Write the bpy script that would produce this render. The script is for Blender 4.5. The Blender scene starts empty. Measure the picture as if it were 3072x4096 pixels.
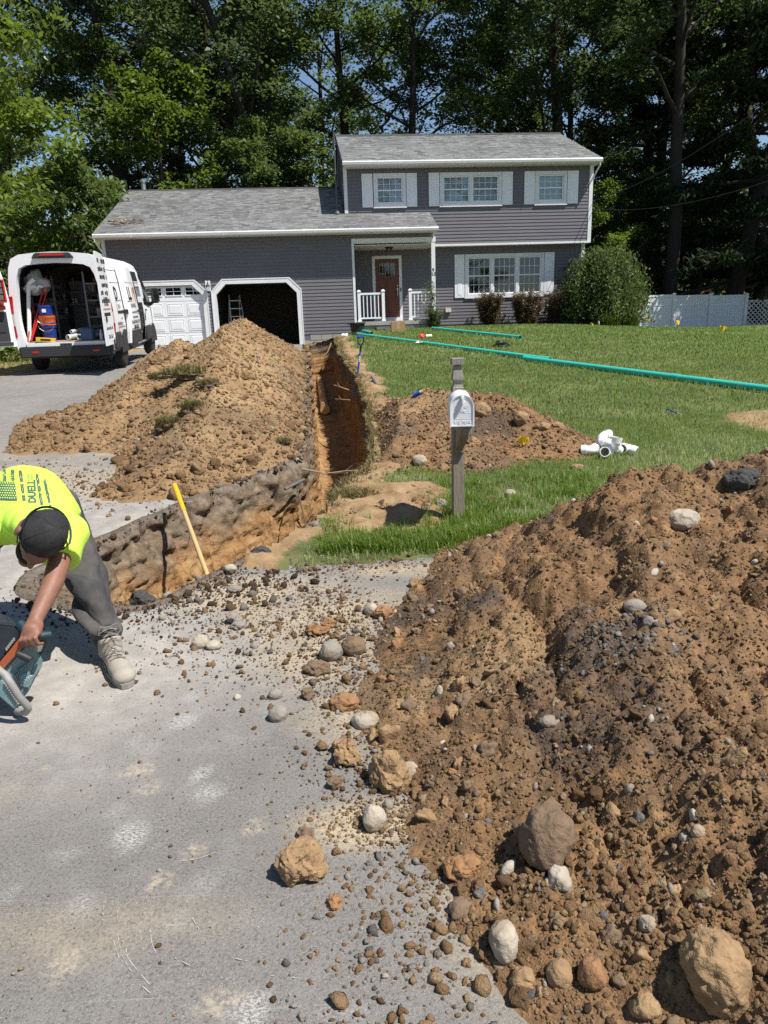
import bpy, bmesh, math, random
import numpy as np
from mathutils import Vector, Matrix, Euler
R = math.radians
sc = bpy.context.scene
COL = sc.collection
rng = np.random.default_rng(7)
random.seed(7)

# ---------------------------------------------------------------- camera
CAMP = np.array([0.0, 0.0, 1.6]); PIT = R(15.0); ROL = R(-1.89); FPX = 2840.0
fw = np.array([0, math.cos(PIT), -math.sin(PIT)]); _u = np.array([0, math.sin(PIT), math.cos(PIT)]); _r = np.array([1.0, 0, 0])
rt = math.cos(ROL) * _r + math.sin(ROL) * _u; up = -math.sin(ROL) * _r + math.cos(ROL) * _u
cam = bpy.data.cameras.new('camera'); camo = bpy.data.objects.new('camera', cam); COL.objects.link(camo)
m = Matrix(((rt[0], up[0], -fw[0], CAMP[0]), (rt[1], up[1], -fw[1], CAMP[1]), (rt[2], up[2], -fw[2], CAMP[2]), (0, 0, 0, 1)))
camo.matrix_world = m
cam.sensor_fit = 'VERTICAL'; cam.sensor_height = 24.0; cam.lens = 24.0 * FPX / 4096.0
cam.clip_start = 0.05; cam.clip_end = 2000
sc.camera = camo

# ---------------------------------------------------------------- light
SUN = Vector((0.528, -0.295, 1.0)).normalized()
w = bpy.data.worlds.new('World'); sc.world = w; w.use_nodes = True
nt = w.node_tree; nt.nodes.clear()
sky = nt.nodes.new('ShaderNodeTexSky'); sky.sky_type = 'NISHITA'; sky.sun_disc = False
sky.sun_elevation = math.asin(SUN.z); sky.sun_rotation = math.atan2(SUN.x, SUN.y)
sky.air_density = 1.0; sky.dust_density = 0.3; sky.ozone_density = 2.5
bg = nt.nodes.new('ShaderNodeBackground'); bg.inputs[1].default_value = 0.085
wo = nt.nodes.new('ShaderNodeOutputWorld')
nt.links.new(sky.outputs[0], bg.inputs[0]); nt.links.new(bg.outputs[0], wo.inputs[0])
sl = bpy.data.lights.new('sun', 'SUN'); sl.energy = 5.0; sl.angle = R(0.53); sl.color = (1.0, 0.955, 0.89)
so = bpy.data.objects.new('sun', sl); COL.objects.link(so)
so.rotation_euler = SUN.to_track_quat('Z', 'Y').to_euler(); so.location = (20, -8, 40)
sc.view_settings.view_transform = 'Standard'; sc.view_settings.look = 'None'
sc.view_settings.exposure = 0.55; sc.view_settings.gamma = 1.0; sc.view_settings.use_curve_mapping = False
sc.render.engine = 'CYCLES'
sc.cycles.use_denoising = False
sc.cycles.max_bounces = 6; sc.cycles.diffuse_bounces = 3; sc.cycles.glossy_bounces = 3; sc.cycles.transmission_bounces = 4; sc.cycles.transparent_max_bounces = 6

# ---------------------------------------------------------------- helpers
def ray(x, y):
    d = fw + rt * (x - 1536) / FPX - up * (y - 2048) / FPX
    return d / d[1]
def at(x, y, Y):                      # world point seen at a photo pixel, at distance Y along the ground
    return CAMP + ray(x, y) * Y

def _hash(ix, iy, iz, seed):
    h = (ix.astype(np.int64) * 374761393 + iy.astype(np.int64) * 668265263 + iz.astype(np.int64) * 2147483647 + seed * 1274126177) & 0xffffffff
    h = ((h ^ (h >> 13)) * 1274126177) & 0xffffffff
    h = (h ^ (h >> 16)) & 0xffffffff
    return h / 4294967295.0
def vnoise(x, y, z=None, seed=0):     # value noise in -1..1
    x = np.asarray(x, float); y = np.asarray(y, float)
    z = np.zeros_like(x) if z is None else np.asarray(z, float)
    ix = np.floor(x); iy = np.floor(y); iz = np.floor(z)
    fx = x - ix; fy = y - iy; fz = z - iz
    fx = fx * fx * fx * (fx * (fx * 6 - 15) + 10); fy = fy * fy * fy * (fy * (fy * 6 - 15) + 10); fz = fz * fz * fz * (fz * (fz * 6 - 15) + 10)
    def L(dz):
        a = _hash(ix, iy, iz + dz, seed); b = _hash(ix + 1, iy, iz + dz, seed); c = _hash(ix, iy + 1, iz + dz, seed); d = _hash(ix + 1, iy + 1, iz + dz, seed)
        return (a * (1 - fx) + b * fx) * (1 - fy) + (c * (1 - fx) + d * fx) * fy
    if not z.any():
        return L(0) * 2 - 1
    return (L(0) * (1 - fz) + L(1) * fz) * 2 - 1
def fbm(x, y, sc_=1.0, oct=4, seed=0, z=None, gain=.5, ridge=False):
    s = 0; a = 1.0; t = 0
    for o in range(oct):
        k = sc_ * 2.03 ** o
        n = vnoise(x * k + 13.7 * o, y * k - 7.1 * o, None if z is None else z * k + 3.3 * o, seed + o)
        if ridge: n = 1 - 2 * np.abs(n)
        s = s + a * n; t += a; a *= gain
    return s / t
def sstep(a, b, x):
    t = np.clip((x - a) / (b - a), 0, 1); return t * t * (3 - 2 * t)

def link(o, parent=None):
    COL.objects.link(o)
    if parent is not None: o.parent = parent
    return o
def tag(o, label=None, cat=None, group=None, kind=None):
    if label: o['label'] = label
    if cat: o['category'] = cat
    if group: o['group'] = group
    if kind: o['kind'] = kind
    return o
def empty(name, loc=(0, 0, 0), rz=0, label=None, cat=None, group=None, parent=None):
    o = bpy.data.objects.new(name, None); link(o, parent); o.location = loc; o.rotation_euler = (0, 0, rz)
    o.empty_display_size = .1
    return tag(o, label, cat, group)
def copy_tree(o, parent=None):
    c = o.copy(); link(c)
    if parent is not None:
        c.parent = parent; c.matrix_parent_inverse = o.matrix_parent_inverse.copy()
    for ch in o.children: copy_tree(ch, c)
    return c

def np_mesh(name, V, F, mat=None, parent=None, attrs=None, smooth=False, link_=True, angle=None):
    """V (n,3), F (m,3|4) numpy -> mesh object; attrs: name -> (domain, array) float attributes"""
    V = np.ascontiguousarray(V, dtype=np.float32); F = np.ascontiguousarray(F, dtype=np.int32)
    me = bpy.data.meshes.new(name)
    nf, k = F.shape
    me.vertices.add(len(V)); me.vertices.foreach_set('co', V.ravel())
    me.loops.add(nf * k); me.loops.foreach_set('vertex_index', F.ravel())
    me.polygons.add(nf); me.polygons.foreach_set('loop_start', np.arange(0, nf * k, k, dtype=np.int32)); me.polygons.foreach_set('loop_total', np.full(nf, k, dtype=np.int32))
    me.update(calc_edges=True)
    if attrs:
        for an, (dom, arr) in attrs.items():
            arr = np.asarray(arr, np.float32)
            if arr.ndim == 2:
                at_ = me.attributes.new(an, 'FLOAT_COLOR', dom)
                if arr.shape[1] == 3: arr = np.concatenate([arr, np.ones((len(arr), 1), np.float32)], 1)
                at_.data.foreach_set('color', arr.ravel())
            else:
                at_ = me.attributes.new(an, 'FLOAT', dom); at_.data.foreach_set('value', arr)
    if smooth: me.polygons.foreach_set('use_smooth', np.ones(nf, dtype=bool))
    if angle is not None: me.set_sharp_from_angle(angle=R(angle))
    if mat is not None: me.materials.append(mat)
    if not link_: return me
    o = bpy.data.objects.new(name, me)
    return link(o, parent)

class MB:
    """collects polygons; build() links them as one mesh object"""
    def __init__(s): s.v = []; s.f = []; s.t = []
    def add(s, V, F, t=0.5):
        b = len(s.v); s.v += [tuple(float(c) for c in p) for p in V]; s.f += [tuple(i + b for i in f) for f in F]; s.t += [t] * len(F); return s
    def bx(s, x0, x1, y0, y1, z0, z1, t=.5):
        return s.add([(x0, y0, z0), (x1, y0, z0), (x1, y1, z0), (x0, y1, z0), (x0, y0, z1), (x1, y0, z1), (x1, y1, z1), (x0, y1, z1)],
                     [(0, 3, 2, 1), (4, 5, 6, 7), (0, 1, 5, 4), (1, 2, 6, 5), (2, 3, 7, 6), (3, 0, 4, 7)], t)
    def bar(s, a, b, w, h=None, upv=(0, 0, 1), t=.5):
        a = Vector(a); b = Vector(b); d = (b - a).normalized(); h = w if h is None else h
        u = Vector(upv); x = d.cross(u)
        if x.length < 1e-4: x = d.cross(Vector((1, 0, 0)))
        x.normalize(); y = x.cross(d).normalized()
        P = []
        for q in (a, b):
            for sx, sy in ((-1, -1), (1, -1), (1, 1), (-1, 1)): P.append(q + x * sx * w / 2 + y * sy * h / 2)
        return s.add(P, [(0, 1, 2, 3), (7, 6, 5, 4), (0, 4, 5, 1), (1, 5, 6, 2), (2, 6, 7, 3), (3, 7, 4, 0)], t)
    def prism(s, poly, a, b, axis='y', t=.5):
        n = len(poly)
        f = {'y': lambda p, k: (p[0], k, p[1]), 'x': lambda p, k: (k, p[0], p[1]), 'z': lambda p, k: (p[0], p[1], k)}[axis]
        P = [f(p, a) for p in poly] + [f(p, b) for p in poly]
        F = [tuple(range(n)), tuple(range(2 * n - 1, n - 1, -1))] + [(i, i + n, (i + 1) % n + n, (i + 1) % n) for i in range(n)]
        return s.add(P, F, t)
    def tube(s, pts, r, seg=8, caps=True, t=.5, flat=None):
        pts = [Vector(p) for p in pts]; n = len(pts)
        rr = r if hasattr(r, '__len__') else [r] * n
        d0 = (pts[1] - pts[0]).normalized(); ref = Vector((0, 0, 1)) if abs(d0.z) < .9 else Vector((1, 0, 0))
        x = d0.cross(ref).normalized(); P = []
        for i, p in enumerate(pts):
            d = (pts[min(i + 1, n - 1)] - pts[max(i - 1, 0)]).normalized()
            x = (x - d * x.dot(d)); x = x.normalized() if x.length > 1e-6 else d.orthogonal().normalized()
            y = d.cross(x)
            ra, rb = (rr[i], rr[i]) if not hasattr(rr[i], '__len__') else rr[i]
            for k in range(seg):
                a = 2 * math.pi * k / seg
                P.append(p + x * math.cos(a) * ra + y * math.sin(a) * rb)
        F = [(i * seg + k, i * seg + (k + 1) % seg, (i + 1) * seg + (k + 1) % seg, (i + 1) * seg + k) for i in range(n - 1) for k in range(seg)]
        if caps: F += [tuple(range(seg - 1, -1, -1)), tuple(range((n - 1) * seg, n * seg))]
        return s.add(P, F, t)
    def lathe(s, prof, c=(0, 0, 0), seg=16, axis='z', t=.5):
        P = []
        for r_, h in prof:
            for k in range(seg):
                a = 2 * math.pi * k / seg; x, y = r_ * math.cos(a), r_ * math.sin(a)
                q = {'z': (x, y, h), 'y': (x, h, -y), 'x': (h, x, y)}[axis]
                P.append((c[0] + q[0], c[1] + q[1], c[2] + q[2]))
        n = len(prof)
        F = [(i * seg + k, i * seg + (k + 1) % seg, (i + 1) * seg + (k + 1) % seg, (i + 1) * seg + k) for i in range(n - 1) for k in range(seg)]
        if prof[0][0] > 1e-6: F.append(tuple(range(seg - 1, -1, -1)))
        if prof[-1][0] > 1e-6: F.append(tuple(range((n - 1) * seg, n * seg)))
        return s.add(P, F, t)
    def ell(s, c, r, seg=12, rings=8, rot=None, t=.5):
        P = []; c = Vector(c)
        M3 = Matrix.Identity(3) if rot is None else rot
        for i in range(rings + 1):
            th = math.pi * i / rings
            for k in range(seg):
                a = 2 * math.pi * k / seg
                P.append(c + M3 @ Vector((r[0] * math.sin(th) * math.cos(a), r[1] * math.sin(th) * math.sin(a), r[2] * math.cos(th))))
        F = [(i * seg + k, (i + 1) * seg + k, (i + 1) * seg + (k + 1) % seg, i * seg + (k + 1) % seg) for i in range(rings) for k in range(seg)]
        return s.add(P, F, t)
    def xf(s, M4, start=0):
        for i in range(start, len(s.v)): s.v[i] = tuple(M4 @ Vector(s.v[i]))
        return s
    def build(s, name, mat=None, parent=None, smooth=None, bevel=0, loc=None, link_=True):
        me = bpy.data.meshes.new(name); me.from_pydata(s.v, [], s.f); me.update()
        bm = bmesh.new(); bm.from_mesh(me)
        bmesh.ops.remove_doubles(bm, verts=bm.verts, dist=1e-5)
        bmesh.ops.recalc_face_normals(bm, faces=bm.faces)
        if bevel:
            es = [e for e in bm.edges if len(e.link_faces) == 2 and e.calc_face_angle(0) > .5]
            bmesh.ops.bevel(bm, geom=es, offset=bevel, segments=2, affect='EDGES', clamp_overlap=True)
        bm.to_mesh(me); bm.free()
        if smooth is not None:
            me.polygons.foreach_set('use_smooth', np.ones(len(me.polygons), dtype=bool)); me.set_sharp_from_angle(angle=R(smooth))
        if mat is not None: me.materials.append(mat)
        if not link_: return me
        o = bpy.data.objects.new(name, me); link(o, parent)
        if loc is not None: o.location = loc
        return o

class NT:
    """small wrapper to write node trees"""
    def __init__(s, name):
        s.m = bpy.data.materials.new(name); s.m.use_nodes = True; s.t = s.m.node_tree; s.t.nodes.clear()
        s.out = s.t.nodes.new('ShaderNodeOutputMaterial'); s.co = None
    def n(s, ty, **kw):
        nd = s.t.nodes.new('ShaderNode' + ty)
        for k, v in kw.items():
            if k.startswith('i_'):
                key = k[2:]; key = int(key) if key.isdigit() else key
                s.set(nd.inputs[key], v)
            else: setattr(nd, k, v)
        return nd
    def set(s, inp, v):
        if hasattr(v, 'links') or hasattr(v, 'is_linked'): s.t.links.new(v, inp)
        elif hasattr(v, '__len__') and len(v) == 3 and inp.type == 'RGBA': inp.default_value = (*v, 1)
        else: inp.default_value = v
    def coord(s, kind='Object'):
        if s.co is None: s.co = s.n('TexCoord')
        return s.co.outputs[kind]
    def noise(s, scale, detail=3, rough=.55, vec=None, dist=0, out=0):
        return s.n('TexNoise', i_Scale=scale, i_Detail=detail, i_Roughness=rough, i_Distortion=dist, i_Vector=vec if vec is not None else s.coord()).outputs[out]
    def ramp(s, fac, stops, interp='LINEAR'):
        r = s.n('ValToRGB'); r.color_ramp.interpolation = interp
        e = r.color_ramp.elements
        while len(e) < len(stops): e.new(.5)
        for i, (p, c) in enumerate(stops):
            e[i].position = p; e[i].color = (*c, 1) if hasattr(c, '__len__') else (c, c, c, 1)
        s.t.links.new(fac, r.inputs[0]); return r.outputs[0]
    def mix(s, fac, a, b, mode='MIX'):
        x = s.n('Mix', data_type='RGBA', blend_type=mode); x.clamp_factor = True
        s.set(x.inputs[0], fac); s.set(x.inputs[6], a); s.set(x.inputs[7], b); return x.outputs[2]
    def math(s, op, a, b=0.0, c=None, clamp=False):
        x = s.n('Math', operation=op, use_clamp=clamp); s.set(x.inputs[0], a); s.set(x.inputs[1], b)
        if c is not None: s.set(x.inputs[2], c)
        return x.outputs[0]
    def attr(s, name, out='Fac'):
        return s.n('Attribute', attribute_name=name).outputs[out]
    def bump(s, h, strength=.3, dist=.01, normal=None):
        b = s.n('Bump', i_Strength=strength, i_Distance=dist, i_Height=h)
        if normal is not None: s.set(b.inputs['Normal'], normal)
        return b.outputs[0]
    def bsdf(s, col, rough=.7, metal=0.0, normal=None, spec=.4, **kw):
        b = s.n('BsdfPrincipled'); s.set(b.inputs['Base Color'], col); s.set(b.inputs['Roughness'], rough); s.set(b.inputs['Metallic'], metal); s.set(b.inputs['Specular IOR Level'], spec)
        for k, v in kw.items(): s.set(b.inputs[k.replace('_', ' ')], v)
        if normal is not None: s.set(b.inputs['Normal'], normal)
        return b
    def done(s, shader):
        s.t.links.new(shader.outputs[0] if hasattr(shader, 'outputs') else shader, s.out.inputs[0]); return s.m

_MC = {}
def M(name, col, rough=.6, metal=0.0, var=.12, vscale=5.0, bump=0.0, bscale=60.0, spec=.4, dirt=None, dirt_amt=.5, dscale=2.0, tone=False, stretch=None, world=False):
    """generic painted / plain material with uneven colour, optional dirt and fine relief"""
    if name in _MC: return _MC[name]
    t = NT(name)
    vec = t.n('NewGeometry').outputs['Position'] if world else t.coord()
    if stretch:
        mp = t.n('Mapping', i_Vector=vec, i_Scale=stretch); vec = mp.outputs[0]
    c = t.mix(t.noise(vscale, 4, .6, vec), tuple(k * (1 - var) for k in col), tuple(min(1, k * (1 + var)) for k in col))
    if tone:
        c = t.mix(1.0, c, t.ramp(t.attr('tone'), [(0, .55), (1, 1.35)]), 'MULTIPLY')
    if dirt is not None:
        f = t.ramp(t.noise(dscale, 5, .65, vec), [(.45, 0), (.75, dirt_amt)])
        c = t.mix(f, c, dirt)
    nrm = t.bump(t.noise(bscale, 4, .6, vec), bump, .01) if bump else None
    rr = t.math('ADD', t.math('MULTIPLY', t.noise(vscale * 2, 3), .2), rough - .1, clamp=True)
    _MC[name] = t.done(t.bsdf(c, rr, metal, nrm, spec))
    return _MC[name]

def text_obj(s, size, mat, parent, M4, name='lettering', extr=.001, shear=0, spacing=1.0, sx=1.0, bold=0.0):
    cu = bpy.data.curves.new('lettering', 'FONT'); cu.body = s; cu.size = size; cu.align_x = 'CENTER'; cu.align_y = 'CENTER'; cu.extrude = extr; cu.shear = shear; cu.space_character = spacing; cu.offset = bold
    cu.resolution_u = 2
    o = bpy.data.objects.new('lettering_tmp', cu); COL.objects.link(o)
    bpy.context.view_layer.update(); dg = bpy.context.evaluated_depsgraph_get()
    me = bpy.data.meshes.new_from_object(o.evaluated_get(dg)); bpy.data.objects.remove(o); bpy.data.curves.remove(cu)
    me.transform(M4 @ Matrix.Diagonal((sx, 1, 1, 1)))
    me.name = name; me.materials.clear(); me.materials.append(mat)
    ob = bpy.data.objects.new(name, me); return link(ob, parent)
def frame(o, x, y):      # 4x4 with origin o, local x and y axes
    x = Vector(x).normalized(); z = x.cross(Vector(y)).normalized(); y = z.cross(x)
    o = Vector(o)
    return Matrix(((x.x, y.x, z.x, o.x), (x.y, y.y, z.y, o.y), (x.z, y.z, z.z, o.z), (0, 0, 0, 1)))
def blob(r, seed, amp=.25, sub=3, freq=2.0):
    bm = bmesh.new(); bmesh.ops.create_icosphere(bm, subdivisions=sub, radius=1); V = np.array([v.co[:] for v in bm.verts]); F = np.array([[v.index for v in f.verts] for f in bm.faces]); bm.free()
    d = 1 + amp * fbm(V[:, 0] + seed * 7.3, V[:, 1] - seed * 3.1, freq * .5, 3, seed, z=V[:, 2] + 5)
    return V * d[:, None] * np.array(r), F
# ================================================================ ground
_ty = np.arange(-60, 140, .25)
_zd = np.interp(_ty, [-50, 4.6, 6.2, 8, 11, 15, 20, 25.5, 30, 60, 90], [0, 0, .02, .12, .37, .70, .85, .93, .95, .95, .9])
_zl = np.interp(_ty, [-50, 4.6, 6.2, 8, 11, 15, 20, 25.5, 30, 60, 90], [0, 0, .02, .12, .37, .70, 1.03, 1.32, 1.25, .7, .6])
_kk = np.exp(-np.linspace(-2, 2, 9) ** 2); _kk /= _kk.sum()
_zd = np.convolve(np.pad(_zd, 4, 'edge'), _kk, 'valid'); _zl = np.convolve(np.pad(_zl, 4, 'edge'), _kk, 'valid')
def G(x, y):
    x = np.asarray(x, float); y = np.asarray(y, float)
    a = np.interp(y, _ty, _zd); b = np.interp(y, _ty, _zl)
    t = sstep(-2.3, -.5, x)
    return a + (b - a) * t - .34 * sstep(4.5, 13, x) * sstep(12, 25, y)
def hit(px, py, h=0.0):
    d = ray(px, py); Y = np.linspace(.5, 60, 12000); P = CAMP + d[None] * Y[:, None]
    f = P[:, 2] - G(P[:, 0], P[:, 1]) - h; i = np.where(f < 0)[0]
    return P[i[0]] if len(i) else P[-1]

TR_L = [(-2.42, 24.5), (-2.0, 20.3), (-1.66, 16.5), (-1.38, 13.8), (-1.2, 11.6), (-1.02, 9.6), (-.93, 8.5), (-.98, 7.9), (-1.3, 7.35), (-1.56, 6.95), (-1.92, 6.2), (-2.22, 5.2), (-2.4, 4.7), (-2.3, 4.3)]
TR_R = [(-2.0, 4.1), (-1.6, 3.97), (-1.4, 4.05), (-1.24, 4.5), (-.95, 4.88), (-.66, 5.35), (-.52, 5.95), (-.47, 6.5), (-.34, 7.0), (-.16, 7.4), (-.1, 8.4), (-.14, 9.7), (-.2, 11.2), (-.42, 13.4), (-.62, 15.3), (-.92, 17.9), (-1.2, 21), (-1.42, 24.5)]
def resample(P, step):
    P = np.array(P, float)
    for _ in range(2):        # soften corners
        Q = [P[0]]
        for a, b in zip(P[:-1], P[1:]): Q += [a * .75 + b * .25, a * .25 + b * .75]
        Q.append(P[-1]); P = np.array(Q)
    d = np.r_[0, np.cumsum(np.hypot(*np.diff(P, axis=0).T))]
    s = np.arange(0, d[-1] + step, step); s[-1] = d[-1]
    return np.c_[np.interp(s, d, P[:, 0]), np.interp(s, d, P[:, 1])]
_loop = resample(TR_L + TR_R, .032)
# ragged lip
_dl = np.gradient(_loop, axis=0); _nl = np.c_[_dl[:, 1], -_dl[:, 0]]; _nl /= np.linalg.norm(_nl, axis=1)[:, None] + 1e-9   # outwards test below
TP = _loop + _nl * (fbm(_loop[:, 0], _loop[:, 1], 1.3, 3, 11) * .07 + fbm(_loop[:, 0], _loop[:, 1], 5, 2, 12) * .025)[:, None]
def poly_sd(x, y, P):
    """signed distance to a closed polygon, negative inside"""
    x = np.asarray(x, float).ravel(); y = np.asarray(y, float).ravel()
    best = np.full(len(x), 1e9); ins = np.zeros(len(x), bool)
    A = P; B = np.roll(P, -1, axis=0)
    for (ax, ay), (bx, by) in zip(A, B):
        dx, dy = bx - ax, by - ay; L = dx * dx + dy * dy + 1e-12
        t = np.clip(((x - ax) * dx + (y - ay) * dy) / L, 0, 1)
        best = np.minimum(best, (x - ax - t * dx) ** 2 + (y - ay - t * dy) ** 2)
        c = (ay > y) != (by > y)
        with np.errstate(divide='ignore', invalid='ignore'):
            ins ^= c & (x < (bx - ax) * (y - ay) / (by - ay + 1e-12) + ax)
    d = np.sqrt(best); return np.where(ins, -d, d)
_TPc = TP[::6]
def trench_sd(x, y):
    x = np.asarray(x, float); sh = x.shape; x = x.ravel(); y = np.asarray(y, float).ravel()
    out = np.full(len(x), 9.0); k = (x > -4.5) & (x < 2) & (y > 2.5) & (y < 27)
    out[k] = poly_sd(x[k], y[k], _TPc); return out.reshape(sh)
def lipL(y): return np.interp(y, [p[1] for p in TR_L[::-1]], [p[0] for p in TR_L[::-1]])
def lipR(y): return np.interp(y, [p[1] for p in TR_R], [p[0] for p in TR_R])

# --- masks of what lies on the ground (real materials, not light)
def road_edge(x): return 4.66 + .07 * np.sin(x * 1.7) + .05 * fbm(x, x * 0, 2.5, 3, 31)
def is_asphalt(x, y):
    a = (y < road_edge(x)) & (x > -60)
    drv = (x < lipL(y) + .02) & (x > -8.0 + .25 * fbm(y, y * 0, .6, 2, 5)) & (y < 26.0) & (y > 3)
    drv |= (y >= 3.8) & (y < 6.5) & (x < -1.0)
    return a | drv
def soil_mask(x, y):
    """0 turf .. 1 bare soil, on the lawn side"""
    n = fbm(x, y, 1.6, 4, 41)
    s = sstep(.62, .12, (x - lipR(y)) + .25 * n) * (y > 4.5) * (y < 25)
    ap = sstep(.4, -.15, np.maximum(np.abs(x + .08) - .42, np.abs(y - 5.85) - .8) + .35 * n)
    heap = sstep(1.05, .9, np.hypot((x - 1.0) / 1.12, (y - 8.5) / 1.3) + .22 * n)
    rp = .6 * sstep(.25, -.5, np.hypot((x - 5.3) / 1.4, (y - 8.9) / .7) - 1 + .7 * n)
    h3 = sstep(.1, -.1, 4.95 - y + .1 * n) * 0
    return np.clip(np.maximum.reduce([s, ap, heap, rp, h3]), 0, 1)
def dust_mask(x, y):
    n = fbm(x, y, .9, 4, 51)
    a = sstep(1.5, .1, np.hypot((x + 1.75) / 1.15, (y - 3.2) / 1.0) + .45 * n)
    b = sstep(-1.0, -2.2, x + .5 * n) * sstep(3.6, 4.6, y) * (.16 + .54 * sstep(8.5, 6.0, y + .8 * n))
    c = sstep(-.3, -1.5, x + .4 * n) * sstep(2.0, 3.4, y) * sstep(6.5, 4.0, y) * .8
    return np.clip(np.maximum.reduce([a, b, c]), 0, 1)
SANDS = [(-.08, 2.02, .22, .12, 1.0), (-.25, 3.3, .45, .35, .75), (-.6, 4.2, .5, .3, .55), (.1, 4.45, .5, .16, .7), (-.05, 2.6, .3, .3, .6), (.35, 1.6, .28, .3, .6), (-1.5, 9.0, 3, 2.5, .55), (-3.6, 7.3, 1.3, .9, .5), (-.95, 4.15, .55, .3, .85), (-.35, 3.75, .6, .45, .75), (-1.7, 2.2, .5, .18, .35), (-.9, 1.6, .4, .12, .3)]
def sand_mask(x, y):
    n = fbm(x, y, 2.2, 4, 61); s = np.zeros_like(x)
    for cx, cy, rx, ry, a in SANDS: s = np.maximum(s, a * sstep(1.35, .35, np.hypot((x - cx) / rx, (y - cy) / ry) + .55 * n))
    return s
_SM = [(735, 2880, 55, 28, 1), (800, 3100, 52, 30, 1), (830, 3175, 72, 35, .9), (470, 3240, 45, 32, .45), (525, 3345, 78, 58, 1), (260, 3420, 50, 28, .5), (330, 3630, 70, 60, .5), (690, 3690, 60, 40, .4), (1000, 4050, 85, 80, 1), (30, 3580, 40, 30, .6), (830, 3530, 60, 60, .5), (1350, 4060, 120, 40, .5), (760, 2790, 40, 22, .7), (540, 2960, 40, 20, .4)]
_ST = [(880, 4010, 95, 75), (250, 3880, 75, 60), (780, 3400, 40, 30), (600, 3160, 60, 25), (640, 3530, 40, 30), (560, 3080, 60, 22), (190, 3080, 35, 20), (1020, 3310, 60, 30)]
def smudge_mask(x, y, L):
    s = np.zeros_like(x)
    for e in L:
        p = hit(e[0], e[1]); qx = hit(e[0] + e[2], e[1]); qy = hit(e[0], e[1] - e[3])
        rx = abs(qx[0] - p[0]); ry = abs(qy[1] - p[1]); a = e[4] if len(e) > 4 else .7
        s = np.maximum(s, a * sstep(1.25, .5, np.hypot((x - p[0]) / rx, (y - p[1]) / ry) + .5 * fbm(x, y, 9, 3, 71)))
    return s

# --- materials
def mat_asphalt():
    t = NT('asphalt')
    co = t.coord()
    big = t.noise(.9, 5, .6, co); mid = t.noise(7, 5, .65, co); fine = t.noise(95, 3, .7, co); tiny = t.noise(260, 2, .6, co)
    c = t.ramp(big, [(.3, (.142, .133, .122)), (.7, (.205, .193, .177))])
    c = t.mix(t.ramp(fine, [(.36, .6), (.5, 0)]), c, (.065, .062, .059))
    c = t.mix(t.ramp(tiny, [(.56, 0), (.70, .65)]), c, (.36, .345, .325))
    c = t.mix(t.ramp(mid, [(.52, 0), (.8, .3)]), c, (.30, .295, .29))
    dn = t.math('ADD', t.math('MULTIPLY', mid, .5), t.math('MULTIPLY', fine, .5))
    d = t.math('MULTIPLY', t.attr('dust'), t.ramp(dn, [(.3, .55), (.62, 1)]))
    c = t.mix(d, c, t.ramp(mid, [(.3, (.31, .285, .255)), (.7, (.43, .40, .36))]))
    s = t.math('MULTIPLY', t.attr('sand'), t.ramp(dn, [(.32, .1), (.6, 1)]))
    c = t.mix(s, c, t.ramp(t.noise(60, 3), [(.35, (.33, .25, .15)), (.65, (.52, .42, .27))]))
    sm = t.math('MULTIPLY', t.attr('smudge'), t.ramp(t.noise(85, 4, .75, t.n('Mapping', i_Vector=co, i_Scale=(1, 1.9, 1), i_Rotation=(0, 0, .5)).outputs[0]), [(.46, 0), (.56, 1)]))
    c = t.mix(t.math('MULTIPLY', sm, .62), c, (.52, .51, .49))
    st = t.math('MULTIPLY', t.attr('tan'), t.ramp(t.noise(38, 4, .7), [(.42, 0), (.58, .8)]))
    c = t.mix(st, c, (.50, .42, .30))
    # thin pale scuffs along the road
    v = t.n('Mapping', i_Vector=co, i_Scale=(1.5, 60, 1), i_Rotation=(0, 0, .42)).outputs[0]
    c = t.mix(t.ramp(t.noise(1.3, 3, .6, v), [(.66, 0), (.72, .22)]), c, (.5, .49, .47))
    h = t.math('ADD', t.math('MULTIPLY', fine, .7), t.math('MULTIPLY', tiny, .5))
    return t.done(t.bsdf(c, .85, 0, t.bump(h, .55, .008), .3))
def soil_color(t, co):
    """moist orange-brown sandy loam with grey patches"""
    big = t.noise(1.3, 4, .6, co); mid = t.noise(9, 4, .65, co); fine = t.noise(70, 3, .7, co)
    c = t.ramp(big, [(.3, (.195, .106, .048)), (.5, (.255, .147, .068)), (.72, (.18, .115, .066))])
    c = t.mix(t.ramp(mid, [(.35, .5), (.6, 0)]), c, (.095, .060, .037))
    c = t.mix(t.ramp(mid, [(.55, 0), (.8, .55)]), c, (.37, .235, .118))
    c = t.mix(t.ramp(fine, [(.35, .5), (.55, 0)]), c, (.10, .065, .042))
    c = t.mix(t.ramp(fine, [(.6, 0), (.75, .35)]), c, (.36, .25, .145))
    return c, mid, fine
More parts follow.
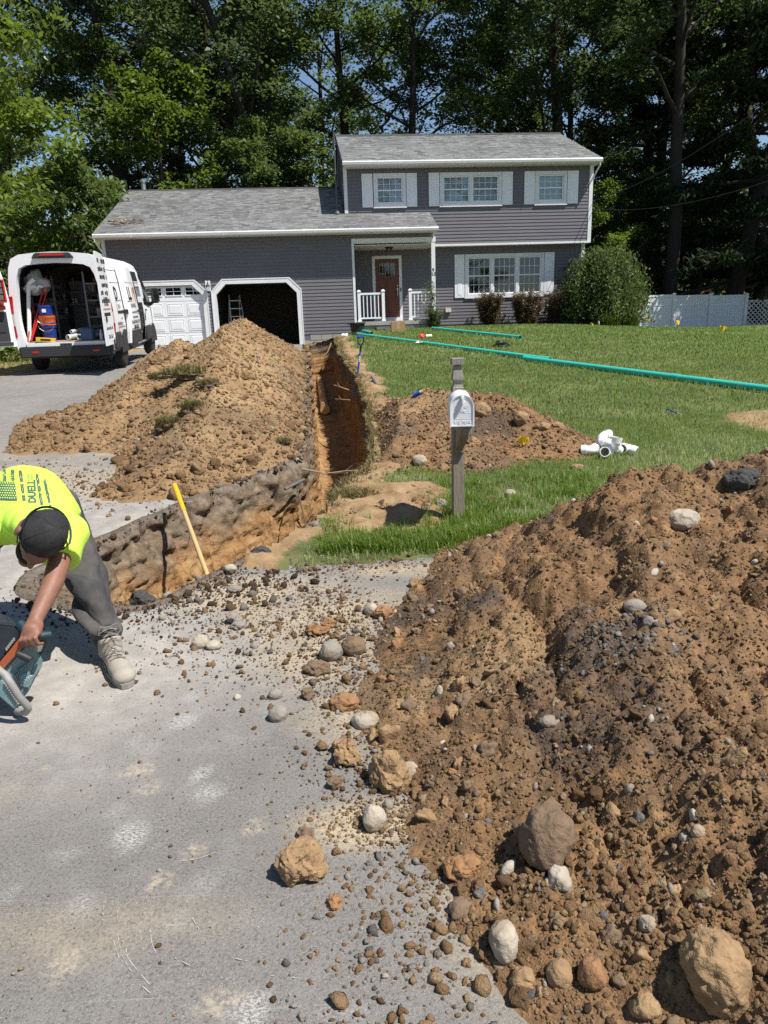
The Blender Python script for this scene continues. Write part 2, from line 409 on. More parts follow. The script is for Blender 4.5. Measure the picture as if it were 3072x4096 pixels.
def mat_soil(name='soil', dry=0.0, dark=True):
    t = NT(name); co = t.coord()
    c, mid, fine = soil_color(t, co)
    if dry: c = t.mix(dry, c, t.ramp(mid, [(.3, (.36, .26, .15)), (.7, (.50, .38, .235))]))
    if dark:   # grey gravelly subbase / dark loam mixed in
        f = t.math('MULTIPLY', t.attr('dark'), t.ramp(mid, [(.25, .6), (.6, 1)]))
        c = t.mix(f, c, t.ramp(fine, [(.35, (.034, .028, .024)), (.65, (.105, .086, .072))]))
        f2 = t.math('MULTIPLY', t.attr('pale'), t.ramp(mid, [(.3, .5), (.6, 1)]))
        c = t.mix(f2, c, t.ramp(fine, [(.35, (.26, .175, .092)), (.65, (.42, .305, .165))]))
    h = t.math('ADD', t.math('MULTIPLY', mid, 1.0), t.math('MULTIPLY', fine, .5))
    h = t.math('ADD', h, t.math('MULTIPLY', t.noise(180, 2, .6, co), .25))
    return t.done(t.bsdf(c, .95, 0, t.bump(h, .75, .02), .15))
def mat_cut():
    """trench walls: grey gravel base under the top, then orange sand with bucket scrapes"""
    t = NT('cut_soil'); co = t.coord()
    dep = t.attr('depth'); n1 = t.noise(2.2, 4, .6, co); fine = t.noise(60, 3, .7, co); mid = t.noise(9, 4, .65, co)
    d2 = t.math('ADD', dep, t.math('MULTIPLY', t.math('SUBTRACT', n1, .5), .6))
    sand = t.ramp(t.noise(3.5, 4, .6, t.n('Mapping', i_Vector=co, i_Scale=(1, 1, 3)).outputs[0]), [(.3, (.22, .120, .050)), (.5, (.31, .18, .078)), (.7, (.37, .24, .12))])
    str_ = t.noise(7, 3, .6, t.n('Mapping', i_Vector=co, i_Scale=(2.2, 2.2, .35), i_Rotation=(.35, .3, 0)).outputs[0])
    sand = t.mix(t.ramp(str_, [(.38, .75), (.47, 0)]), sand, (.155, .082, .036))
    dark = t.ramp(mid, [(.3, (.060, .044, .029)), (.5, (.150, .110, .073)), (.7, (.255, .20, .14))])
    dark = t.mix(t.ramp(n1, [(.5, 0), (.7, .5)]), dark, (.24, .20, .155))
    c = t.mix(t.ramp(d2, [(.26, 0), (.46, 1)]), dark, sand)
    c = t.mix(t.math('MULTIPLY', t.attr('pave'), t.ramp(dep, [(.0, .35), (.07, 0)])), c, t.ramp(fine, [(.4, (.05, .05, .05)), (.7, (.24, .235, .23))]))
    c = t.mix(t.ramp(fine, [(.36, .25), (.52, 0)]), c, (.10, .065, .042))
    h = t.math('ADD', t.math('MULTIPLY', mid, 1.0), t.math('ADD', t.math('MULTIPLY', fine, .4), t.math('MULTIPLY', str_, .7)))
    return t.done(t.bsdf(c, .95, 0, t.bump(h, .8, .03), .12))
def mat_turf():
    t = NT('turf_soil'); co = t.coord()
    c = t.ramp(t.noise(3, 4), [(.35, (.065, .080, .028)), (.65, (.115, .125, .05))])
    c = t.mix(t.ramp(t.noise(1.1, 3), [(.5, 0), (.75, .6)]), c, (.24, .235, .11))
    s, mid, fine = soil_color(t, co)
    s = t.mix(t.ramp(t.noise(4, 4, .6, co), [(.35, .1), (.65, .6)]), s, (.38, .275, .155))
    f = t.math('ADD', t.attr('soil'), t.math('MULTIPLY', t.math('SUBTRACT', mid, .5), .5))
    c = t.mix(t.ramp(f, [(.35, 0), (.55, 1)]), c, s)
    h = t.math('ADD', mid, t.math('MULTIPLY', fine, .5))
    return t.done(t.bsdf(c, .95, 0, t.bump(h, .7, .02), .15))
ASPH = mat_asphalt(); CUT = mat_cut(); TURF = mat_turf(); SOIL = mat_soil('soil')

# --- one grid, split into road, driveway and lawn sheets
gx = np.unique(np.round(np.r_[np.arange(-90, -20, 7), np.arange(-20, -9, 1.2), np.arange(-9, -3, .15), np.arange(-3, 1.3, .035), np.arange(1.3, 4, .06), np.arange(4, 14, .22), np.arange(14, 30, 1.6), np.arange(30, 97, 7)], 4))
gy = np.unique(np.round(np.r_[np.arange(-30, -3, 5), np.arange(-3, 1, .3), np.arange(1, 9.5, .038), np.arange(9.5, 27, .11), np.arange(27, 45, .7), np.arange(45, 140, 6)], 4))
GXX, GYY = np.meshgrid(gx, gy); nx, ny = len(gx), len(gy)
SD = trench_sd(GXX, GYY)
GZ = G(GXX, GYY)
_asp = is_asphalt(GXX, GYY)
_so = soil_mask(GXX, GYY)
_near = (GXX > -9) & (GXX < 8) & (GYY > .5) & (GYY < 27)
_rough = np.where(_asp, .004 * fbm(GXX, GYY, 3, 2, 3), .02 * fbm(GXX, GYY, 1.2, 3, 4) + _so * (.055 * fbm(GXX, GYY, 3.3, 4, 8, ridge=True) + .03 * fbm(GXX, GYY, 11, 3, 9, ridge=True) + .02))
GZ = GZ + np.where(_near, _rough, 0)
# weathered edge of the cut pavement settles a little towards the trench
GZ -= np.where(_asp & (SD > 0), .03 * sstep(.25, 0, SD), 0)
Vg = np.c_[GXX.ravel(), GYY.ravel(), GZ.ravel()]
I = np.arange(nx * ny).reshape(ny, nx)
Fq = np.stack([I[:-1, :-1], I[:-1, 1:], I[1:, 1:], I[1:, :-1]], -1).reshape(-1, 4)
fc = lambda A: (A[:-1, :-1] + A[:-1, 1:] + A[1:, 1:] + A[1:, :-1]).reshape(-1) / 4
keep = fc(SD) > .035
fa = fc(_asp.astype(float)) > .5; fy = fc(GYY); fx_ = fc(GXX)
AT = {'dust': dust_mask(GXX, GYY).ravel(), 'sand': sand_mask(GXX, GYY).ravel(), 'soil': _so.ravel()}
_sm = np.zeros(nx * ny); _st = np.zeros(nx * ny); _k = (Vg[:, 1] < 4.8) & (Vg[:, 1] > .8) & (np.abs(Vg[:, 0]) < 3)
_sm[_k] = smudge_mask(Vg[_k, 0], Vg[_k, 1], _SM); _st[_k] = smudge_mask(Vg[_k, 0], Vg[_k, 1], _ST)
AT['smudge'] = _sm; AT['tan'] = _st
def sheet(name, sel, mat):
    F = Fq[sel]; u, inv = np.unique(F, return_inverse=True)
    o = np_mesh(name, Vg[u], inv.reshape(F.shape), mat, None, {k: ('POINT', v[u]) for k, v in AT.items()}, smooth=True)
    return tag(o, kind='structure')
split = 4.75
road = sheet('road', keep & fa & (fy < split), ASPH)
driveway = sheet('driveway', keep & fa & (fy >= split), ASPH)
lawn = sheet('lawn', keep & ~fa, TURF)

# --- trench walls: strip lofted from the lip down, then the floor
def trench_depth(y): return np.interp(y, [3.9, 4.6, 5.5, 7, 10, 20, 24.6], [.62, .80, .95, 1.2, 1.36, 1.36, 1.25])
def build_trench():
    P = TP; n = len(P)
    d = np.roll(P, -1, 0) - np.roll(P, 1, 0); nn = np.c_[d[:, 1], -d[:, 0]]; nn /= np.linalg.norm(nn, axis=1)[:, None]
    for _ in range(6): nn = (np.roll(nn, 1, 0) + nn + np.roll(nn, -1, 0)) / 3
    t_ = P + nn * .05
    if np.mean(poly_sd(t_[:, 0], t_[:, 1], _TPc)) > 0: nn = -nn      # point inwards
    dep = trench_depth(P[:, 1])
    left = (P[:, 0] < lipL(P[:, 1]) + .25) | (P[:, 1] < 4.2)
    slope = np.where(left, np.interp(P[:, 1], [4, 6.5, 8.5, 12], [.42, .40, .16, .1]), np.interp(P[:, 1], [4, 6, 8], [.16, .12, .06]))
    for _ in range(10): slope = (np.roll(slope, 1) + slope + np.roll(slope, -1)) / 3
    rows = 56; q = np.linspace(0, 1, rows)
    X = np.zeros((rows + 3, n)); Y = X.copy(); Z = X.copy(); Dp = X.copy()
    g0 = G(P[:, 0], P[:, 1])
    for j in range(rows + 3):
        if j < 3:
            off = [-.12, -.085, -.02][j]; zz = g0 + np.array([-.05, .010, .002])[j] + (.010 * fbm(P[:, 0], P[:, 1], 6, 3, 21) if j == 1 else 0); x = P[:, 0] + nn[:, 0] * off; y = P[:, 1] + nn[:, 1] * off; dd = np.zeros(n)
        else:
            k = q[j - 3]; dd = dep * k
            off = slope * (k ** 1.2) + .0
            x = P[:, 0] + nn[:, 0] * off; y = P[:, 1] + nn[:, 1] * off; zz = g0 - dd - .004
            am = sstep(0, .06, k)
            dis = am * (.075 * fbm(x * 1.0, y, 2.2, 4, 22, z=zz) + .034 * fbm(x, y, 9, 3, 23, z=zz, ridge=True))
            dis += am * .03 * np.tanh(3 * fbm((x + y) * 1.0 + zz * .7, zz * .25 + y * .15, 3.2, 3, 28)) * sstep(.25, .5, dd)
            dis += am * .02 * fbm(x + zz * .8, y - zz * .4, 7, 2, 24)
            # lumps of topsoil and pavement base hanging just under the lip
            dis += .07 * np.exp(-((dd - .18) / .14) ** 2) * fbm(x, y, 3, 3, 25) + am * sstep(.75, .3, k) * .04 * (np.abs(vnoise(x * 5 + zz * 3, y * 5, zz * 5, 29)) * 2 - .6) + am * (.006 + .016 * sstep(.7, .35, k)) * (np.abs(vnoise(x * 13, y * 13, zz * 13, 30)) * 2 - .6) + am * .011 * (np.abs(vnoise(x * 31, y * 31, zz * 31, 35)) * 2 - .6)
            x = x + nn[:, 0] * dis; y = y + nn[:, 1] * dis
        X[j], Y[j], Z[j], Dp[j] = x, y, zz, dd
    V = np.c_[X.ravel(), Y.ravel(), Z.ravel()]
    J = np.arange((rows + 3) * n).reshape(rows + 3, n); Jn = np.roll(J, -1, 1)
    F = np.stack([J[:-1], Jn[:-1], Jn[1:], J[1:]], -1).reshape(-1, 4)
    pave = np.tile(((P[:, 0] < lipL(P[:, 1]) + .3) & (P[:, 1] < 8.2) | (P[:, 1] < 5.0)).astype(float), rows + 3)
    # floor
    ax = np.arange(-2.7, .3, .06); ay = np.arange(3.8, 25, .07)
    XX, YY = np.meshgrid(ax, ay); s = trench_sd(XX, YY)
    ZZ = G(XX, YY) - trench_depth(YY) + .06 * fbm(XX, YY, 1.6, 4, 26) + .03 * fbm(XX, YY, 6, 3, 27, ridge=True) + .16 * sstep(-.25, 0, s) + .10
    II = np.arange(XX.size).reshape(XX.shape); F2 = np.stack([II[:-1, :-1], II[:-1, 1:], II[1:, 1:], II[1:, :-1]], -1).reshape(-1, 4)
    sc4 = (s[:-1, :-1] + s[:-1, 1:] + s[1:, 1:] + s[1:, :-1]).reshape(-1) / 4
    F2 = F2[sc4 < .0] + len(V)
    V2 = np.c_[XX.ravel(), YY.ravel(), ZZ.ravel()]
    Vt = np.r_[V, V2]; Ft = np.r_[F, F2]
    dpt = np.r_[Dp.ravel(), np.full(len(V2), 1.1)]; pv = np.r_[pave, np.zeros(len(V2))]
    return tag(np_mesh('trench', Vt, Ft, CUT, None, {'depth': ('POINT', dpt), 'pave': ('POINT', pv)}, smooth=True), kind='structure')
trench = build_trench()

# white scratches in the road surface, part of the road
SCR = M('scratch_white', (.36, .352, .34), .9, var=.25, vscale=60)
mb = MB()
def scratch(pix, wd=.0017):
    P = [Vector(hit(*p)) for p in pix]
    Q = []
    for i in range(len(P) - 1):
        for k in range(6):
            t = k / 6; a = P[max(i - 1, 0)]; b = P[i]; c = P[i + 1]; d = P[min(i + 2, len(P) - 1)]
            Q.append(.5 * ((2 * b) + (c - a) * t + (2 * a - 5 * b + 4 * c - d) * t * t + (3 * b - a - 3 * c + d) * t ** 3))
    Q.append(P[-1])
    for i in range(len(Q) - 1):
        if random.random() < .38: continue
        d = (Q[i + 1] - Q[i]); s = Vector((-d.y, d.x, 0)).normalized() * wd * random.uniform(.3, .8)
        z = Vector((0, 0, .0075))
        mb.add([Q[i] - s + z, Q[i + 1] - s + z, Q[i + 1] + s + z, Q[i] + s + z], [(0, 1, 2, 3)])
for L in [[(430, 3590), (415, 3640), (412, 3690)], [(470, 3650), (472, 3740), (490, 3830), (530, 3900)], [(455, 3770), (480, 3850)], [(505, 3800), (520, 3850), (610, 3960)],
          [(560, 3730), (575, 3810)], [(600, 3720), (612, 3790), (650, 3860)], [(700, 3840), (760, 3870)], [(930, 3840), (980, 3850), (1040, 3865)], [(1010, 3930), (1100, 3910), (1180, 3920)],
          [(955, 3720), (1000, 3705), (1040, 3720)], [(840, 3640), (835, 3660)], [(770, 3680), (800, 3730)], [(545, 3930), (600, 3980)], [(575, 3300), (660, 3280)], [(730, 3450), (800, 3440), (890, 3405)]]:
    scratch(L)
sc_o = mb.build('scratch_marks', SCR, road); tag(sc_o, kind='stuff')
# ================================================================ house  (local axes: x along the front, y into the house, z up)
HO = (-2.6, 25.5, 0.0); HR = R(5.04)
house = empty('house', HO, HR, 'two storey grey sided house with attached garage behind the trench', 'house')
def mat_siding():
    t = NT('grey_siding'); co = t.coord()
    mp = t.n('Mapping', i_Vector=co, i_Scale=(.6, 1, 14)).outputs[0]
    c = t.mix(t.noise(2.5, 4, .6, mp), (.128, .122, .138), (.160, .151, .163))
    c = t.mix(t.ramp(t.noise(1.1, 4), [(.45, 0), (.8, .25)]), c, (.20, .195, .20))
    gr = t.noise(40, 3, .6, t.n('Mapping', i_Vector=co, i_Scale=(.25, 1, 6)).outputs[0])
    return t.done(t.bsdf(c, .62, 0, t.bump(gr, .12, .004), .35))
SID = mat_siding()
WHT = M('white_trim', (.74, .75, .75), .45, var=.05, vscale=3, dirt=(.50, .50, .46), dirt_amt=.35, dscale=2.2)
WHT2 = M('white_vinyl', (.80, .81, .82), .4, var=.03)
SOF = M('soffit_white', (.66, .655, .62), .6, var=.06)
CONC = M('concrete_grey', (.36, .345, .31), .85, var=.15, vscale=4, bump=.35, bscale=50, dirt=(.2, .19, .16), dirt_amt=.5)
DARKIN = M('dim_interior_paint', (.14, .125, .105), .8, var=.12, vscale=1.2)
def mat_glass(name, tint, rough=.03):
    t = NT(name)
    g = t.n('BsdfGlossy', i_Roughness=rough, i_Color=(.9, .95, 1)); d = t.n('BsdfTransparent', i_Color=tint)
    fr = t.n('Fresnel', i_IOR=1.5).outputs[0]
    f = t.math('ADD', t.math('MULTIPLY', fr, 1.1), .03, clamp=True)
    mx = t.n('MixShader'); t.set(mx.inputs[0], f); t.t.links.new(d.outputs[0], mx.inputs[1]); t.t.links.new(g.outputs[0], mx.inputs[2])
    return t.done(mx)
GLASS = mat_glass('window_glass', (.86, .90, .92))
DGLASS = mat_glass('dark_window_glass', (.40, .42, .43))
BLACKM = M('black_metal', (.02, .02, .022), .45, var=.1)
NU, NL = 1.32, 1.78              # upper wall plane, lower wall plane
EXPO = .1143
def siding(part, x0, x1, z0, z1, yw, holes=(), axis='x', flip=1, rake=None):
    """courses of lapped boards, each its own piece; holes(z) -> list of (a,b) cut out of the course"""
    z = z0; k = 0
    while z < z1 - .01:
        zt = min(z + EXPO, z1)
        segs = [(x0, x1)]
        if rake: segs = [rake(z + .5 * EXPO)]
        for h in holes:
            r_ = h(z, zt)
            if r_ is None: continue
            ns = []
            for a, b in segs:
                if r_[1] <= a or r_[0] >= b: ns.append((a, b)); continue
                if r_[0] > a: ns.append((a, r_[0]))
                if r_[1] < b: ns.append((r_[1], b))
            segs = ns
        for a, b in segs:
            if b - a < .02: continue
            m_ = MB()
            o0, o1 = .019, .003
            if axis == 'x':
                pr = [(yw - o0 * flip, z), (yw - (o0 - .001) * flip, z + .012), (yw - o1 * flip, zt + .004), (yw, zt + .004), (yw, z)]
                m_.prism([(p[0], p[1]) for p in pr], a, b, 'x')
            else:
                pr = [(yw + o0 * flip, z), (yw + o1 * flip, zt + .004), (yw, zt + .004), (yw, z)]
                m_.prism([(p[0], p[1]) for p in pr], a, b, 'y')
            m_.build('siding_board', SID, part)
        z = zt; k += 1
def rect_hole(a, b, z0, z1):
    return lambda z, zt: (a, b) if (zt > z0 + .01 and z < z1 - .01) else None
def oct_hole(a, b, z0, z1, c):
    def f(z, zt):
        m_ = (z + zt) / 2
        if zt < z0 or m_ > z1: return None
        if m_ > z1 - c:
            k = m_ - (z1 - c); return (a + k, b - k)
        return (a, b)
    return f

# ---- garage block
GX0, GX1 = -6.42, 1.80; GZ0, GZT = 1.26, 4.50
gar = MB()
D2 = (-2.87, -.13, .93, 3.01, .34)      # open bay: x0, x1, floor, head, corner cut
D1 = (-5.92, -3.30, .93, 3.01, .34)
def oct_ring(o, i, y0, y1):
    """front ring between an outer and inner chamfered frame"""
    def pts(a, b, z0, z1, c): return [(a, z0), (a, z1 - c), (a + c, z1), (b - c, z1), (b, z1 - c), (b, z0)]
    A = pts(*o); B = pts(*i); m_ = MB(); n = len(A)
    P = [(p[0], y0, p[1]) for p in A] + [(p[0], y0, p[1]) for p in B] + [(p[0], y1, p[1]) for p in A] + [(p[0], y1, p[1]) for p in B]
    F = []
    for k in range(n - 1):
        F += [(k, k + 1, n + k + 1, n + k), (2 * n + k, 2 * n + k + 1, k + 1, k), (n + k, n + k + 1, 3 * n + k + 1, 3 * n + k)]
    F += [(0, n, 3 * n, 2 * n), (n - 1, 2 * n - 1, 4 * n - 1, 3 * n - 1)]
    return m_.add(P, F)
# wall core with the two bays cut out (columns of wall + lintels with chamfers)
def core_panel(m_, x0, x1, z0, z1, y0=0, y1=.14): m_.bx(x0, x1, y0, y1, z0, z1)
core_panel(gar, GX0, D1[0], .9, GZT); core_panel(gar, D1[1], D2[0], .9, GZT); core_panel(gar, D2[1], GX1, .9, GZT)
for d in (D1, D2):
    core_panel(gar, d[0], d[1], d[3], GZT)
    for sgn, xx in ((1, d[0]), (-1, d[1])):
        gar.prism([(xx, d[3] - d[4]), (xx, d[3]), (xx + sgn * d[4], d[3])], 0.001, .139, 'y')
gar.bx(GX0, GX0 + .14, .14, 10.4, .9, GZT); gar.bx(GX0, 1.66, 10.26, 10.4, .9, GZT)
gwall = gar.build('garage_wall', SID, house)
siding(gwall, GX0 + .09, GX1 - .02, GZ0, GZT, 0, [oct_hole(D1[0] - .02, D1[1] + .02, 0, D1[3] + .02, .34), oct_hole(D2[0] - .02, D2[1] + .02, 0, D2[3] + .02, .34)])
MB().bx(GX0 - .02, GX0 + .1, -.022, .12, GZ0 - .02, GZT).build('corner_trim', WHT, house)
# foundation blocks right of the open bay
fb = MB().bx(.02, 1.8, .012, .14, .6, 1.25).build('foundation', CONC, house)
for r_ in range(2):
    x = .03 + (.2 if r_ else 0)
    while x < 1.78:
        b_ = min(x + .39, 1.79); MB().bx(x + .004, b_ - .004, -.012 - .003 * (r_), .02, .86 + .19 * r_ + .004, .86 + .19 * (r_ + 1) - .004).build('concrete_block', CONC, fb, bevel=.006); x = b_
MB().bx(-3.22, -2.95, .012, .14, .6, 1.25).build('foundation_pier', CONC, house)
# door surrounds
for d, nm in ((D1, 'garage_door_frame'), (D2, 'open_bay_frame')):
    oct_ring((d[0] - .125, d[1] + .125, d[2] - .03, d[3] + .125, d[4] + .04), (d[0] + .012, d[1] - .012, d[2] - .03, d[3] - .012, d[4]), -.045, .13).build(nm, WHT, house)
    oct_ring((d[0] - .155, d[1] + .155, d[2] - .03, d[3] + .155, d[4] + .05), (d[0] - .12, d[1] + .12, d[2] - .03, d[3] + .12, d[4] + .04), -.055, .0).build('drip_trim', WHT, house)
# closed sectional door
gd = MB().bx(D1[0] - .05, D1[1] + .05, .10, .13, .93, 3.03).build('garage_door', WHT2, house)
sec_h = (3.01 - .93) / 4
for r_ in range(4):
    z0 = .93 + r_ * sec_h
    s_ = MB().bx(D1[0] - .04, D1[1] + .04, .062, .099, z0 + .006, z0 + sec_h - .006).build('door_section', WHT2, gd)
    for c_ in range(4):
        w_ = (D1[1] - D1[0]) / 4; xa = D1[0] + c_ * w_ + .10; xb = xa + w_ - .20
        if r_ < 3:
            za, zb = z0 + .09, z0 + sec_h - .09
            m_ = MB()
            m_.add([(xa, .061, za), (xb, .061, za), (xb, .061, zb), (xa, .061, zb), (xa + .05, .050, za + .05), (xb - .05, .050, za + .05), (xb - .05, .050, zb - .05), (xa + .05, .050, zb - .05)],
                   [(4, 5, 6, 7), (0, 1, 5, 4), (1, 2, 6, 5), (2, 3, 7, 6), (3, 0, 4, 7)])
            for a_ in ((xa - .02, xb + .02, zb, zb + .02), (xa - .02, xb + .02, za - .02, za), (xa - .02, xa, za, zb), (xb, xb + .02, za, zb)): m_.bx(a_[0], a_[1], .052, .0615, a_[2], a_[3])
            m_.build('raised_panel', WHT2, gd)
        elif c_:
            xa -= .02; xb += .02; za, zb = 2.69, 2.93
            wv = MB().bx(xa, xb, .058, .0605, za, zb).build('door_window', DGLASS, gd)
            m_ = MB(); 
            for a_ in ((xa - .03, xb + .03, zb, zb + .03), (xa - .03, xb + .03, za - .03, za), (xa - .03, xa, za, zb), (xb, xb + .03, za, zb), ((xa + xb) / 2 - .01, (xa + xb) / 2 + .01, za, zb)): m_.bx(a_[0], a_[1], .045, .062, a_[2], a_[3])
            m_.bx(xa, (xa + xb) / 2 - .01, .047, .062, (za + zb) / 2 - .01, (za + zb) / 2 + .01); m_.bx((xa + xb) / 2 + .01, xb, .047, .062, (za + zb) / 2 - .01, (za + zb) / 2 + .01)
            m_.build('window_grille', WHT2, wv)
# garage interior
gi = MB()
gi.bx(-6.28, 1.66, .15, 6.0, .90, .93); gi.bx(-6.28, 1.66, 6.0, 6.1, .9, 3.4); gi.bx(-6.28, 1.66, .15, 6.0, 3.35, 3.4); gi.bx(.6, .7, .15, 6, .93, 3.35); gi.bx(-3.15, -3.1, .15, 6, .93, 3.35)
gi.build('garage_interior', DARKIN, house)
lad = empty('step_ladder', (-2.55, 1.3, .935), .5, 'metal step ladder standing inside the open garage bay', 'ladder', parent=None)
lad.location = Matrix.Translation(HO) @ Matrix.Rotation(HR, 4, 'Z') @ Vector((-2.4, 1.3, .935)); lad.rotation_euler = (0, 0, HR + .35)
ALU = M('aluminium_dull', (.45, .45, .44), .4, .8, var=.1)
for sx in (-1, 1):
    MB().bar((sx * .26, -.35, 0), (sx * .19, 0, 1.75), .03, .06).build('rail', ALU, lad); MB().bar((sx * .24, .45, 0), (sx * .18, .04, 1.7), .025, .04).build('back_leg', ALU, lad)
for k in range(6):
    f_ = (k + .7) / 6.4; w_ = .26 - .07 * f_
    MB().bx(-w_, w_, -.35 + .35 * f_ - .04, -.35 + .35 * f_ + .04, 1.75 * f_ - .012, 1.75 * f_ + .012).build('step', ALU, lad)

# ---- roofs
def mat_shingle():
    t = NT('asphalt_shingle'); co = t.coord()
    c = t.ramp(t.attr('tone'), [(0, (.095, .096, .098)), (.5, (.205, .205, .203)), (1, (.315, .318, .312))])
    c = t.mix(t.ramp(t.noise(.55, 4, .6, co), [(.45, 0), (.7, .42)]), c, (.11, .11, .11))
    c = t.mix(t.ramp(t.noise(150, 2, .7, co), [(.4, .3), (.6, 0)]), c, (.06, .06, .06))
    return t.done(t.bsdf(c, .9, 0, t.bump(t.noise(200, 2, .7, co), .5, .004), .2))
SHG = mat_shingle()
def roof_plane(name, x0, x1, ye, ze, yr, zr, expo=.142, tabw=.26, seed=1, cut=None):
    """front slope of laminated shingles (every tab real), deck below"""
    r_ = np.random.default_rng(seed)
    L = math.hypot(yr - ye, zr - ze); dy, dz = (yr - ye) / L, (zr - ze) / L; ny_, nz_ = -dz, dy
    V = []; T = []
    rows = int(L / expo)
    for i in range(rows + 1):
        s0 = i * expo; s1 = min(s0 + expo * 1.08, L)
        if s1 - s0 < .01: continue
        x = x0 + r_.uniform(-tabw, 0)
        while x < x1:
            w_ = tabw * r_.uniform(.45, 1.25); a, b = max(x, x0), min(x + w_ - .004, x1); x += w_
            if b - a < .01: continue
            if cut is not None and cut((a + b) / 2, s0 / L): continue
            th = r_.choice([.012, .022]); lift = .006
            z0_, z1_ = th + lift, lift
            for xx, s, h in ((a, s0, z0_), (b, s0, z0_), (b, s1, z1_), (a, s1, z1_), (a, s0, .0), (b, s0, .0)):
                V.append((xx, ye + dy * s + ny_ * h, ze + dz * s + nz_ * h))
            T += [r_.normal(.55 if th < .02 else .6, .2)] * 1
    n = len(V) // 6; b = np.arange(n)[:, None] * 6
    F = np.concatenate([b + np.array([[0, 1, 2, 3]]), b + np.array([[4, 5, 1, 0]]), b + np.array([[4, 0, 3, 3]])], 1).reshape(-1, 4)[:, :]
    F = np.concatenate([b + np.array([[0, 1, 2, 3]]), b + np.array([[4, 5, 1, 0]])], 1).reshape(-1, 4)
    return np.array(V), F, np.repeat(np.clip(T, 0, 1), 2)
GE, GRN, GRZ, GEZ = -.40, 5.28, 6.845, 4.62      # garage eave y, ridge y, ridge z, eave z
RX0, RX1 = -6.56, 4.71
ROOFD = M('roof_deck_dark', (.05, .05, .05), .9)
gdeck = MB()
gdeck.prism([(GE, GEZ - .03), (GRN, GRZ - .03), (GRN, GRZ - .16), (GE + .02, GEZ - .12)], RX0, 1.70, 'x')
gdeck.prism([(GRN, GRZ - .02), (10.9, 4.6), (10.9, 4.5), (GRN, GRZ - .16)], RX0, 1.70, 'x')
kz = (GRZ - GEZ) / (GRN - GE)
gdeck.prism([(GE, GEZ - .03), (NU, GEZ - .03 + kz * (NU - GE)), (NU, GEZ - .2 + kz * (NU - GE)), (GE + .02, GEZ - .12)], 1.70, RX1, 'x')
groof = gdeck.build('garage_roof', ROOFD, house)
gcut = lambda x, f: x > 1.70 and GE + f * (GRN - GE) > NU
V_, F_, T_ = roof_plane('s', RX0, RX1, GE - .03, GEZ, GRN, GRZ, seed=3, cut=gcut)
tag(np_mesh('shingles', V_, F_, SHG, groof, {'tone': ('FACE', T_)}), kind='stuff')
MB().prism([(GRN - .14, GRZ - .035), (GRN, GRZ + .05), (GRN + .14, GRZ - .035), (GRN, GRZ + .015)], RX0, 1.69, 'x').build('ridge_cap', ROOFD, groof)
gab = MB().prism([(0, GZT), (GRN, GRZ - .16), (10.4, GZT)], GX0 + .01, GX0 + .13, 'x').build('gable_wall', SID, house)
for p in ([(GE - .02, GEZ - .14), (GRN, GRZ - .17), (GRN, GRZ - .02), (GE - .02, GEZ)],):
    MB().prism(p, RX0 - .02, RX0, 'x').build('rake_board', WHT, house)
gw1 = MB().prism([(0, 0)] * 3, 0, 0) if False else None
# shed cheek of the garage roof over the porch end
MB().prism([(GE + .02, GEZ - .13), (NU - .02, GEZ - .05 + kz * (NU - GE) - .03), (NU - .02, GZT - .2), (.0, GZT - .2), (0, GEZ - .13)], RX1 - .16, RX1 - .06, 'x').build('porch_gable_end', WHT, house)
def gutter(x0, x1, ye, ze, nm='gutter'):
    p = [(ye, ze), (ye - .10, ze + .012), (ye - .115, ze - .02), (ye - .10, ze - .09), (ye - .065, ze - .118), (ye, ze - .118)]
    g_ = MB().prism(p, x0, x1, 'x').build(nm, WHT, house)
    MB().bx(x0 - .004, x0 - .001, ye - .112, ye, ze - .116, ze + .008).build('end_cap', WHT, g_)
    MB().bx(x1 + .001, x1 + .004, ye - .112, ye, ze - .116, ze + .008).build('end_cap', WHT, g_)
    x = x0 + 1.2
    while x < x1 - .5:
        MB().bx(x, x + .006, ye - .118, ye, ze - .12, ze + .014).build('gutter_seam', WHT, g_); x += 2.95
    return g_
gutter(RX0 + .01, RX1 + .01, GE + .0, GEZ - .015)
MB().bx(RX0 + .02, RX1 - .02, GE + .002, .14, GZT - .02, GZT + .01).build('soffit', SOF, house)

# ---- upper block
UX0, UX1 = 1.71, 10.66; UZ0, UZT = 4.22, 6.78; UE, UEZ, URN, URZ = .92, 6.93, 5.5, 8.77; UBK = 10.0
uc = MB(); uc.bx(UX0, UX0 + .15, NU + .005, UBK, 4.3, UZT); uc.bx(UX1 - .15, UX1, NU + .005, UBK, 4.25, UZT); uc.bx(UX0, UX1, UBK - .1, UBK, 4.25, UZT)
WINS = [(2.73, 3.875, 5.515, 6.61), (5.09, 7.32, 5.51, 6.605), (8.54, 9.71, 5.505, 6.605)]
SHUT = [(2.32, 2.70), (3.895, 4.27), (4.69, 5.07), (7.335, 7.72), (8.145, 8.53), (9.73, 10.13)]
xs = [UX0]
def wall_with_holes(m_, x0, x1, z0, z1, y0, y1, holes):
    hs = sorted(holes); x = x0
    for a, b, c, d in hs:
        m_.bx(x, a, y0, y1, z0, z1); m_.bx(a, b, y0, y1, z0, c); m_.bx(a, b, y0, y1, d, z1); x = b
    m_.bx(x, x1, y0, y1, z0, z1)
inw = [(a + .09, b - .09, c + .09, d - .09) for a, b, c, d in WINS]
wall_with_holes(uc, UX0 + .15, UX1 - .15, UZ0 + .04, UZT, NU + .004, NU + .14, inw)
uwall = uc.build('upper_wall', SID, house)
siding(uwall, UX0 + .1, UX1 - .11, UZ0, UZT, NU + .004, [rect_hole(a + .03, b - .03, c + .03, d - .03) for a, b, c, d in WINS])
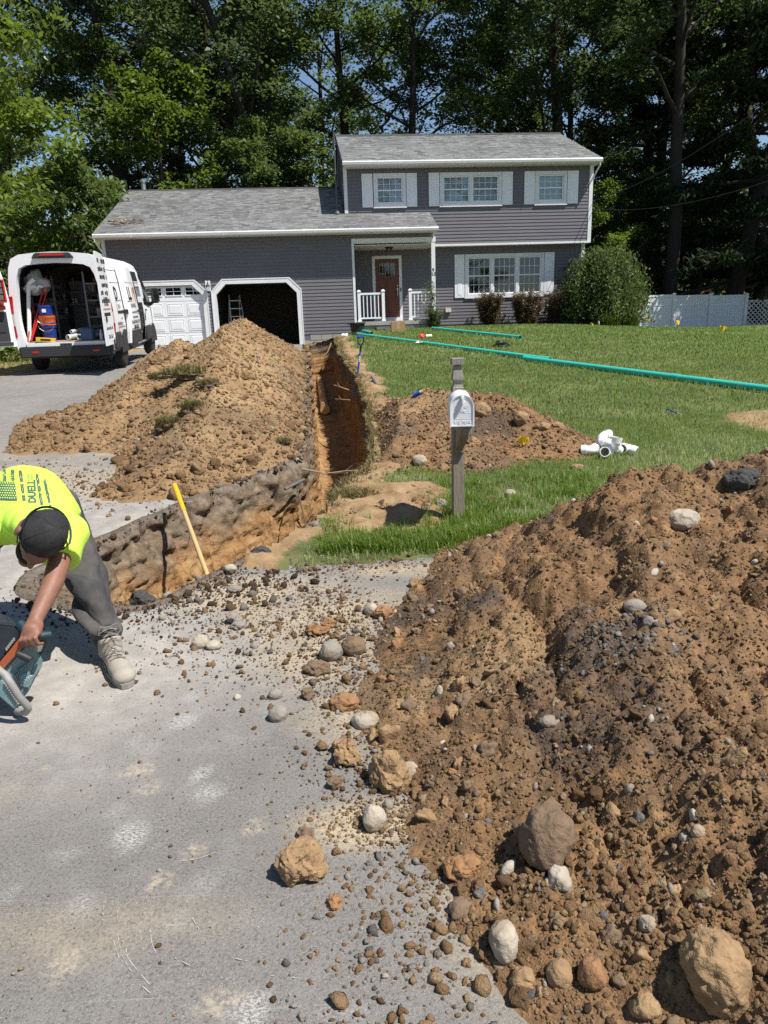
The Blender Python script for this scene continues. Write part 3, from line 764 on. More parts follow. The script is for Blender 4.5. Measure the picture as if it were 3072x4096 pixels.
# part of the lower run hides behind the porch roof: fine.  gable siding on the left cheek
cheek = MB().prism([(NU, UZT - .1), (URN, URZ - .2), (UBK, UZT - .1)], UX0 + .012, UX0 + .12, 'x').build('gable_wall', SID, house)
MB().prism([(NU, UZT - .1), (URN, URZ - .2), (UBK, UZT - .1)], UX1 - .12, UX1 - .012, 'x').build('gable_wall', SID, house)
def rk(z):
    y0 = NU + .1
    lo = GE + (z - GEZ) / kz if z < GRZ else 0
    a = max(y0, 0); 
    k2 = (URZ - UEZ) / (URN - UE); yb = URN - .05
    if z > UZT - .1: a = max(a, UE + (z - UEZ + .22) / k2)
    b = min(yb, (lo if z < GRZ else yb))
    return (a, max(a, b if z < GRZ else yb))
z_ = UZ0 + EXPO * 10
siding(cheek, 0, 0, z_, URZ - .3, UX0 + .012, axis='y', flip=-1, rake=rk)
MB().bx(UX0 - .02, UX0 + .10, NU - .024, NU + .12, 5.33, UZT).build('corner_trim', WHT, house)
MB().bx(UX1 - .11, UX1 + .02, NU - .024, NU + .12, UZ0 - .05, UZT).build('corner_trim', WHT, house)
MB().bx(4.72, UX1 + .02, NU - .03, NL + .05, UZ0 - .05, UZ0 - .003).build('overhang_soffit', SOF, house)
MB().bx(4.72, UX1 + .022, NU - .034, NU - .001, UZ0 - .055, UZ0 + .012).build('overhang_trim', WHT, house)
udeck = MB()
UR0, UR1 = 1.67, 10.80
udeck.prism([(UE, UEZ - .03), (URN, URZ - .03), (URN, URZ - .16), (UE + .02, UEZ - .12)], UR0, UR1, 'x')
udeck.prism([(URN, URZ - .02), (10.3, 6.9), (10.3, 6.8), (URN, URZ - .16)], UR0, UR1, 'x')
uroof = udeck.build('upper_roof', ROOFD, house)
V_, F_, T_ = roof_plane('s', UR0 - .01, UR1 + .01, UE - .03, UEZ, URN, URZ, seed=5)
tag(np_mesh('shingles', V_, F_, SHG, uroof, {'tone': ('FACE', np.clip(T_ + .12, 0, 1))}), kind='stuff')
MB().prism([(URN - .14, URZ - .035), (URN, URZ + .06), (URN + .14, URZ - .035), (URN, URZ + .015)], UR0 - .02, UR1 + .02, 'x').build('ridge_cap', ROOFD, uroof)
for xx in (UR0 - .02, UR1):
    MB().prism([(UE - .02, UEZ - .14), (URN, URZ - .17), (URN, URZ - .02), (UE - .02, UEZ)], xx, xx + .02, 'x').build('rake_board', SID if xx < 5 else WHT, house)
gutter(UR0 - .01, UR1 + .02, UE, UEZ - .015)
MB().bx(UR0 + .01, UR1 - .01, UE + .002, NU + .14, UZT - .01, UZT + .02).build('soffit', SOF, house)
sv = MB()
for k in range(60): sv.bx(UX0 + .1 + k * .15, UX0 + .115 + k * .15, UE + .05, NU - .03, UZT - .014, UZT - .0105)
sv.build('soffit_vents', M('soffit_groove', (.42, .41, .38), .7), house)['kind'] = 'stuff'

# ---- windows
CURT = M('curtain_white', (.74, .76, .78), .9, var=.25, vscale=7, stretch=(6, 1, .4))
BLIND = M('blind_beige', (.58, .60, .48), .9, var=.1)
DRK = M('dim_room', (.035, .035, .035), .9)  # near-black colour carries the shade of the rooms behind the glass
def sash_window(par, xa, xb, za, zb, y, upper=(4, 2), lower=(4, 2), glass=GLASS):
    """one double hung unit: two panes, muntins, rails"""
    zm = (za + zb) / 2
    fr = MB()
    t_ = .042
    for a_ in ((xa, xb, zb - t_, zb), (xa, xb, za, za + t_), (xa, xa + t_, za + t_, zb - t_), (xb - t_, xb, za + t_, zb - t_)): fr.bx(a_[0], a_[1], y - .03, y + .05, a_[2], a_[3])
    fr.build('sash_frame', WHT2, par)
    MB().bx(xa + t_, xb - t_, y - .012, y + .035, zm - .022, zm + .022).build('meeting_rail', WHT2, par)
    for (z0, z1, g_, yy) in ((zm + .022, zb - t_, upper, y + .004), (za + t_, zm - .022, lower, y + .02)):
        MB().bx(xa + t_, xb - t_, yy + .004, yy + .008, z0, z1).build('pane', glass, par)
        for i in range(1, g_[0]):
            xx = xa + t_ + (xb - xa - 2 * t_) * i / g_[0]; MB().bx(xx - .007, xx + .007, yy - .006, yy + .003, z0, z1).build('muntin', WHT2, par)
        for i in range(1, g_[1]):
            zz = z0 + (z1 - z0) * i / g_[1]; MB().bx(xa + t_, xb - t_, yy - .0035, yy + .0035, zz - .007, zz + .007).build('muntin', WHT2, par)
def window(name, a, b, c, d, yw, units, glass, back, bmat, label):
    fr = MB(); t_ = .115
    for q in ((a, b, d - t_, d), (a, b, c, c + t_), (a, a + t_, c + t_, d - t_), (b - t_, b, c + t_, d - t_)): fr.bx(q[0], q[1], yw - .045, yw + .10, q[2], q[3])
    w_ = fr.build(name, WHT, house); w_['label'] = label
    n = units; inner = (b - a - 2 * t_); mul = .10; uw = (inner - mul * (n - 1)) / n
    for i in range(n):
        xa = a + t_ + i * (uw + mul)
        if i: MB().bx(xa - mul, xa, yw - .045, yw + .09, c + t_, d - t_).build('mullion', WHT, w_)
        sash_window(w_, xa + .002, xa + uw - .002, c + t_ + .002, d - t_ - .002, yw + .02, glass=glass)
        MB().bx(xa, xa + uw, yw + back, yw + back + .01, c + t_, d - t_).build('curtain_or_dark_backing', bmat, w_)
    MB().bx(a - .02, b + .02, yw - .06, yw - .002, c - .035, c - .003).build('sill', WHT, w_)
    return w_
window('window', *WINS[0], NU, 1, GLASS, .10, CURT, 'single sash window nearest the garage roof')
window('window', *WINS[1], NU, 2, GLASS, .10, CURT, 'double sash window in the middle of the upper storey')
window('window', *WINS[2], NU, 1, GLASS, .10, BLIND, 'single sash window with a pale blind at the far end')
LW = (6.08, 9.09, 2.37, 3.905)
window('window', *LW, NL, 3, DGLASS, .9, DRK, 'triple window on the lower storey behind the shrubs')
def shutter(a, b, c, d, yw):
    s_ = MB().bx(a, b, yw - .045, yw - .018, c, d).build('shutter', WHT2, house, bevel=.004)
    for z0, z1 in ((c + .06, (c + d) / 2 - .04), ((c + d) / 2 + .04, d - .06)):
        m_ = MB(); xa, xb = a + .065, b - .065
        m_.add([(xa, yw - .0455, z0), (xb, yw - .0455, z0), (xb, yw - .0455, z1), (xa, yw - .0455, z1), (xa + .018, yw - .032, z0 + .018), (xb - .018, yw - .032, z0 + .018), (xb - .018, yw - .032, z1 - .018), (xa + .018, yw - .032, z1 - .018),
                (xa + .05, yw - .05, z0 + .05), (xb - .05, yw - .05, z0 + .05), (xb - .05, yw - .05, z1 - .05), (xa + .05, yw - .05, z1 - .05)],
               [(0, 1, 5, 4), (1, 2, 6, 5), (2, 3, 7, 6), (3, 0, 4, 7), (4, 5, 9, 8), (5, 6, 10, 9), (6, 7, 11, 10), (7, 4, 8, 11), (8, 9, 10, 11)])
        for i in range(len(m_.v)): m_.v[i] = (m_.v[i][0], m_.v[i][1] - .0045, m_.v[i][2])
        m_.build('shutter_panel', WHT2, s_)
for a, b in SHUT: shutter(a, b, 5.51, 6.605, NU)
shutter(5.69, 6.06, 2.37, 3.9, NL); shutter(9.105, 9.48, 2.40, 3.905, NL)

# ---- lower storey
LZ0, LZT = 1.42, UZ0 - .05
DR = (2.73, 3.61, 1.75, 3.82)
lc = MB()
wall_with_holes(lc, GX1 + .05, UX1 - .04, 1.0, LZT, NL + .004, NL + .14, [(DR[0], DR[1], 1.0, DR[3]), (LW[0] + .09, LW[1] - .09, LW[2] + .09, LW[3] - .09)])
lc.bx(UX1 - .18, UX1 - .04, NL + .14, UBK, 1.0, LZT); lc.bx(GX1 - .14, GX1, .14, NL + .2, 1.2, LZT)
lwall = lc.build('lower_wall', SID, house)
siding(lwall, GX1 + .06, UX1 - .15, LZ0, LZT, NL + .004, [rect_hole(DR[0] - .06, DR[1] + .06, 1.0, DR[3] + .06), rect_hole(LW[0] + .03, LW[1] - .03, LW[2] + .03, LW[3] - .03)])
MB().bx(UX1 - .15, UX1 - .02, NL - .024, NL + .12, LZ0 - .02, LZT).build('corner_trim', WHT, house)
MB().bx(4.74, UX1 - .05, NL + .008, NL + .14, .9, LZ0 - .003).build('foundation_wall', CONC, house)
MB().bx(5.32, 5.54, NL - .10, NL - .012, 1.86, 2.02).build('vent_hood', M('vent_beige', (.60, .57, .46), .6), house, bevel=.012)
# ---- porch
MB().bx(1.84, 4.70, -.12, NL, 1.48, 1.62).build('porch_slab', CONC, house, bevel=.012)
stp = MB().bx(1.95, 4.62, -.04, NL - .1, .9, 1.477).build('porch_base', CONC, house)
for r_ in range(2):
    x = 1.96 + .2 * r_
    while x < 4.6:
        b_ = min(x + .39, 4.61); MB().bx(x + .004, b_ - .004, -.056, -.03, 1.09 + .19 * r_ + .004, 1.09 + .19 * (r_ + 1) - .004).build('concrete_block', CONC, stp, bevel=.005); x = b_
STONE = M('ledge_stone', (.17, .16, .16), .85, var=.4, vscale=12, bump=.9, bscale=16)
for a, b in ((2.52, 2.98), (3.39, 3.82)): MB().bx(a, b, -.42, -.07, 1.33, 1.43).build('stone_tread', STONE, house, bevel=.015)
MB().bx(2.56, 3.80, -.38, -.06, 1.0, 1.325).build('step_base', STONE, house)
col = MB().bx(4.54, 4.67, -.02, .11, 1.622, 4.19).build('porch_column', WHT, house)
NUMB = M('number_black', (.02, .02, .02), .5)
text_obj('10', .17, NUMB, col, frame((4.605, -.022, 3.13), (1, 0, 0), (0, 0, 1)), 'house_number', .003, bold=.004)
bd = MB(); bd.tube([(4.57, -.025, 3.24), (4.585, -.025, 3.29), (4.575, -.025, 3.33)], .009, 6); bd.tube([(4.585, -.025, 3.29), (4.63, -.025, 3.31)], .012, 6); bd.tube([(4.58, -.025, 3.27), (4.64, -.025, 3.25)], .007, 6); bd.tube([(4.59, -.025, 3.30), (4.61, -.025, 3.34)], .007, 6)
bd.build('bird_ornament', NUMB, col)
MB().bx(1.80, 1.88, -.02, .10, 1.48, 4.19).build('porch_trim', WHT, house)
MB().bx(1.80, 4.69, -.03, .14, 4.19, 4.345).build('porch_beam', WHT, house)
MB().bx(1.88, 4.69, .14, NL, 4.13, 4.16).build('porch_ceiling', SOF, house)
pg = MB()
for k in range(26): pg.bx(1.95 + k * .105, 1.958 + k * .105, .15, NL - .02, 4.1265, 4.1295)
pg.build('ceiling_grooves', M('soffit_groove', (.42, .41, .38), .7), house)['kind'] = 'stuff'
MB().bx(1.80, 4.60, -.0, .13, 4.345, GZT - .021).build('frieze_wall', SID, house)
# front door
dt = MB()
for q in ((DR[0] - .105, DR[0], 1.62, DR[3] + .105), (DR[1], DR[1] + .105, 1.62, DR[3] + .105), (DR[0], DR[1], DR[3], DR[3] + .105)): dt.bx(q[0], q[1], NL - .03, NL + .1, q[2], q[3])
dt.build('door_trim', WHT, house)
RED = M('red_brown_paint', (.165, .050, .032), .5, var=.12, vscale=3)
door = MB()
wall_with_holes(door, DR[0] + .005, DR[1] - .005, DR[2], DR[3] - .005, NL + .01, NL + .055, [(2.86, 3.05, 3.23, 3.69), (3.075, 3.265, 3.23, 3.69), (3.29, 3.48, 3.23, 3.69)])
door = door.build('front_door', RED, house)
for a in (2.86, 3.075, 3.29):
    p_ = MB().bx(a, a + .19, NL + .03, NL + .036, 3.23, 3.69).build('pane', DGLASS, door)
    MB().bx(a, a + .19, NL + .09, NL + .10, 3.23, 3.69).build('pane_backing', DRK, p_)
    m_ = MB(); LEAD = M('lead_came', (.5, .5, .5), .4, .6)
    for zz in (3.32, 3.60, 3.64): m_.bx(a, a + .19, NL + .024, NL + .028, zz, zz + .006)
    for xx in (.035, .15): m_.bx(a + xx, a + xx + .006, NL + .0225, NL + .0235, 3.24, 3.68)
    m_.build('lead_pattern', LEAD, p_)
m_ = MB()
for z0, z1, x0, x1 in ((1.92, 3.08, 2.86, 3.13), (1.92, 3.08, 3.21, 3.48)):
    for q in ((x0, x1, z1, z1 + .012), (x0, x1, z0 - .012, z0), (x0 - .012, x0, z0, z1), (x1, x1 + .012, z0, z1)): m_.bx(q[0], q[1], NL - .002, NL + .009, q[2], q[3])
m_.bx(2.84, 3.50, NL - .025, NL + .009, 3.165, 3.20); 
for k in range(5): m_.bx(2.88 + k * .14, 2.92 + k * .14, NL - .018, NL + .008, 3.135, 3.164)
m_.build('door_moulding', RED, door)
STEEL = M('brushed_steel', (.55, .54, .5), .3, .95, var=.08)
MB().tube([(3.545, NL - .02, 2.73), (3.545, NL - .06, 2.70), (3.545, NL - .06, 2.50), (3.545, NL - .02, 2.46)], .010, 8).bx(3.52, 3.57, NL - .014, NL + .01, 2.68, 2.79).lathe([(.025, 0), (.025, .03)], (3.545, NL - .022, 2.88), 12, 'y').build('door_handle', STEEL, door)
MB().bx(3.645, 3.685, NL - .055, NL - .031, 2.66, 2.79).build('doorbell', BLACKM, house, bevel=.006)
MB().bx(2.66, 3.70, NL - .10, NL + .0, 1.622, 1.745).build('threshold', WHT, house)
# railings
def newel(x, y, z0, z1):
    n_ = MB().bx(x - .05, x + .05, y - .05, y + .05, z0, z1 - .07).build('newel_post', WHT2, house)
    MB().add([(x - .065, y - .065, z1 - .07), (x + .065, y - .065, z1 - .07), (x + .065, y + .065, z1 - .07), (x - .065, y + .065, z1 - .07), (x - .065, y - .065, z1 - .035), (x + .065, y - .065, z1 - .035), (x + .065, y + .065, z1 - .035), (x - .065, y + .065, z1 - .035), (x - .02, y - .02, z1), (x + .02, y - .02, z1), (x + .02, y + .02, z1), (x - .02, y + .02, z1)],
             [(0, 3, 2, 1), (0, 1, 5, 4), (1, 2, 6, 5), (2, 3, 7, 6), (3, 0, 4, 7), (4, 5, 9, 8), (5, 6, 10, 9), (6, 7, 11, 10), (7, 4, 8, 11), (8, 9, 10, 11)]).build('post_cap', WHT2, n_)
    MB().bx(x - .07, x + .07, y - .07, y + .07, z0, z0 + .05).build('post_base', WHT2, n_)
    return n_
yr_ = .05
for xa, xb, n in ((1.99, 2.83, 5), (3.78, 4.54, 4)):
    newel(xa, yr_, 1.622, 2.68)
    if n == 5: newel(xb, yr_, 1.622, 2.68)
    MB().bx(xa + .05, xb - (.05 if n == 5 else 0), yr_ - .03, yr_ + .03, 2.51, 2.58).build('handrail', WHT2, house, bevel=.008)
    MB().bx(xa + .05, xb - (.05 if n == 5 else 0), yr_ - .022, yr_ + .022, 1.71, 1.76).build('bottom_rail', WHT2, house)
    for k in range(n):
        xx = xa + .15 + k * .13; MB().bx(xx - .016, xx + .016, yr_ - .016, yr_ + .016, 1.76, 2.51).build('baluster', WHT2, house)
# fixtures
pl = empty('porch_light', (0, 0, 0), 0, parent=house)
MB().lathe([(.15, 4.125), (.16, 4.11), (.12, 4.085), (.10, 4.08)], (3.16, .75, 0), 6).build('light_cap', BLACKM, pl)
MB().lathe([(.085, 3.985), (.095, 4.08)], (3.16, .75, 0), 6).build('light_glass', GLASS, pl)
m_ = MB()
for k in range(6):
    a = k * math.pi / 3; m_.tube([(3.16 + .1 * math.cos(a), .75 + .1 * math.sin(a), 4.085), (3.16 + .09 * math.cos(a), .75 + .09 * math.sin(a), 3.98)], .007, 5)
m_.lathe([(.095, 3.975), (.095, 3.985)], (3.16, .75, 0), 6); m_.build('light_frame', BLACKM, pl)
lw = empty('wall_lantern', (0, 0, 0), 0, parent=house)
MB().bx(-3.20, -3.02, -.03, -.018, 2.78, 3.13).build('mounting_plate', WHT2, lw, bevel=.008)
MB().lathe([(.01, 3.06), (.03, 3.0), (.075, 2.95), (.07, 2.93)], (-3.1, -.14, 0), 8).lathe([(.05, 2.77), (.03, 2.74), (.0, 2.73)], (-3.1, -.14, 0), 8).tube([(-3.1, -.03, 2.98), (-3.1, -.08, 3.07), (-3.1, -.14, 3.05)], .012, 6).build('lantern_metal', BLACKM, lw)
MB().lathe([(.05, 2.77), (.068, 2.93)], (-3.1, -.14, 0), 8).build('lantern_glass', GLASS, lw)
# downspouts
ds = MB().tube([(GX0 - .10, GE - .05, GEZ - .13), (GX0 - .10, GE - .05, GEZ - .2), (GX0 + .02, -.06, GEZ - .55), (GX0 + .03, -.055, 3.7), (GX0 + .03, -.055, 1.0)], [(.04, .03)] * 5, 8).build('downspout', WHT, house, smooth=40)
MB().tube([(UX1 + .09, UE - .05, UEZ - .13), (UX1 + .09, UE - .05, UEZ - .22), (UX1 + .05, NU - .03, UEZ - .5), (UX1 + .05, NU + .02, UEZ - .6)], [(.04, .03)] * 4, 8).build('downspout', WHT, house, smooth=40)
MB().tube([(UX1 + .03, NL - .03, 2.2), (UX1 + .03, NL - .03, 1.75), (UX1 + .03, NL - .06, 1.6), (UX1 + .10, NL - .22, 1.48), (UX1 + .2, NL - .35, 1.36)], [(.04, .03)] * 5, 8).tube([(UX1 - .08, NL - .06, 2.3), (UX1 - .08, NL - .06, 1.3)], [(.04, .03)] * 2, 8).build('downspout', WHT, house, smooth=40)
# roof furniture
MB().lathe([(.11, 0), (.12, .05), (.055, .14), (.055, .19)], (1.42, 1.35, GEZ + kz * (1.35 - GE) - .02), 12).tube([(1.42, 1.35, GEZ + kz * (1.35 - GE)), (1.42, 1.35, 7.95)], .028, 8).build('vent_pipe', M('vent_grey', (.10, .10, .105), .6, .3), house, smooth=40)
MB().lathe([(.16, 6.75), (.16, 6.87), (.09, 6.88), (.09, 7.18), (.13, 7.2), (.13, 7.28), (.0, 7.34)], (-6.0, GRN + .25, 0), 12).build('flue_pipe', M('galvanised', (.5, .5, .5), .35, .8), house, smooth=40)
# leaves lying on the garage roof
LFR = M('dry_leaf', (.42, .29, .14), .8, var=.35, vscale=20)
lv = MB()
for k in range(16):
    x = -5.75 + random.gauss(0, .2); y = .62 + random.gauss(0, .09); z = GEZ + kz * (y - GE) + .05 + random.random() * .05; a = random.random() * 6.3; s_ = random.uniform(.08, .17)
    c_, d_ = math.cos(a), math.sin(a)
    lv.add([(x - s_ * c_, y - s_ * d_ * .6, z), (x + s_ * .5 * d_, y - s_ * .4 * c_, z + .06), (x + s_ * c_, y + s_ * d_ * .6, z + .01), (x - s_ * .5 * d_, y + s_ * .4 * c_, z + .05)], [(0, 1, 2, 3)])
lvo = lv.build('fallen_leaf_cluster', LFR); lvo.matrix_world = Matrix.Translation(HO) @ Matrix.Rotation(HR, 4, 'Z')
tag(lvo, 'cluster of dry tan leaves caught on the garage roof', 'leaves', kind='stuff')
# ================================================================ vegetation
def mat_leaf(name, dark, mid, light, trans=.35, rough=.42, spec=.5):
    t = NT(name)
    rnd = t.n('ObjectInfo').outputs['Random']
    c = t.ramp(t.attr('tone'), [(0, dark), (.5, mid), (1, light)])
    c = t.mix(t.math('MULTIPLY', rnd, .35), c, tuple(k * .55 for k in mid))
    p = t.bsdf(c, rough, 0, None, spec)
    tr = t.n('BsdfTranslucent'); t.set(tr.inputs[0], t.mix(.5, c, (light[0] * 1.3, light[1] * 1.5, light[2] * .6)))
    mx = t.n('MixShader', i_0=trans); t.t.links.new(p.outputs[0], mx.inputs[1]); t.t.links.new(tr.outputs[0], mx.inputs[2])
    return t.done(mx)
LEAF_D = mat_leaf('leaf_dark_green', (.036, .060, .024), (.080, .120, .046), (.165, .21, .098), .36, .5, .35)
LEAF_M = mat_leaf('leaf_mid_green', (.040, .070, .020), (.095, .142, .042), (.185, .235, .09), .4, .5, .35)
LEAF_L = mat_leaf('leaf_bright_green', (.045, .078, .012), (.115, .165, .026), (.20, .26, .05), .45, .42)
LEAF_C = mat_leaf('needle_dark', (.012, .022, .011), (.024, .042, .020), (.050, .075, .034), .16, .7, .12)
LEAF_W = mat_leaf('leaf_weeping', (.038, .062, .016), (.085, .125, .038), (.17, .215, .080), .3, .6, .2)
LEAF_R = mat_leaf('leaf_barberry', (.038, .036, .018), (.110, .062, .044), (.20, .15, .095), .25, .45)
BARK = M('bark_grey_brown', (.060, .050, .040), .9, var=.4, vscale=3, bump=.9, bscale=9, stretch=(1, 1, .25))
BARKD = M('bark_dark', (.030, .025, .021), .9, var=.4, vscale=3, bump=.9, bscale=9, stretch=(1, 1, .25))

def leaves_np(C, L, Wd, r_, droop=.35, tone=None, up_bias=.9):
    """C (n,3) centres -> folded rhombic leaves"""
    n = len(C)
    L = L * r_.uniform(.65, 1.35, n); Wd = Wd * r_.uniform(.7, 1.3, n)
    th = r_.uniform(0, 2 * np.pi, n)
    d = np.c_[np.cos(th), np.sin(th), -droop + r_.normal(0, .35, n)]; d /= np.linalg.norm(d, axis=1)[:, None]
    u = np.c_[r_.normal(0, .55, n), r_.normal(0, .55, n), np.full(n, up_bias)]
    s = np.cross(d, u); s /= np.linalg.norm(s, axis=1)[:, None] + 1e-9
    nrm = np.cross(s, d)
    a = C - d * L[:, None] * .5; b = C + d * L[:, None] * .5
    f = nrm * (Wd * .22)[:, None]
    l = C - d * L[:, None] * .08 - s * Wd[:, None] * .5 + f; q = C - d * L[:, None] * .08 + s * Wd[:, None] * .5 + f
    V = np.stack([a, l, b, q], 1).reshape(-1, 3)
    F = np.arange(n)[:, None] * 4 + np.array([[0, 1, 2, 3]])
    if tone is None: tone = np.clip(r_.normal(.5, .22, n), 0, 1)
    return V, F, tone

def branch_path(p, d, L, r_, n=5, curl=.25, lift=.0):
    P = [np.array(p, float)]; d = np.array(d, float)
    for i in range(n):
        d = d + r_.normal(0, curl, 3) * .5 + np.array([0, 0, lift]); d /= np.linalg.norm(d); P.append(P[-1] + d * L / n)
    return P
def make_tree(name, seed, H, base, Rr, nleaf, ll, lw, leafmat, barkmat, trunk_r=.32, nlimb=20, spread=.75, clump=.75, limb_up=.45, droop=.35, prof='oval', fork=True, lean=(0, 0)):
    """returns (crown mesh, trunk mesh)"""
    r_ = np.random.default_rng(seed)
    tm = MB(); tips = []
    tp = [np.array([0, 0, -.3])]; d = np.array([lean[0], lean[1], 1.0])
    nseg = 9
    for i in range(nseg):
        d = d + np.r_[r_.normal(0, .05, 2), 0]; d /= np.linalg.norm(d); tp.append(tp[-1] + d * (H * .93) / nseg)
    rad = [trunk_r * (1.25 if i == 0 else 1) * (1 - .92 * (i / nseg) ** 1.1) + .02 for i in range(nseg + 1)]
    tm.tube(tp, rad, 9)
    TPp = np.array(tp); hh = TPp[:, 2]
    for k in range(nlimb):
        f = (k + r_.uniform(0, .9)) / nlimb; h = base + (H * .96 - base) * f ** .92
        p = np.array([np.interp(h, hh, TPp[:, j]) for j in range(3)])
        if prof == 'oval': R_ = Rr * (math.sin(math.pi * (.18 + .80 * f)) ** .7)
        elif prof == 'cone': R_ = Rr * (1 - .93 * f) + .25
        else: R_ = Rr * (1 - .55 * f ** 2)
        a = k * 2.4 + r_.uniform(-.5, .5)
        upv = limb_up + (.9 - limb_up) * f * .6 if prof != 'cone' else limb_up
        L = R_ * r_.uniform(.75, 1.12) / max(.6, math.cos(math.atan(upv)))
        P = branch_path(p, (math.cos(a), math.sin(a), upv), L, r_, 5, .22, .03 if prof != 'cone' else -.02)
        br = max(.02, trunk_r * .36 * (1 - f * .75)); tm.tube(P, [br, br * .8, br * .62, br * .45, br * .3, .012], 6)
        ns = 6 if prof != 'cone' else 5
        for j in range(ns):
            q = r_.uniform(.3, 1.0); i0 = min(int(q * 5), 4); w_ = q * 5 - i0; pp = P[i0] * (1 - w_) + P[i0 + 1] * w_
            dv = P[i0 + 1] - P[i0]; dv /= np.linalg.norm(dv); sd = np.cross(dv, [0, 0, 1]); sd /= np.linalg.norm(sd) + 1e-9
            e = dv * .6 + sd * r_.choice([-1, 1]) * r_.uniform(.4, 1) + np.array([0, 0, r_.normal(.1, .3) if prof != 'cone' else -.12])
            Q = branch_path(pp, e, L * spread * r_.uniform(.28, .5), r_, 3, .3); tm.tube(Q, [br * .3, br * .22, br * .14, .006], 4)
            tips += [Q[1], Q[2], Q[3], (Q[2] + Q[3]) / 2]
        tips += [P[3], P[4], P[5], P[5]]
    tips = np.array(tips)
    wgt = r_.gamma(1.3, 1, len(tips)); idx = r_.choice(len(tips), nleaf, p=wgt / wgt.sum())
    rr = r_.normal(0, 1, (nleaf, 3)) * np.array([clump, clump, clump * .55]) * r_.uniform(.5, 1, len(tips))[idx][:, None]
    C = tips[idx] + rr * .62
    tone = np.clip(.5 + .16 * r_.normal(0, 1, len(tips))[idx] + r_.normal(0, .16, nleaf), 0, 1)
    V, F, T = leaves_np(C, ll, lw, r_, droop, tone)
    cm = np_mesh('crown', V, F, leafmat, attrs={'tone': ('FACE', T)}, link_=False)
    return cm, tm.build('trunk', barkmat, smooth=50, link_=False)
def plant_tree(name, meshes, x, y, label, sc_=1.0, rz=0.0, group=None, cat='tree', z=None, mats=None, sz=None):
    o = empty(name, (x, y, float(G(x, y)) if z is None else z), rz, label, cat, group)
    o.scale = (sc_, sc_, sz if sz else sc_)
    for nm, me in zip(('crown', 'trunk'), meshes):
        c = bpy.data.objects.new(nm, me); link(c, o)
        if mats and nm == 'crown':
            c.material_slots[0].link = 'OBJECT'; c.material_slots[0].material = mats
    return o
T_A = make_tree('oak', 101, 25, 5.5, 6.4, 27000, .245, .15, LEAF_D, BARKD, .42, 28, limb_up=.65)
T_B = make_tree('oak', 202, 23, 4.0, 6.2, 26000, .24, .145, LEAF_M, BARKD, .36, 28, limb_up=.55)
T_C = make_tree('oak', 303, 26, 8.0, 5.6, 22000, .24, .145, LEAF_D, BARKD, .34, 24, limb_up=.75)
T_D = make_tree('maple', 404, 11, 1.2, 3.6, 15000, .20, .13, LEAF_L, BARK, .16, 24, limb_up=.35, clump=.55, droop=.5)
T_E = make_tree('spruce', 505, 22, 1.5, 4.6, 30000, .34, .10, LEAF_C, BARKD, .36, 46, limb_up=-.08, prof='cone', clump=.5, droop=.7)
T_F = make_tree('oak', 606, 22, 3.0, 6.8, 26000, .25, .145, LEAF_M, BARKD, .3, 30, limb_up=.5)
BK = 'tall trees standing behind the house'
back = [
    ('leafy_tree', T_F, -17.5, 36, 1.0, .4, 'dense leafy tree behind the parked van'),
    ('leafy_tree', T_A, -13.2, 39, 1.0, 1.9, 'dark leafy tree rising behind the left end of the garage roof'),
    ('leafy_tree', T_A, -8.3, 43, 1.0, 4.1, 'tall forked dark tree behind the middle of the garage roof'),
    ('leafy_tree', T_C, -5.2, 39, 1.02, .3, 'open crowned tree just left of the upper storey'),
    ('leafy_tree', T_B, -1.2, 42, 1.0, 2.2, 'broad tree behind the left end of the upper roof'),
    ('leafy_tree', T_B, 2.0, 41, .9, 5.0, 'leafy tree behind the middle of the upper roof'),
    ('leafy_tree', T_A, 9.6, 40, .98, 3.1, 'large dark tree behind the right end of the upper roof'),
    ('leafy_tree', T_C, 14.2, 36, 1.0, 1.2, 'straight dark trunked tree rising behind the white fence'),
    ('leafy_tree', T_F, 12.6, 47, 1.0, 2.7, 'pale leafy tree seen between the house and the dark trunk'),
    ('leafy_tree', T_B, -21.5, 45, 1.0, .9, 'distant leafy tree at the far left of the wood'),
    ('leafy_tree', T_F, -4.0, 55, 1.05, 3.6, 'far leafy tree seen through the gap over the garage'),
    ('leafy_tree', T_C, 9.3, 54, 1.0, 3.9, 'far tree seen past the large dark tree'),
    ('leafy_tree', T_B, -14.0, 56, 1.1, 5.5, 'far tree behind the dark tree at the garage end'),
    ('leafy_tree', T_B, -9.5, 50, 1.05, 2.9, 'leafy tree deep in the wood left of the forked tree'),
    ('leafy_tree', T_B, 7.2, 46, 1.0, .7, 'full crowned tree just right of the sky gap'),
    ('leafy_tree', T_F, 17.4, 41, 1.0, 4.4, 'full leafed tree between the spruces and the straight trunk'),
    ('leafy_tree', T_F, 20.0, 52, 1.0, .2, 'far leafy tree behind the spruces'),
]
for nm, me, x, y, s_, rz, lab in back: plant_tree(nm, me, x, y, lab, s_, rz, BK)
SP = 'dark spruces at the right edge of the yard'
for x, y, s_, rz, lab in [(17.0, 35.5, 1.05, .3, 'dark spruce standing nearest the right edge behind the lattice'), (15.6, 43, 1.1, 2.0, 'dark spruce behind the white fence beside the straight trunk'), (20.5, 39, 1.15, 4.0, 'outermost dark spruce of the row behind the lattice'), (19.5, 31, .95, 1.0, 'dark spruce whose branches droop over the lattice'), (17.6, 46, 1.2, 3.0, 'tall dark spruce filling the gap behind the other spruces'), (23.5, 44, 1.2, 5.0, 'far dark spruce at the right edge of the wood')]:
    plant_tree('spruce_tree', T_E, x, y, lab, s_, rz, SP)
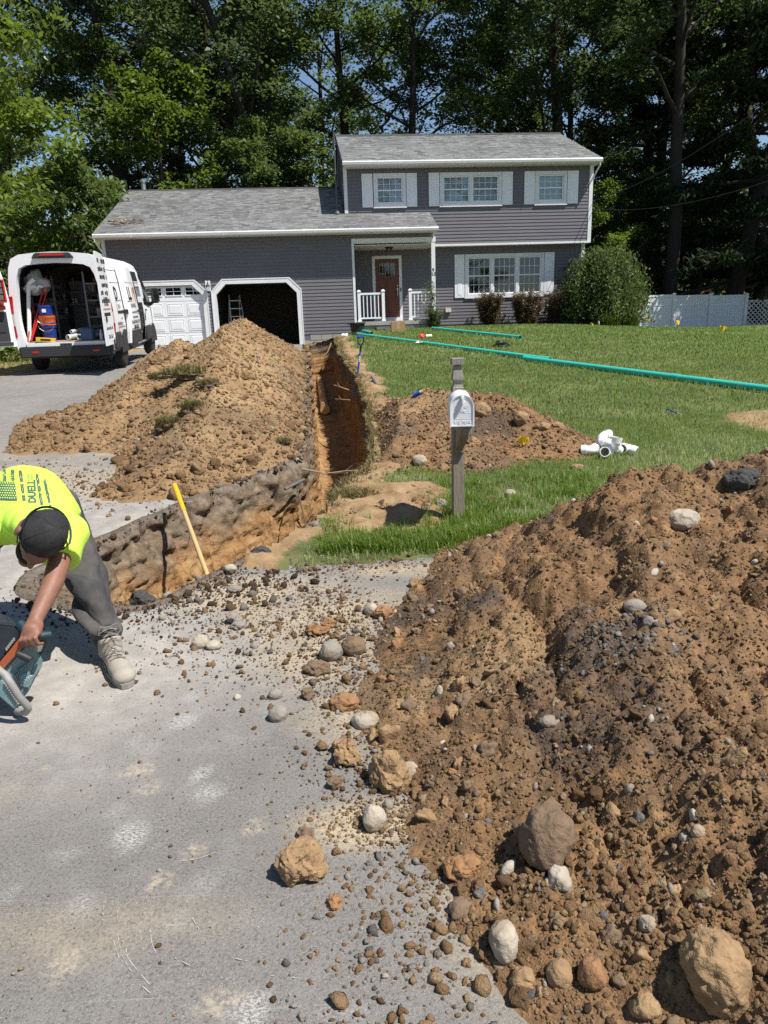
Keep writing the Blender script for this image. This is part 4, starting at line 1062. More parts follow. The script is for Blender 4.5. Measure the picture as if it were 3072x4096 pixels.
# near trees on the left and small trees behind the garage
T_G = make_tree('maple', 707, 11.5, .6, 3.4, 17000, .21, .095, LEAF_L, BARK, .15, 30, limb_up=.1, clump=.5, droop=.75)
plant_tree('bright_tree', T_G, -11.9, 19.5, 'bright yellow green tree with drooping sprays at the left edge', 1.0, .5)
plant_tree('bright_tree', T_D, -14.6, 26.5, 'tall bright green tree behind the drooping tree at left', 1.25, 2.5)
T_H = make_tree('bush', 808, 6.6, .3, 2.5, 11000, .24, .12, LEAF_M, BARK, .12, 24, limb_up=.2, clump=.5, droop=.8)
plant_tree('arching_tree', T_H, -10.9, 29.5, 'arching mid green small tree against the garage gable', 1.0, 1.0)
plant_tree('young_maple', T_D, -9.8, 37.5, 'light green young maple behind the garage flue pipe', 1.12, 3.0)
plant_tree('young_maple', T_D, -6.9, 38, 'pale young maple behind the middle of the garage ridge', .92, 4.7, mats=LEAF_M)
plant_tree('young_maple', T_D, -2.9, 37.8, 'small maple filling the corner between both roofs', .86, 1.7, mats=LEAF_M)
plant_tree('yellow_green_tree', T_D, 10.0, 35.5, 'sunlit yellow green young tree beside the right house corner', .62, 1.1)
plant_tree('young_maple', T_D, 13.4, 39.5, 'leafy sapling behind the second fence panel', .7, 2.1, mats=LEAF_D)
# the trees across the road behind the camera, mirrored in the windows
for x, y, me, s_, rz, lab in [(-19, -19, T_F, .8, 1., 'tree across the road at the far west'), (-9, -22, T_B, .85, 2., 'tree across the road behind the worker'), (1, -20, T_A, .75, 3., 'tree across the road facing the porch'), (11, -23, T_F, .85, 4., 'tree across the road facing the fence'), (20, -26, T_B, .8, 5., 'tree across the road at the far east')]: plant_tree('street_tree', me, x, y, lab, s_, rz, 'trees across the road')
# undergrowth that closes the wood below the crowns (reads as one mass)
r_ = np.random.default_rng(17)
n = 120000
x = r_.uniform(-40, 42, n); y = 58 + 9 * r_.random(n) + 3 * fbm(x, x * 0, .2, 2, 3); hmax = 9.0 + 3.5 * fbm(x, x * 0, .22, 3, 4)
z = hmax * r_.random(n) ** 1.15
V_, F_, T_ = leaves_np(np.c_[x, y, z], .62, .42, r_)
tag(np_mesh('undergrowth', V_, F_, LEAF_D, None, {'tone': ('FACE', np.clip(T_ * .8, 0, 1))}), 'dark undergrowth closing the wood behind the trees', 'undergrowth', kind='stuff')

# ---- shrubs by the house
def make_shrub(seed, H, Rr, nstem, nleaf, ll, lw, leafmat, barkmat, weeping=False, clump=.08):
    r_ = np.random.default_rng(seed); tm = MB(); pts = []
    for k in range(nstem):
        a = r_.uniform(0, 6.283); o_ = r_.uniform(.2, 1) ** .7
        if weeping:
            top = H * r_.uniform(.55, 1.05); rad = Rr * o_ * r_.uniform(.75, 1.15)
            P = [np.array([0, 0, 0]), np.array([.05 * math.cos(a), .05 * math.sin(a), top * .6]), np.array([rad * .45 * math.cos(a), rad * .45 * math.sin(a), top]), np.array([rad * .85 * math.cos(a), rad * .85 * math.sin(a), top * .86]), np.array([rad * math.cos(a + .1), rad * math.sin(a + .1), top * r_.uniform(.3, .62)]), np.array([rad * 1.04 * math.cos(a + .12), rad * 1.04 * math.sin(a + .12), top * r_.uniform(.08, .4)])]
            rr = [.03, .025, .016, .01, .006, .003]
        else:
            top = H * r_.uniform(.6, 1.05); rad = Rr * o_
            P = [np.array([.03 * math.cos(a), .03 * math.sin(a), -.05]), np.array([rad * .7 * math.cos(a), rad * .7 * math.sin(a), top * .3]), np.array([rad * .8 * math.cos(a + .2), rad * .8 * math.sin(a + .2), top * .72]), np.array([rad * 1.05 * math.cos(a + .25), rad * 1.05 * math.sin(a + .25), top])]
            rr = [.012, .009, .006, .003]
        P = [p + r_.normal(0, .03, 3) for p in P]
        tm.tube(P, rr, 5)
        P = np.array(P); t = np.linspace(0, len(P) - 1, 26)
        I_ = np.c_[np.interp(t, range(len(P)), P[:, 0]), np.interp(t, range(len(P)), P[:, 1]), np.interp(t, range(len(P)), P[:, 2])]
        pts.append(I_[9 if weeping else 5:])
    pts = np.concatenate(pts); idx = r_.integers(0, len(pts), nleaf)
    C = pts[idx] + r_.normal(0, clump, (nleaf, 3))
    C[:, 2] = np.maximum(C[:, 2], .03)
    V, F, T = leaves_np(C, ll, lw, r_, 1.1 if weeping else -.2, np.clip(r_.normal(.5, .25, nleaf), 0, 1))
    return np_mesh('crown', V, F, leafmat, attrs={'tone': ('FACE', T)}, link_=False), tm.build('trunk', barkmat, link_=False)
def hw(u, n, z):      # house coordinates to world
    return Matrix.Translation(HO) @ Matrix.Rotation(HR, 4, 'Z') @ Vector((u, n, z))
S_W = make_shrub(31, 2.6, 1.5, 130, 30000, .10, .05, LEAF_W, BARKD, True, .12)
p = hw(11.05, .75, 0); plant_tree('weeping_shrub', S_W, p.x, p.y, 'round weeping shrub covering the right corner of the house', 1.12, .6, cat='shrub', sz=1.0)
S_R = make_shrub(32, 1.15, .52, 80, 15000, .055, .034, LEAF_R, BARKD, False, .05); S_R2 = make_shrub(33, 1.12, .53, 80, 15000, .055, .034, LEAF_R, BARKD, False, .05)
for u, me, s_, lab in ((6.85, S_R, 1.0, 'leftmost reddish barberry bush below the triple window'), (8.2, S_R2, 1.05, 'middle reddish barberry bush below the triple window'), (9.45, S_R, 1.02, 'rightmost reddish barberry bush beside the weeping shrub')):
    p = hw(u, .95, 0); plant_tree('barberry_shrub', me, p.x, p.y, lab, s_, u, 'barberry bushes below the triple window', 'shrub')
S_V = make_shrub(34, 1.15, .5, 26, 3500, .07, .045, LEAF_W, BARK, False, .06)
p = hw(4.55, -.28, 0); plant_tree('porch_bush', S_V, p.x, p.y, 'low green bush at the foot of the porch column', .62, 0, cat='shrub')
# climbing rose on the column
r_ = np.random.default_rng(9); vm = MB(); P = [np.array([4.5 + .06 * math.sin(k * 1.3), -.14 - .05 * math.cos(k), 1.3 + k * .17]) for k in range(10)]
vm.tube(P, .012, 5); Pn = np.array(P); idx = r_.integers(1, 10, 420); C = Pn[idx] + r_.normal(0, .085, (420, 3))
vine = empty('climbing_rose', HO, HR, 'thin climbing rose trained up the porch column', 'plant')
vm.build('stem', BARK, vine); V_, F_, T_ = leaves_np(C, .075, .05, r_, .2); np_mesh('crown', V_, F_, LEAF_W, vine, {'tone': ('FACE', T_)})
FLW = M('rose_pink', (.70, .38, .32), .6)
for k in range(4): MB().ell((4.2 + .12 * k + r_.normal(0, .04), -.2, 1.75 + r_.normal(0, .25)), (.035, .035, .035), 7, 5).build('flower', FLW, vine, smooth=60)
# grassy clumps: blades
def tuft(name, n, R_, h, w_, mat, seed, bend=.5):
    r_ = np.random.default_rng(seed)
    a = r_.uniform(0, 6.283, n); q = R_ * np.sqrt(r_.random(n)); H = h * r_.uniform(.55, 1.1, n); d = a + r_.normal(0, .8, n)
    b0 = np.c_[q * np.cos(a), q * np.sin(a), np.zeros(n)]; dv = np.c_[np.cos(d), np.sin(d), np.zeros(n)]; sd = np.c_[-np.sin(d), np.cos(d), np.zeros(n)] * w_ / 2
    bn = bend * r_.uniform(.3, 1.2, n)
    p1 = b0 + dv * (H * bn * .35)[:, None] + np.c_[np.zeros((n, 2)), H * .6]; p2 = b0 + dv * (H * bn)[:, None] + np.c_[np.zeros((n, 2)), H * (1 - .35 * np.minimum(bn, 1.2))]
    V = np.stack([b0 - sd, b0 + sd, p1 + sd * .8, p1 - sd * .8, p2], 1).reshape(-1, 3)
    b = np.arange(n)[:, None] * 5
    F = np.concatenate([b + [[0, 1, 2, 3]], b + [[3, 2, 4, 4]]], 1).reshape(-1, 4)
    F3 = np.concatenate([b + [[0, 1, 2]], b + [[0, 2, 3]], b + [[3, 2, 4]]], 1).reshape(-1, 3)
    return np_mesh(name, V, F3, mat, attrs={'tone': ('FACE', np.repeat(np.clip(r_.normal(.5, .25, n), 0, 1), 3))}, link_=False)
DL = tuft('crown', 420, .32, .62, .016, LEAF_L, 3, .9)
YEL = M('flower_yellow', (.80, .55, .03), .6)
for px, py, Y, s_, lab in ((2515, 1312, 26.5, 1.1, 'clump of daylilies with yellow flowers beside the fence'), (2440, 1310, 25.8, .9, 'clump of strap leaves at the foot of the weeping shrub')):
    p = at(px, py, Y); o = empty('daylily_clump', (p[0], p[1], float(G(p[0], p[1]))), 0, lab, 'plant'); o.scale = (s_,) * 3
    link(bpy.data.objects.new('leaves', DL), o)
    if 'flowers' in lab:
        for k in range(5):
            a = random.random() * 6.3; xx, yy, zz = .3 * math.cos(a), .3 * math.sin(a), .55 + .3 * random.random()
            s = MB().tube([(xx * .3, yy * .3, 0), (xx, yy, zz)], .006, 4).build('stalk', LEAF_L, o)
            MB().lathe([(.0, -.05), (.02, 0), (.05, .05), (.02, .03), (0, 0)], (xx, yy, zz), 6).build('flower', YEL, o)
# ================================================================ plumber's van, seen from behind (local: x right, y forward, z up; origin under the rear bumper)
VZ = float(G(-6.7, 15.9)) + .0
van = empty('van', (-6.72, 15.78, VZ + .01), R(7.6), 'white plumbing van with rear and side doors open on the driveway', 'van')
van.rotation_euler = (R(2.2), 0, R(7.6))
VW = M('van_white_paint', (.80, .81, .82), .28, var=.03, vscale=2, spec=.5)
VB = M('van_black_plastic', (.035, .036, .038), .6, var=.12, bump=.15, bscale=180)
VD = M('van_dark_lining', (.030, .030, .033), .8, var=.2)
VG = M('van_grey_shelf', (.16, .165, .175), .6, var=.1)
VGL = M('van_dark_glass', (.012, .014, .015), .08, spec=.6, var=0)
REDL = M('red_lamp_plastic', (.45, .012, .014), .18, var=.1, vscale=20, spec=.6)
CLRL = M('clear_lamp_plastic', (.55, .5, .5), .2, var=.2)
RUB = M('tyre_rubber', (.022, .022, .022), .85, var=.2, bump=.3)
VBLK = M('decal_black', (.018, .018, .02), .5, var=.05)
VTAN = M('decal_copper', (.42, .26, .16), .45, var=.15)
PROF = [(.93, .40), (.985, .47), (1.02, .75), (1.03, 1.0), (1.022, 1.25), (.992, 1.6), (.955, 1.95), (.915, 2.18), (.84, 2.36), (.68, 2.44), (.35, 2.475), (0, 2.49)]
def hx(z): return float(np.interp(z, [p[1] for p in PROF], [p[0] for p in PROF]))
ST = [(.0, 2.49, 1), (.06, 2.49, 1), (1.3, 2.49, 1), (2.62, 2.49, 1), (3.82, 2.49, 1), (4.15, 2.45, 1), (4.45, 2.28, .995), (4.75, 2.02, .99), (5.05, 1.72, .985), (5.3, 1.42, .975), (5.55, 1.27, .96), (5.8, 1.12, .92), (5.93, .85, .86), (5.96, .6, .82)]
def vprof(top, k):
    out = []
    for x, z in PROF:
        zz = z if top >= 2.49 else (.40 + (z - .40) * min(1, (top - .4) / .9) if top < 1.3 and z <= 1.25 else (1.25 + (z - 1.25) * max(0, (top - 1.25)) / 1.24 if z > 1.25 else z))
        if top < 1.3 and z > 1.25: zz = .40 + .85 * min(1, (top - .4) / .9) + .001 * z
        out.append((x * k, zz))
    return out
bodyL = MB(); n = len(PROF); rows = []
for y, top, k in ST:
    h = vprof(top, k); rows.append([(x, y, z) for x, z in h] + [(-x, y, z) for x, z in h[-2::-1]])
m_ = 2 * n - 1
Vv = [p for r_ in rows for p in r_]; Ff = []
for i in range(len(ST) - 1):
    for j in range(m_ - 1):
        if i == 3 and 1 <= j <= 6: continue             # sliding door opening, right side
        if i in (5, 6, 7, 8) and 4 <= j <= 17 and ST[i][1] > 1.4: 
            if i in (6, 7, 8) and 7 <= j <= 14: continue      # windscreen left to its own part
        Ff.append((i * m_ + j, i * m_ + j + 1, (i + 1) * m_ + j + 1, (i + 1) * m_ + j))
Ff.append(tuple(range((len(ST) - 1) * m_, len(ST) * m_)))
bodyL.add(Vv, Ff)
# rear frame ring and jambs
def inner(x, z): return (x * .845, .66 + (z - .40) * (2.27 - .66) / (2.49 - .40))
ro = rows[0]; ri = [(inner(abs(p[0]), p[2])[0] * (1 if p[0] >= 0 else -1), .0, inner(abs(p[0]), p[2])[1]) for p in ro]; rj = [(p[0] * .985, .14, p[2]) for p in ri]
P_ = ro + ri + rj
bodyL.add(P_, [(j + 1, j, m_ + j, m_ + j + 1) for j in range(m_ - 1)] + [(m_ + j + 1, m_ + j, 2 * m_ + j, 2 * m_ + j + 1) for j in range(m_ - 1)])
bodyL.bx(-.80, .80, -.02, .1, .56, .66)
vbody = bodyL.build('body', VW, van, smooth=38)
# cargo lining
il = MB(); c0 = [(p[0] * 1.06, .14, .60 + (p[2] - .66) * 1.05) for p in ri]; c1 = [(p[0], 3.86, p[2]) for p in c0]
skip = []
il.add(c0 + c1, [(j, j + 1, m_ + j + 1, m_ + j) for j in range(m_ - 1) if not (0 <= j <= 6)] + [tuple(range(m_, 2 * m_))])
for a, b in ((.14, 2.6),):
    il.add([(p[0], a, p[2]) for p in c0[:8]] + [(p[0], b, p[2]) for p in c0[:8]], [(j, j + 1, 9 + j - 1 + 0, 8 + j) for j in range(7)])
il.build('cargo_lining', VD, van)
MB().bx(-.93, .93, .02, 3.85, .655, .675).build('cargo_floor', M('plywood_floor', (.30, .22, .13), .8, var=.25, vscale=6, stretch=(1, 5, 1)), van)
# bumper, step, lights
bp = MB().prism([(-.98, 0), (-.93, -.09), (.93, -.09), (.98, 0), (.98, .12), (-.98, .12)], .36, .58, 'z').build('rear_bumper', VB, van, bevel=.02, smooth=40)
for sx in (-1, 1): MB().bx(sx * .62 - .07, sx * .62 + .07, -.098, -.09, .45, .49).build('reflector', REDL, bp)
tr = MB()
for k in range(40): tr.bx(-.9 + k * .045, -.88 + k * .045, -.07, .0, .581, .586)
tr.build('bumper_treads', VB, bp)['kind'] = 'stuff'
MB().bx(-.12, .12, -.024, -.0205, .585, .635).build('latch_recess', VB, van)
hl = MB().prism([(-.42, 2.36), (.42, 2.36), (.34, 2.465), (-.34, 2.465)], -.07, .05, 'y').build('brake_lamp_housing', VB, van, bevel=.015)
MB().prism([(-.26, 2.405), (.26, 2.405), (.22, 2.45), (-.22, 2.45)], -.082, -.0705, 'y').build('brake_lamp', REDL, van)
for sx in (-1, 1):
    tl = MB(); zz = np.linspace(.78, 1.62, 8); P_ = []
    for z in zz:
        x0 = hx(z) * sx; P_ += [(x0 * .93, -.015, z), (x0 + sx * .012, -.012, z), (x0 + sx * .014, .10 + .04 * math.sin((z - .78) / .84 * 3.14), z)]
    F0 = [(3 * i + a, 3 * i + a + 1, 3 * i + a + 4, 3 * i + a + 3) for i in range(7) for a in range(2)]
    t_ = MB().add(P_, F0[8:]).build('tail_light', REDL, van, smooth=60)
    MB().add(P_, F0[4:8]).build('reverse_lens', CLRL, t_, smooth=60); MB().add(P_, F0[:4]).build('lower_lens', REDL, t_, smooth=60)
# side cladding, plate, wheels
for y0, y1 in ((.02, .62), (1.42, 2.6), (3.84, 4.62)):
    MB().add([(1.0, y0, .42), (1.045, y0, .5), (1.045, y0, .78), (1.03, y0, .82), (1.0, y1, .42), (1.045, y1, .5), (1.045, y1, .78), (1.03, y1, .82)], [(0, 1, 5, 4), (1, 2, 6, 5), (2, 3, 7, 6), (0, 3, 2, 1), (4, 5, 6, 7)]).build('side_cladding', VB, van)
pl_ = MB().bx(.86, .985, -.13, -.118, .60, .80)
def wheel(x, y):
    w_ = empty('wheel', (x, y, .35), 0, parent=van)
    MB().lathe([(.2, -.11), (.30, -.115), (.345, -.08), (.35, 0), (.345, .08), (.30, .115), (.2, .11)], (0, 0, 0), 28, 'x').build('tyre', RUB, w_, smooth=40)
    MB().lathe([(.0, .06), (.08, .075), (.1, .05), (.2, .06), (.205, .10)], (0, 0, 0), 20, 'x').lathe([(.0, -.06), (.2, -.06), (.205, -.10)], (0, 0, 0), 20, 'x').build('rim', M('steel_rim', (.3, .3, .31), .4, .7), w_, smooth=40)
for x in (-.88, .88):
    wheel(x, 1.02); wheel(x, 4.9)
for y in (1.02, 4.9):
    ar = MB(); a_ = [math.pi * k / 14 for k in range(15)]; P_ = []
    for a in a_: P_ += [(1.035, y + .40 * math.cos(a), .36 + .42 * math.sin(a)), (1.04, y + .47 * math.cos(a), .36 + .50 * math.sin(a)), (.80, y + .40 * math.cos(a), .36 + .42 * math.sin(a))]
    ar.add(P_, [(3 * i, 3 * i + 1, 3 * i + 4, 3 * i + 3) for i in range(14)] + [(3 * i + 2, 3 * i, 3 * i + 3, 3 * i + 5) for i in range(14)]); ar.build('wheel_arch', VB, van)
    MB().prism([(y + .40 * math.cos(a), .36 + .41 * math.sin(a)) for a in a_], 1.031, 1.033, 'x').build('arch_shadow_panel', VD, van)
MB().bx(-.85, .85, .3, 5.5, .30, .40).build('underbody', VD, van)
# cab side: door seam, window, mirror, handle
def side_patch(pts, off, mat, nm, par=van):
    return MB().add([(hx(z) + off, y, z) for y, z in pts], [tuple(range(len(pts)))]).build(nm, mat, par)
side_patch([(4.02, 1.36), (4.08, 2.12), (4.22, 2.22), (4.55, 1.95), (4.95, 1.52), (5.02, 1.33), (4.7, 1.28)], .004, VGL, 'cab_window')
side_patch([(3.92, .5), (3.935, .5), (3.955, 2.28), (3.94, 2.28)], .003, VB, 'door_seam'); side_patch([(5.02, .8), (5.035, .8), (5.07, 1.3), (5.05, 1.3)], .003, VB, 'door_seam')
MB().bx(hx(1.2), hx(1.2) + .035, 4.02, 4.17, 1.20, 1.24).build('door_handle', VB, van, bevel=.008)
MB().bx(hx(1.0) + .002, hx(1.0) + .02, 3.885, 3.905, .95, 1.15).build('side_latch', VB, van)
mr = MB().bx(1.08, 1.30, 4.85, 4.97, 1.38, 1.78).build('wing_mirror', VB, van, bevel=.04, smooth=40); MB().tube([(1.0, 4.98, 1.34), (1.12, 4.92, 1.42)], .045, 8).build('mirror_arm', VB, mr); MB().bx(1.10, 1.28, 4.843, 4.849, 1.42, 1.75).build('mirror_glass', VGL, mr)
side_patch([(.25, 2.12), (2.5, 2.12), (2.5, 2.135), (.25, 2.135)], .004, VG, 'body_crease')
side_patch([(.42, 1.86), (1.45, 1.86), (1.45, 1.872), (.42, 1.872)], .004, VG, 'panel_crease')
side_patch([(2.66, 1.20), (3.8, 1.20), (3.8, 1.24), (2.66, 1.24)], .003, VB, 'slide_rail_end')
MB().bx(hx(1.2) - .005, hx(1.2) + .01, .62, 1.45, 1.21, 1.265).build('slide_rail', VB, van)
# rear doors
def rear_door(sgn, ang, nm, lab):
    d = empty(nm, (sgn * 1.0, -.012, 0), 0, parent=van); d.rotation_euler = (0, 0, -sgn * R(180 - ang) if False else 0)
    out = [(0, .60), (0, 1.55), (.04, 1.95), (.085, 2.18), (.16, 2.33), (.32, 2.40), (.95, 2.43), (.95, .60)]
    def xy(s, th):      # s along the door from the hinge, th: + to the outer face
        a = R(ang); dx, dy = -sgn * math.cos(a), -math.sin(a); ox, oy = sgn * math.sin(a), -math.cos(a)   # outward normal of the outer skin
        return dx * s + ox * th, dy * s + oy * th
    m_ = MB(); n_ = len(out); P_ = []
    for th in (0, .035):
        for s, z in out:
            x, y = xy(s, th); P_.append((x, y, z))
    m_.add(P_, [tuple(range(n_)), tuple(range(2 * n_ - 1, n_ - 1, -1))] + [(i, (i + 1) % n_, (i + 1) % n_ + n_, i + n_) for i in range(n_)])
    m_.build('door_skin', VW, d)
    def quad(s0, s1, z0, z1, th0, th1, mat, nm_, bev=0):
        P = []
        for th in (th0, th1):
            for s, z in ((s0, z0), (s1, z0), (s1, z1), (s0, z1)):
                x, y = xy(s, th); P.append((x, y, z))
        return MB().add(P, [(0, 1, 2, 3), (7, 6, 5, 4), (0, 4, 5, 1), (1, 5, 6, 2), (2, 6, 7, 3), (3, 7, 4, 0)]).build(nm_, mat, d, bevel=bev)
    def fr(s, z, th, flip=1):
        x, y = xy(s, th); a = R(ang)
        return frame((x, y, z), (-sgn * math.cos(a) * flip, -math.sin(a) * flip, 0), (0, 0, 1))
    return d, quad, fr
rd, q_, fr_ = rear_door(1, 92, 'rear_door', '')
# outer face lettering of the right rear door: distressed flag stripes and small print
for k in range(6):
    z = 2.22 - k * .155; s = .10
    while s < .9:
        w_ = random.uniform(.05, .16)
        if random.random() < .75: q_(s, min(s + w_, .92), z + random.uniform(-.012, .006), z + .075 + random.uniform(-.012, .012), .0362, .0375, VBLK, 'flag_stripe_print')
        s += w_ + random.uniform(.01, .04)
text_obj('PLUMBING', .10, VBLK, rd, fr_(.5, 1.52, .0375, -1), 'lettering', .0005, sx=.9); text_obj('& HEATING', .10, VBLK, rd, fr_(.5, 1.41, .0375, -1), 'lettering', .0005, sx=.9)
q_(.12, .88, 1.30, 1.335, .0362, .0375, VTAN, 'copper_line'); q_(.2, .85, 1.18, 1.25, .0362, .0375, VBLK, 'flag_stripe_print')
text_obj('ANDHEATING.COM', .085, VBLK, rd, fr_(.47, .93, .0375, -1), 'lettering', .0005, sx=.9); text_obj('384-1567', .13, VBLK, rd, fr_(.45, .76, .0375, -1), 'lettering', .0005)
q_(.70, .78, 1.06, 1.18, .036, .06, VB, 'door_pull', .01)
q_(.06, .16, .62, 2.25, -.02, -.001, VB, 'door_seal'); q_(.2, .9, .70, 1.25, -.03, -.001, VB, 'inner_panel')
MB().bx(.90, 1.0, -.16, -.15, .60, .80)
q_(.10, .24, .60, .60 + .09, .0365, .05, VB, 'door_hinge', .006)
ld, q_, fr_ = rear_door(-1, 148, 'rear_door', '')
q_(.14, .86, 1.60, 2.22, -.004, -.001, VB, 'window_surround'); q_(.2, .8, 1.68, 2.16, -.006, -.0045, VGL, 'door_window')
q_(.10, .88, .72, 1.32, -.02, -.001, VB, 'inner_panel', .006); q_(.16, .34, .90, 1.14, -.034, -.0205, VD, 'grab_recess', .01)
q_(.06, .40, .63, .70, -.03, -.001, VB, 'latch_cover', .006); q_(.20, .26, 1.36, 1.41, -.004, -.001, M('sticker_yellow', (.75, .6, .05), .5), 'sticker')
REDP = M('red_plastic', (.50, .025, .02), .35, var=.08)
CLRP = M('clear_plastic', (.12, .10, .10), .2, var=.3, vscale=30)
# organisers hung on the left door (things of their own)
Mv = Matrix.Translation(van.location) @ van.rotation_euler.to_matrix().to_4x4()
bpy.context.view_layer.update()
a_ = R(148); Md = Mv @ Matrix.Translation((-1.0, -.012, 0)) @ frame((0, 0, 0), (math.cos(a_), -math.sin(a_), 0), (0, 0, 1))     # x along door, y up, z = x cross y
def door_thing(name, lab, cat):
    o = empty(name, (0, 0, 0), 0, lab, cat); o.matrix_world = Md; return o
org = door_thing('parts_organizer', 'red parts organizer with clear drawers on the open left van door', 'organizer')
sgnz = 1 if (Md.to_3x3() @ Vector((0, 0, 1))).dot(Vector((0, -1, 0))) > 0 else -1
def dz(a, b): return (a * sgnz, b * sgnz) if sgnz > 0 else (b * sgnz, a * sgnz)
z0, z1 = dz(.03, .24)
MB().bx(.10, .78, 1.50, 1.53, z0, z1).bx(.10, .78, 1.93, 1.96, z0, z1).bx(.10, .13, 1.53, 1.93, z0, z1).bx(.75, .78, 1.53, 1.93, z0, z1).bx(.13, .75, 1.53, 1.93, *dz(.03, .05)).bx(.43, .45, 1.53, 1.93, *dz(.05, .235)).build('case', REDP, org, bevel=.006)
for i in range(2):
    for j in range(3):
        MB().bx(.145 + i * .14, .275 + i * .14, 1.545 + j * .128, 1.655 + j * .128, *dz(.06, .225)).build('drawer', CLRP, org, bevel=.005)
org2 = door_thing('tool_rack', 'red low tool rack below the organizer on the left van door', 'rack')
MB().bx(.12, .8, 1.36, 1.44, *dz(.03, .13)).build('tray', REDP, org2, bevel=.005)
for k in range(8): MB().bx(.15 + k * .08, .19 + k * .08, 1.441, 1.47, *dz(.05, .12)).build('slot', REDP, org2)
# sliding door standing open behind its opening
sd_ = empty('sliding_door', (0, 0, 0), 0, parent=van)
zs = [.52, .78, 1.0, 1.25, 1.6, 1.95, 2.16, 2.24]; P_ = []
for y in (1.28, 1.34, 2.50, 2.56):
    for z in zs: P_.append((hx(z) + (.115 if y in (1.34, 2.50) else .085), y, z))
F_ = [(i * 8 + j, i * 8 + j + 1, i * 8 + j + 9, i * 8 + j + 8) for i in range(3) for j in range(7)]
P2 = [(x - .06, y, z) for x, y, z in P_]
MB().add(P_ + P2, F_ + [tuple(k + 32 for k in f) for f in F_] + [(j, j + 1, j + 33, j + 32) for j in range(7)] + [(24 + j, 25 + j, 57 + j, 56 + j) for j in range(7)] + [(8 * i, 8 * i + 8, 8 * i + 40, 8 * i + 32) for i in range(3)] + [(8 * i + 7, 8 * i + 15, 8 * i + 47, 8 * i + 39) for i in range(3)]).build('door_skin', VW, sd_, smooth=40)
MB().bx(hx(.7) + .12, hx(.7) + .135, 1.36, 2.52, .50, .80).build('side_cladding', VB, sd_)
MB().bx(hx(1.25) + .116, hx(1.25) + .15, 2.30, 2.44, 1.20, 1.25).build('door_handle', VB, sd_, bevel=.006); MB().bx(hx(1.25) + .02, hx(1.25) + .1, 1.20, 1.30, 1.18, 1.28).build('door_roller', VB, sd_)
for z, a, b in ((1.87, 1.46, 2.40), (1.22, 2.26, 2.27)): MB().add([(hx(z) + .1165, a, z), (hx(z) + .1165, b, z), (hx(z + .012) + .1165, b, z + .012), (hx(z + .012) + .1165, a, z + .012)], [(0, 1, 2, 3)]).build('door_crease', VG, sd_)
def side_text(s, y, z, size, off, par, mat=VBLK, sx=1.0, bold=0.0):
    dzz = .05; X = hx(z) + off
    return text_obj(s, size, mat, par, frame((X, y, z), (0, 1, 0), (hx(z + dzz) - hx(z - dzz), 0, 2 * dzz)), 'lettering', .0008, sx=sx, bold=bold)
side_text('LL', 1.72, 1.62, .40, .121, sd_, bold=.012); side_text('HEATING', 1.93, 1.35, .135, .121, sd_); side_text('OPERATED SINCE 1980', 1.93, 1.24 - .04, .06, .121, sd_); side_text('- LICENSED & INSURED', 1.93, 1.13 - .04, .065, .121, sd_)
side_text('NDHEATING.COM', 1.92, .98, .115, .121, sd_); side_text('-384-1567', 1.92, .85 + .01, .14, .121, sd_, bold=.004)
for z, y0, y1 in ((1.44, 1.36, 1.9), (.815, 1.38, 2.35)): MB().add([(hx(z) + .1185, y0, z), (hx(z) + .1185, y1, z), (hx(z + .03) + .1185, y1, z + .03), (hx(z + .03) + .1185, y0, z + .03)], [(0, 1, 2, 3)]).build('copper_line', VTAN, sd_)
MB().tube([(hx(1.7) + .12, 2.05, 1.46), (hx(1.7) + .125, 2.1, 1.75), (hx(1.7) + .125, 2.22, 1.78), (hx(1.7) + .125, 2.3, 1.6), (hx(1.6) + .125, 2.32, 1.45)], .022, 6).build('faucet_print', VTAN, sd_, smooth=60)
side_text('D', .78, 1.62, .40, .008, van, bold=.012); side_text('PLU', .86, 1.35, .135, .008, van); side_text('F', .98, 1.20, .06, .008, van); side_text('RESI', .95, 1.09, .065, .008, van); side_text('WWW.DU', .72, .98, .115, .008, van)
for z, y0, y1 in ((1.47, .62, 1.2), (.90, .5, 1.2)):
    MB().add([(hx(z) + .006, y0, z), (hx(z) + .006, y1, z), (hx(z + .03) + .006, y1, z + .03), (hx(z + .03) + .006, y0, z + .03)], [(0, 1, 2, 3)]).build('copper_line', VTAN, van)
    MB().add([(hx(z) + .006, y0, z), (hx(z) + .006, y0 + .03, z), (hx(z - .2) + .006, y0 + .03, z - .2), (hx(z - .2) + .006, y0, z - .2)], [(0, 1, 2, 3)]).build('copper_line', VTAN, van)
MB().bx(.86, .99, -.125, -.118, .575, .74).build('licence_plate', M('plate_pale', (.62, .60, .50), .5, var=.3, vscale=30), van)
MB().bx(1.0, 1.05, -.10, -.04, .72, .80).build('trailer_plug', WHT2, van, bevel=.01)
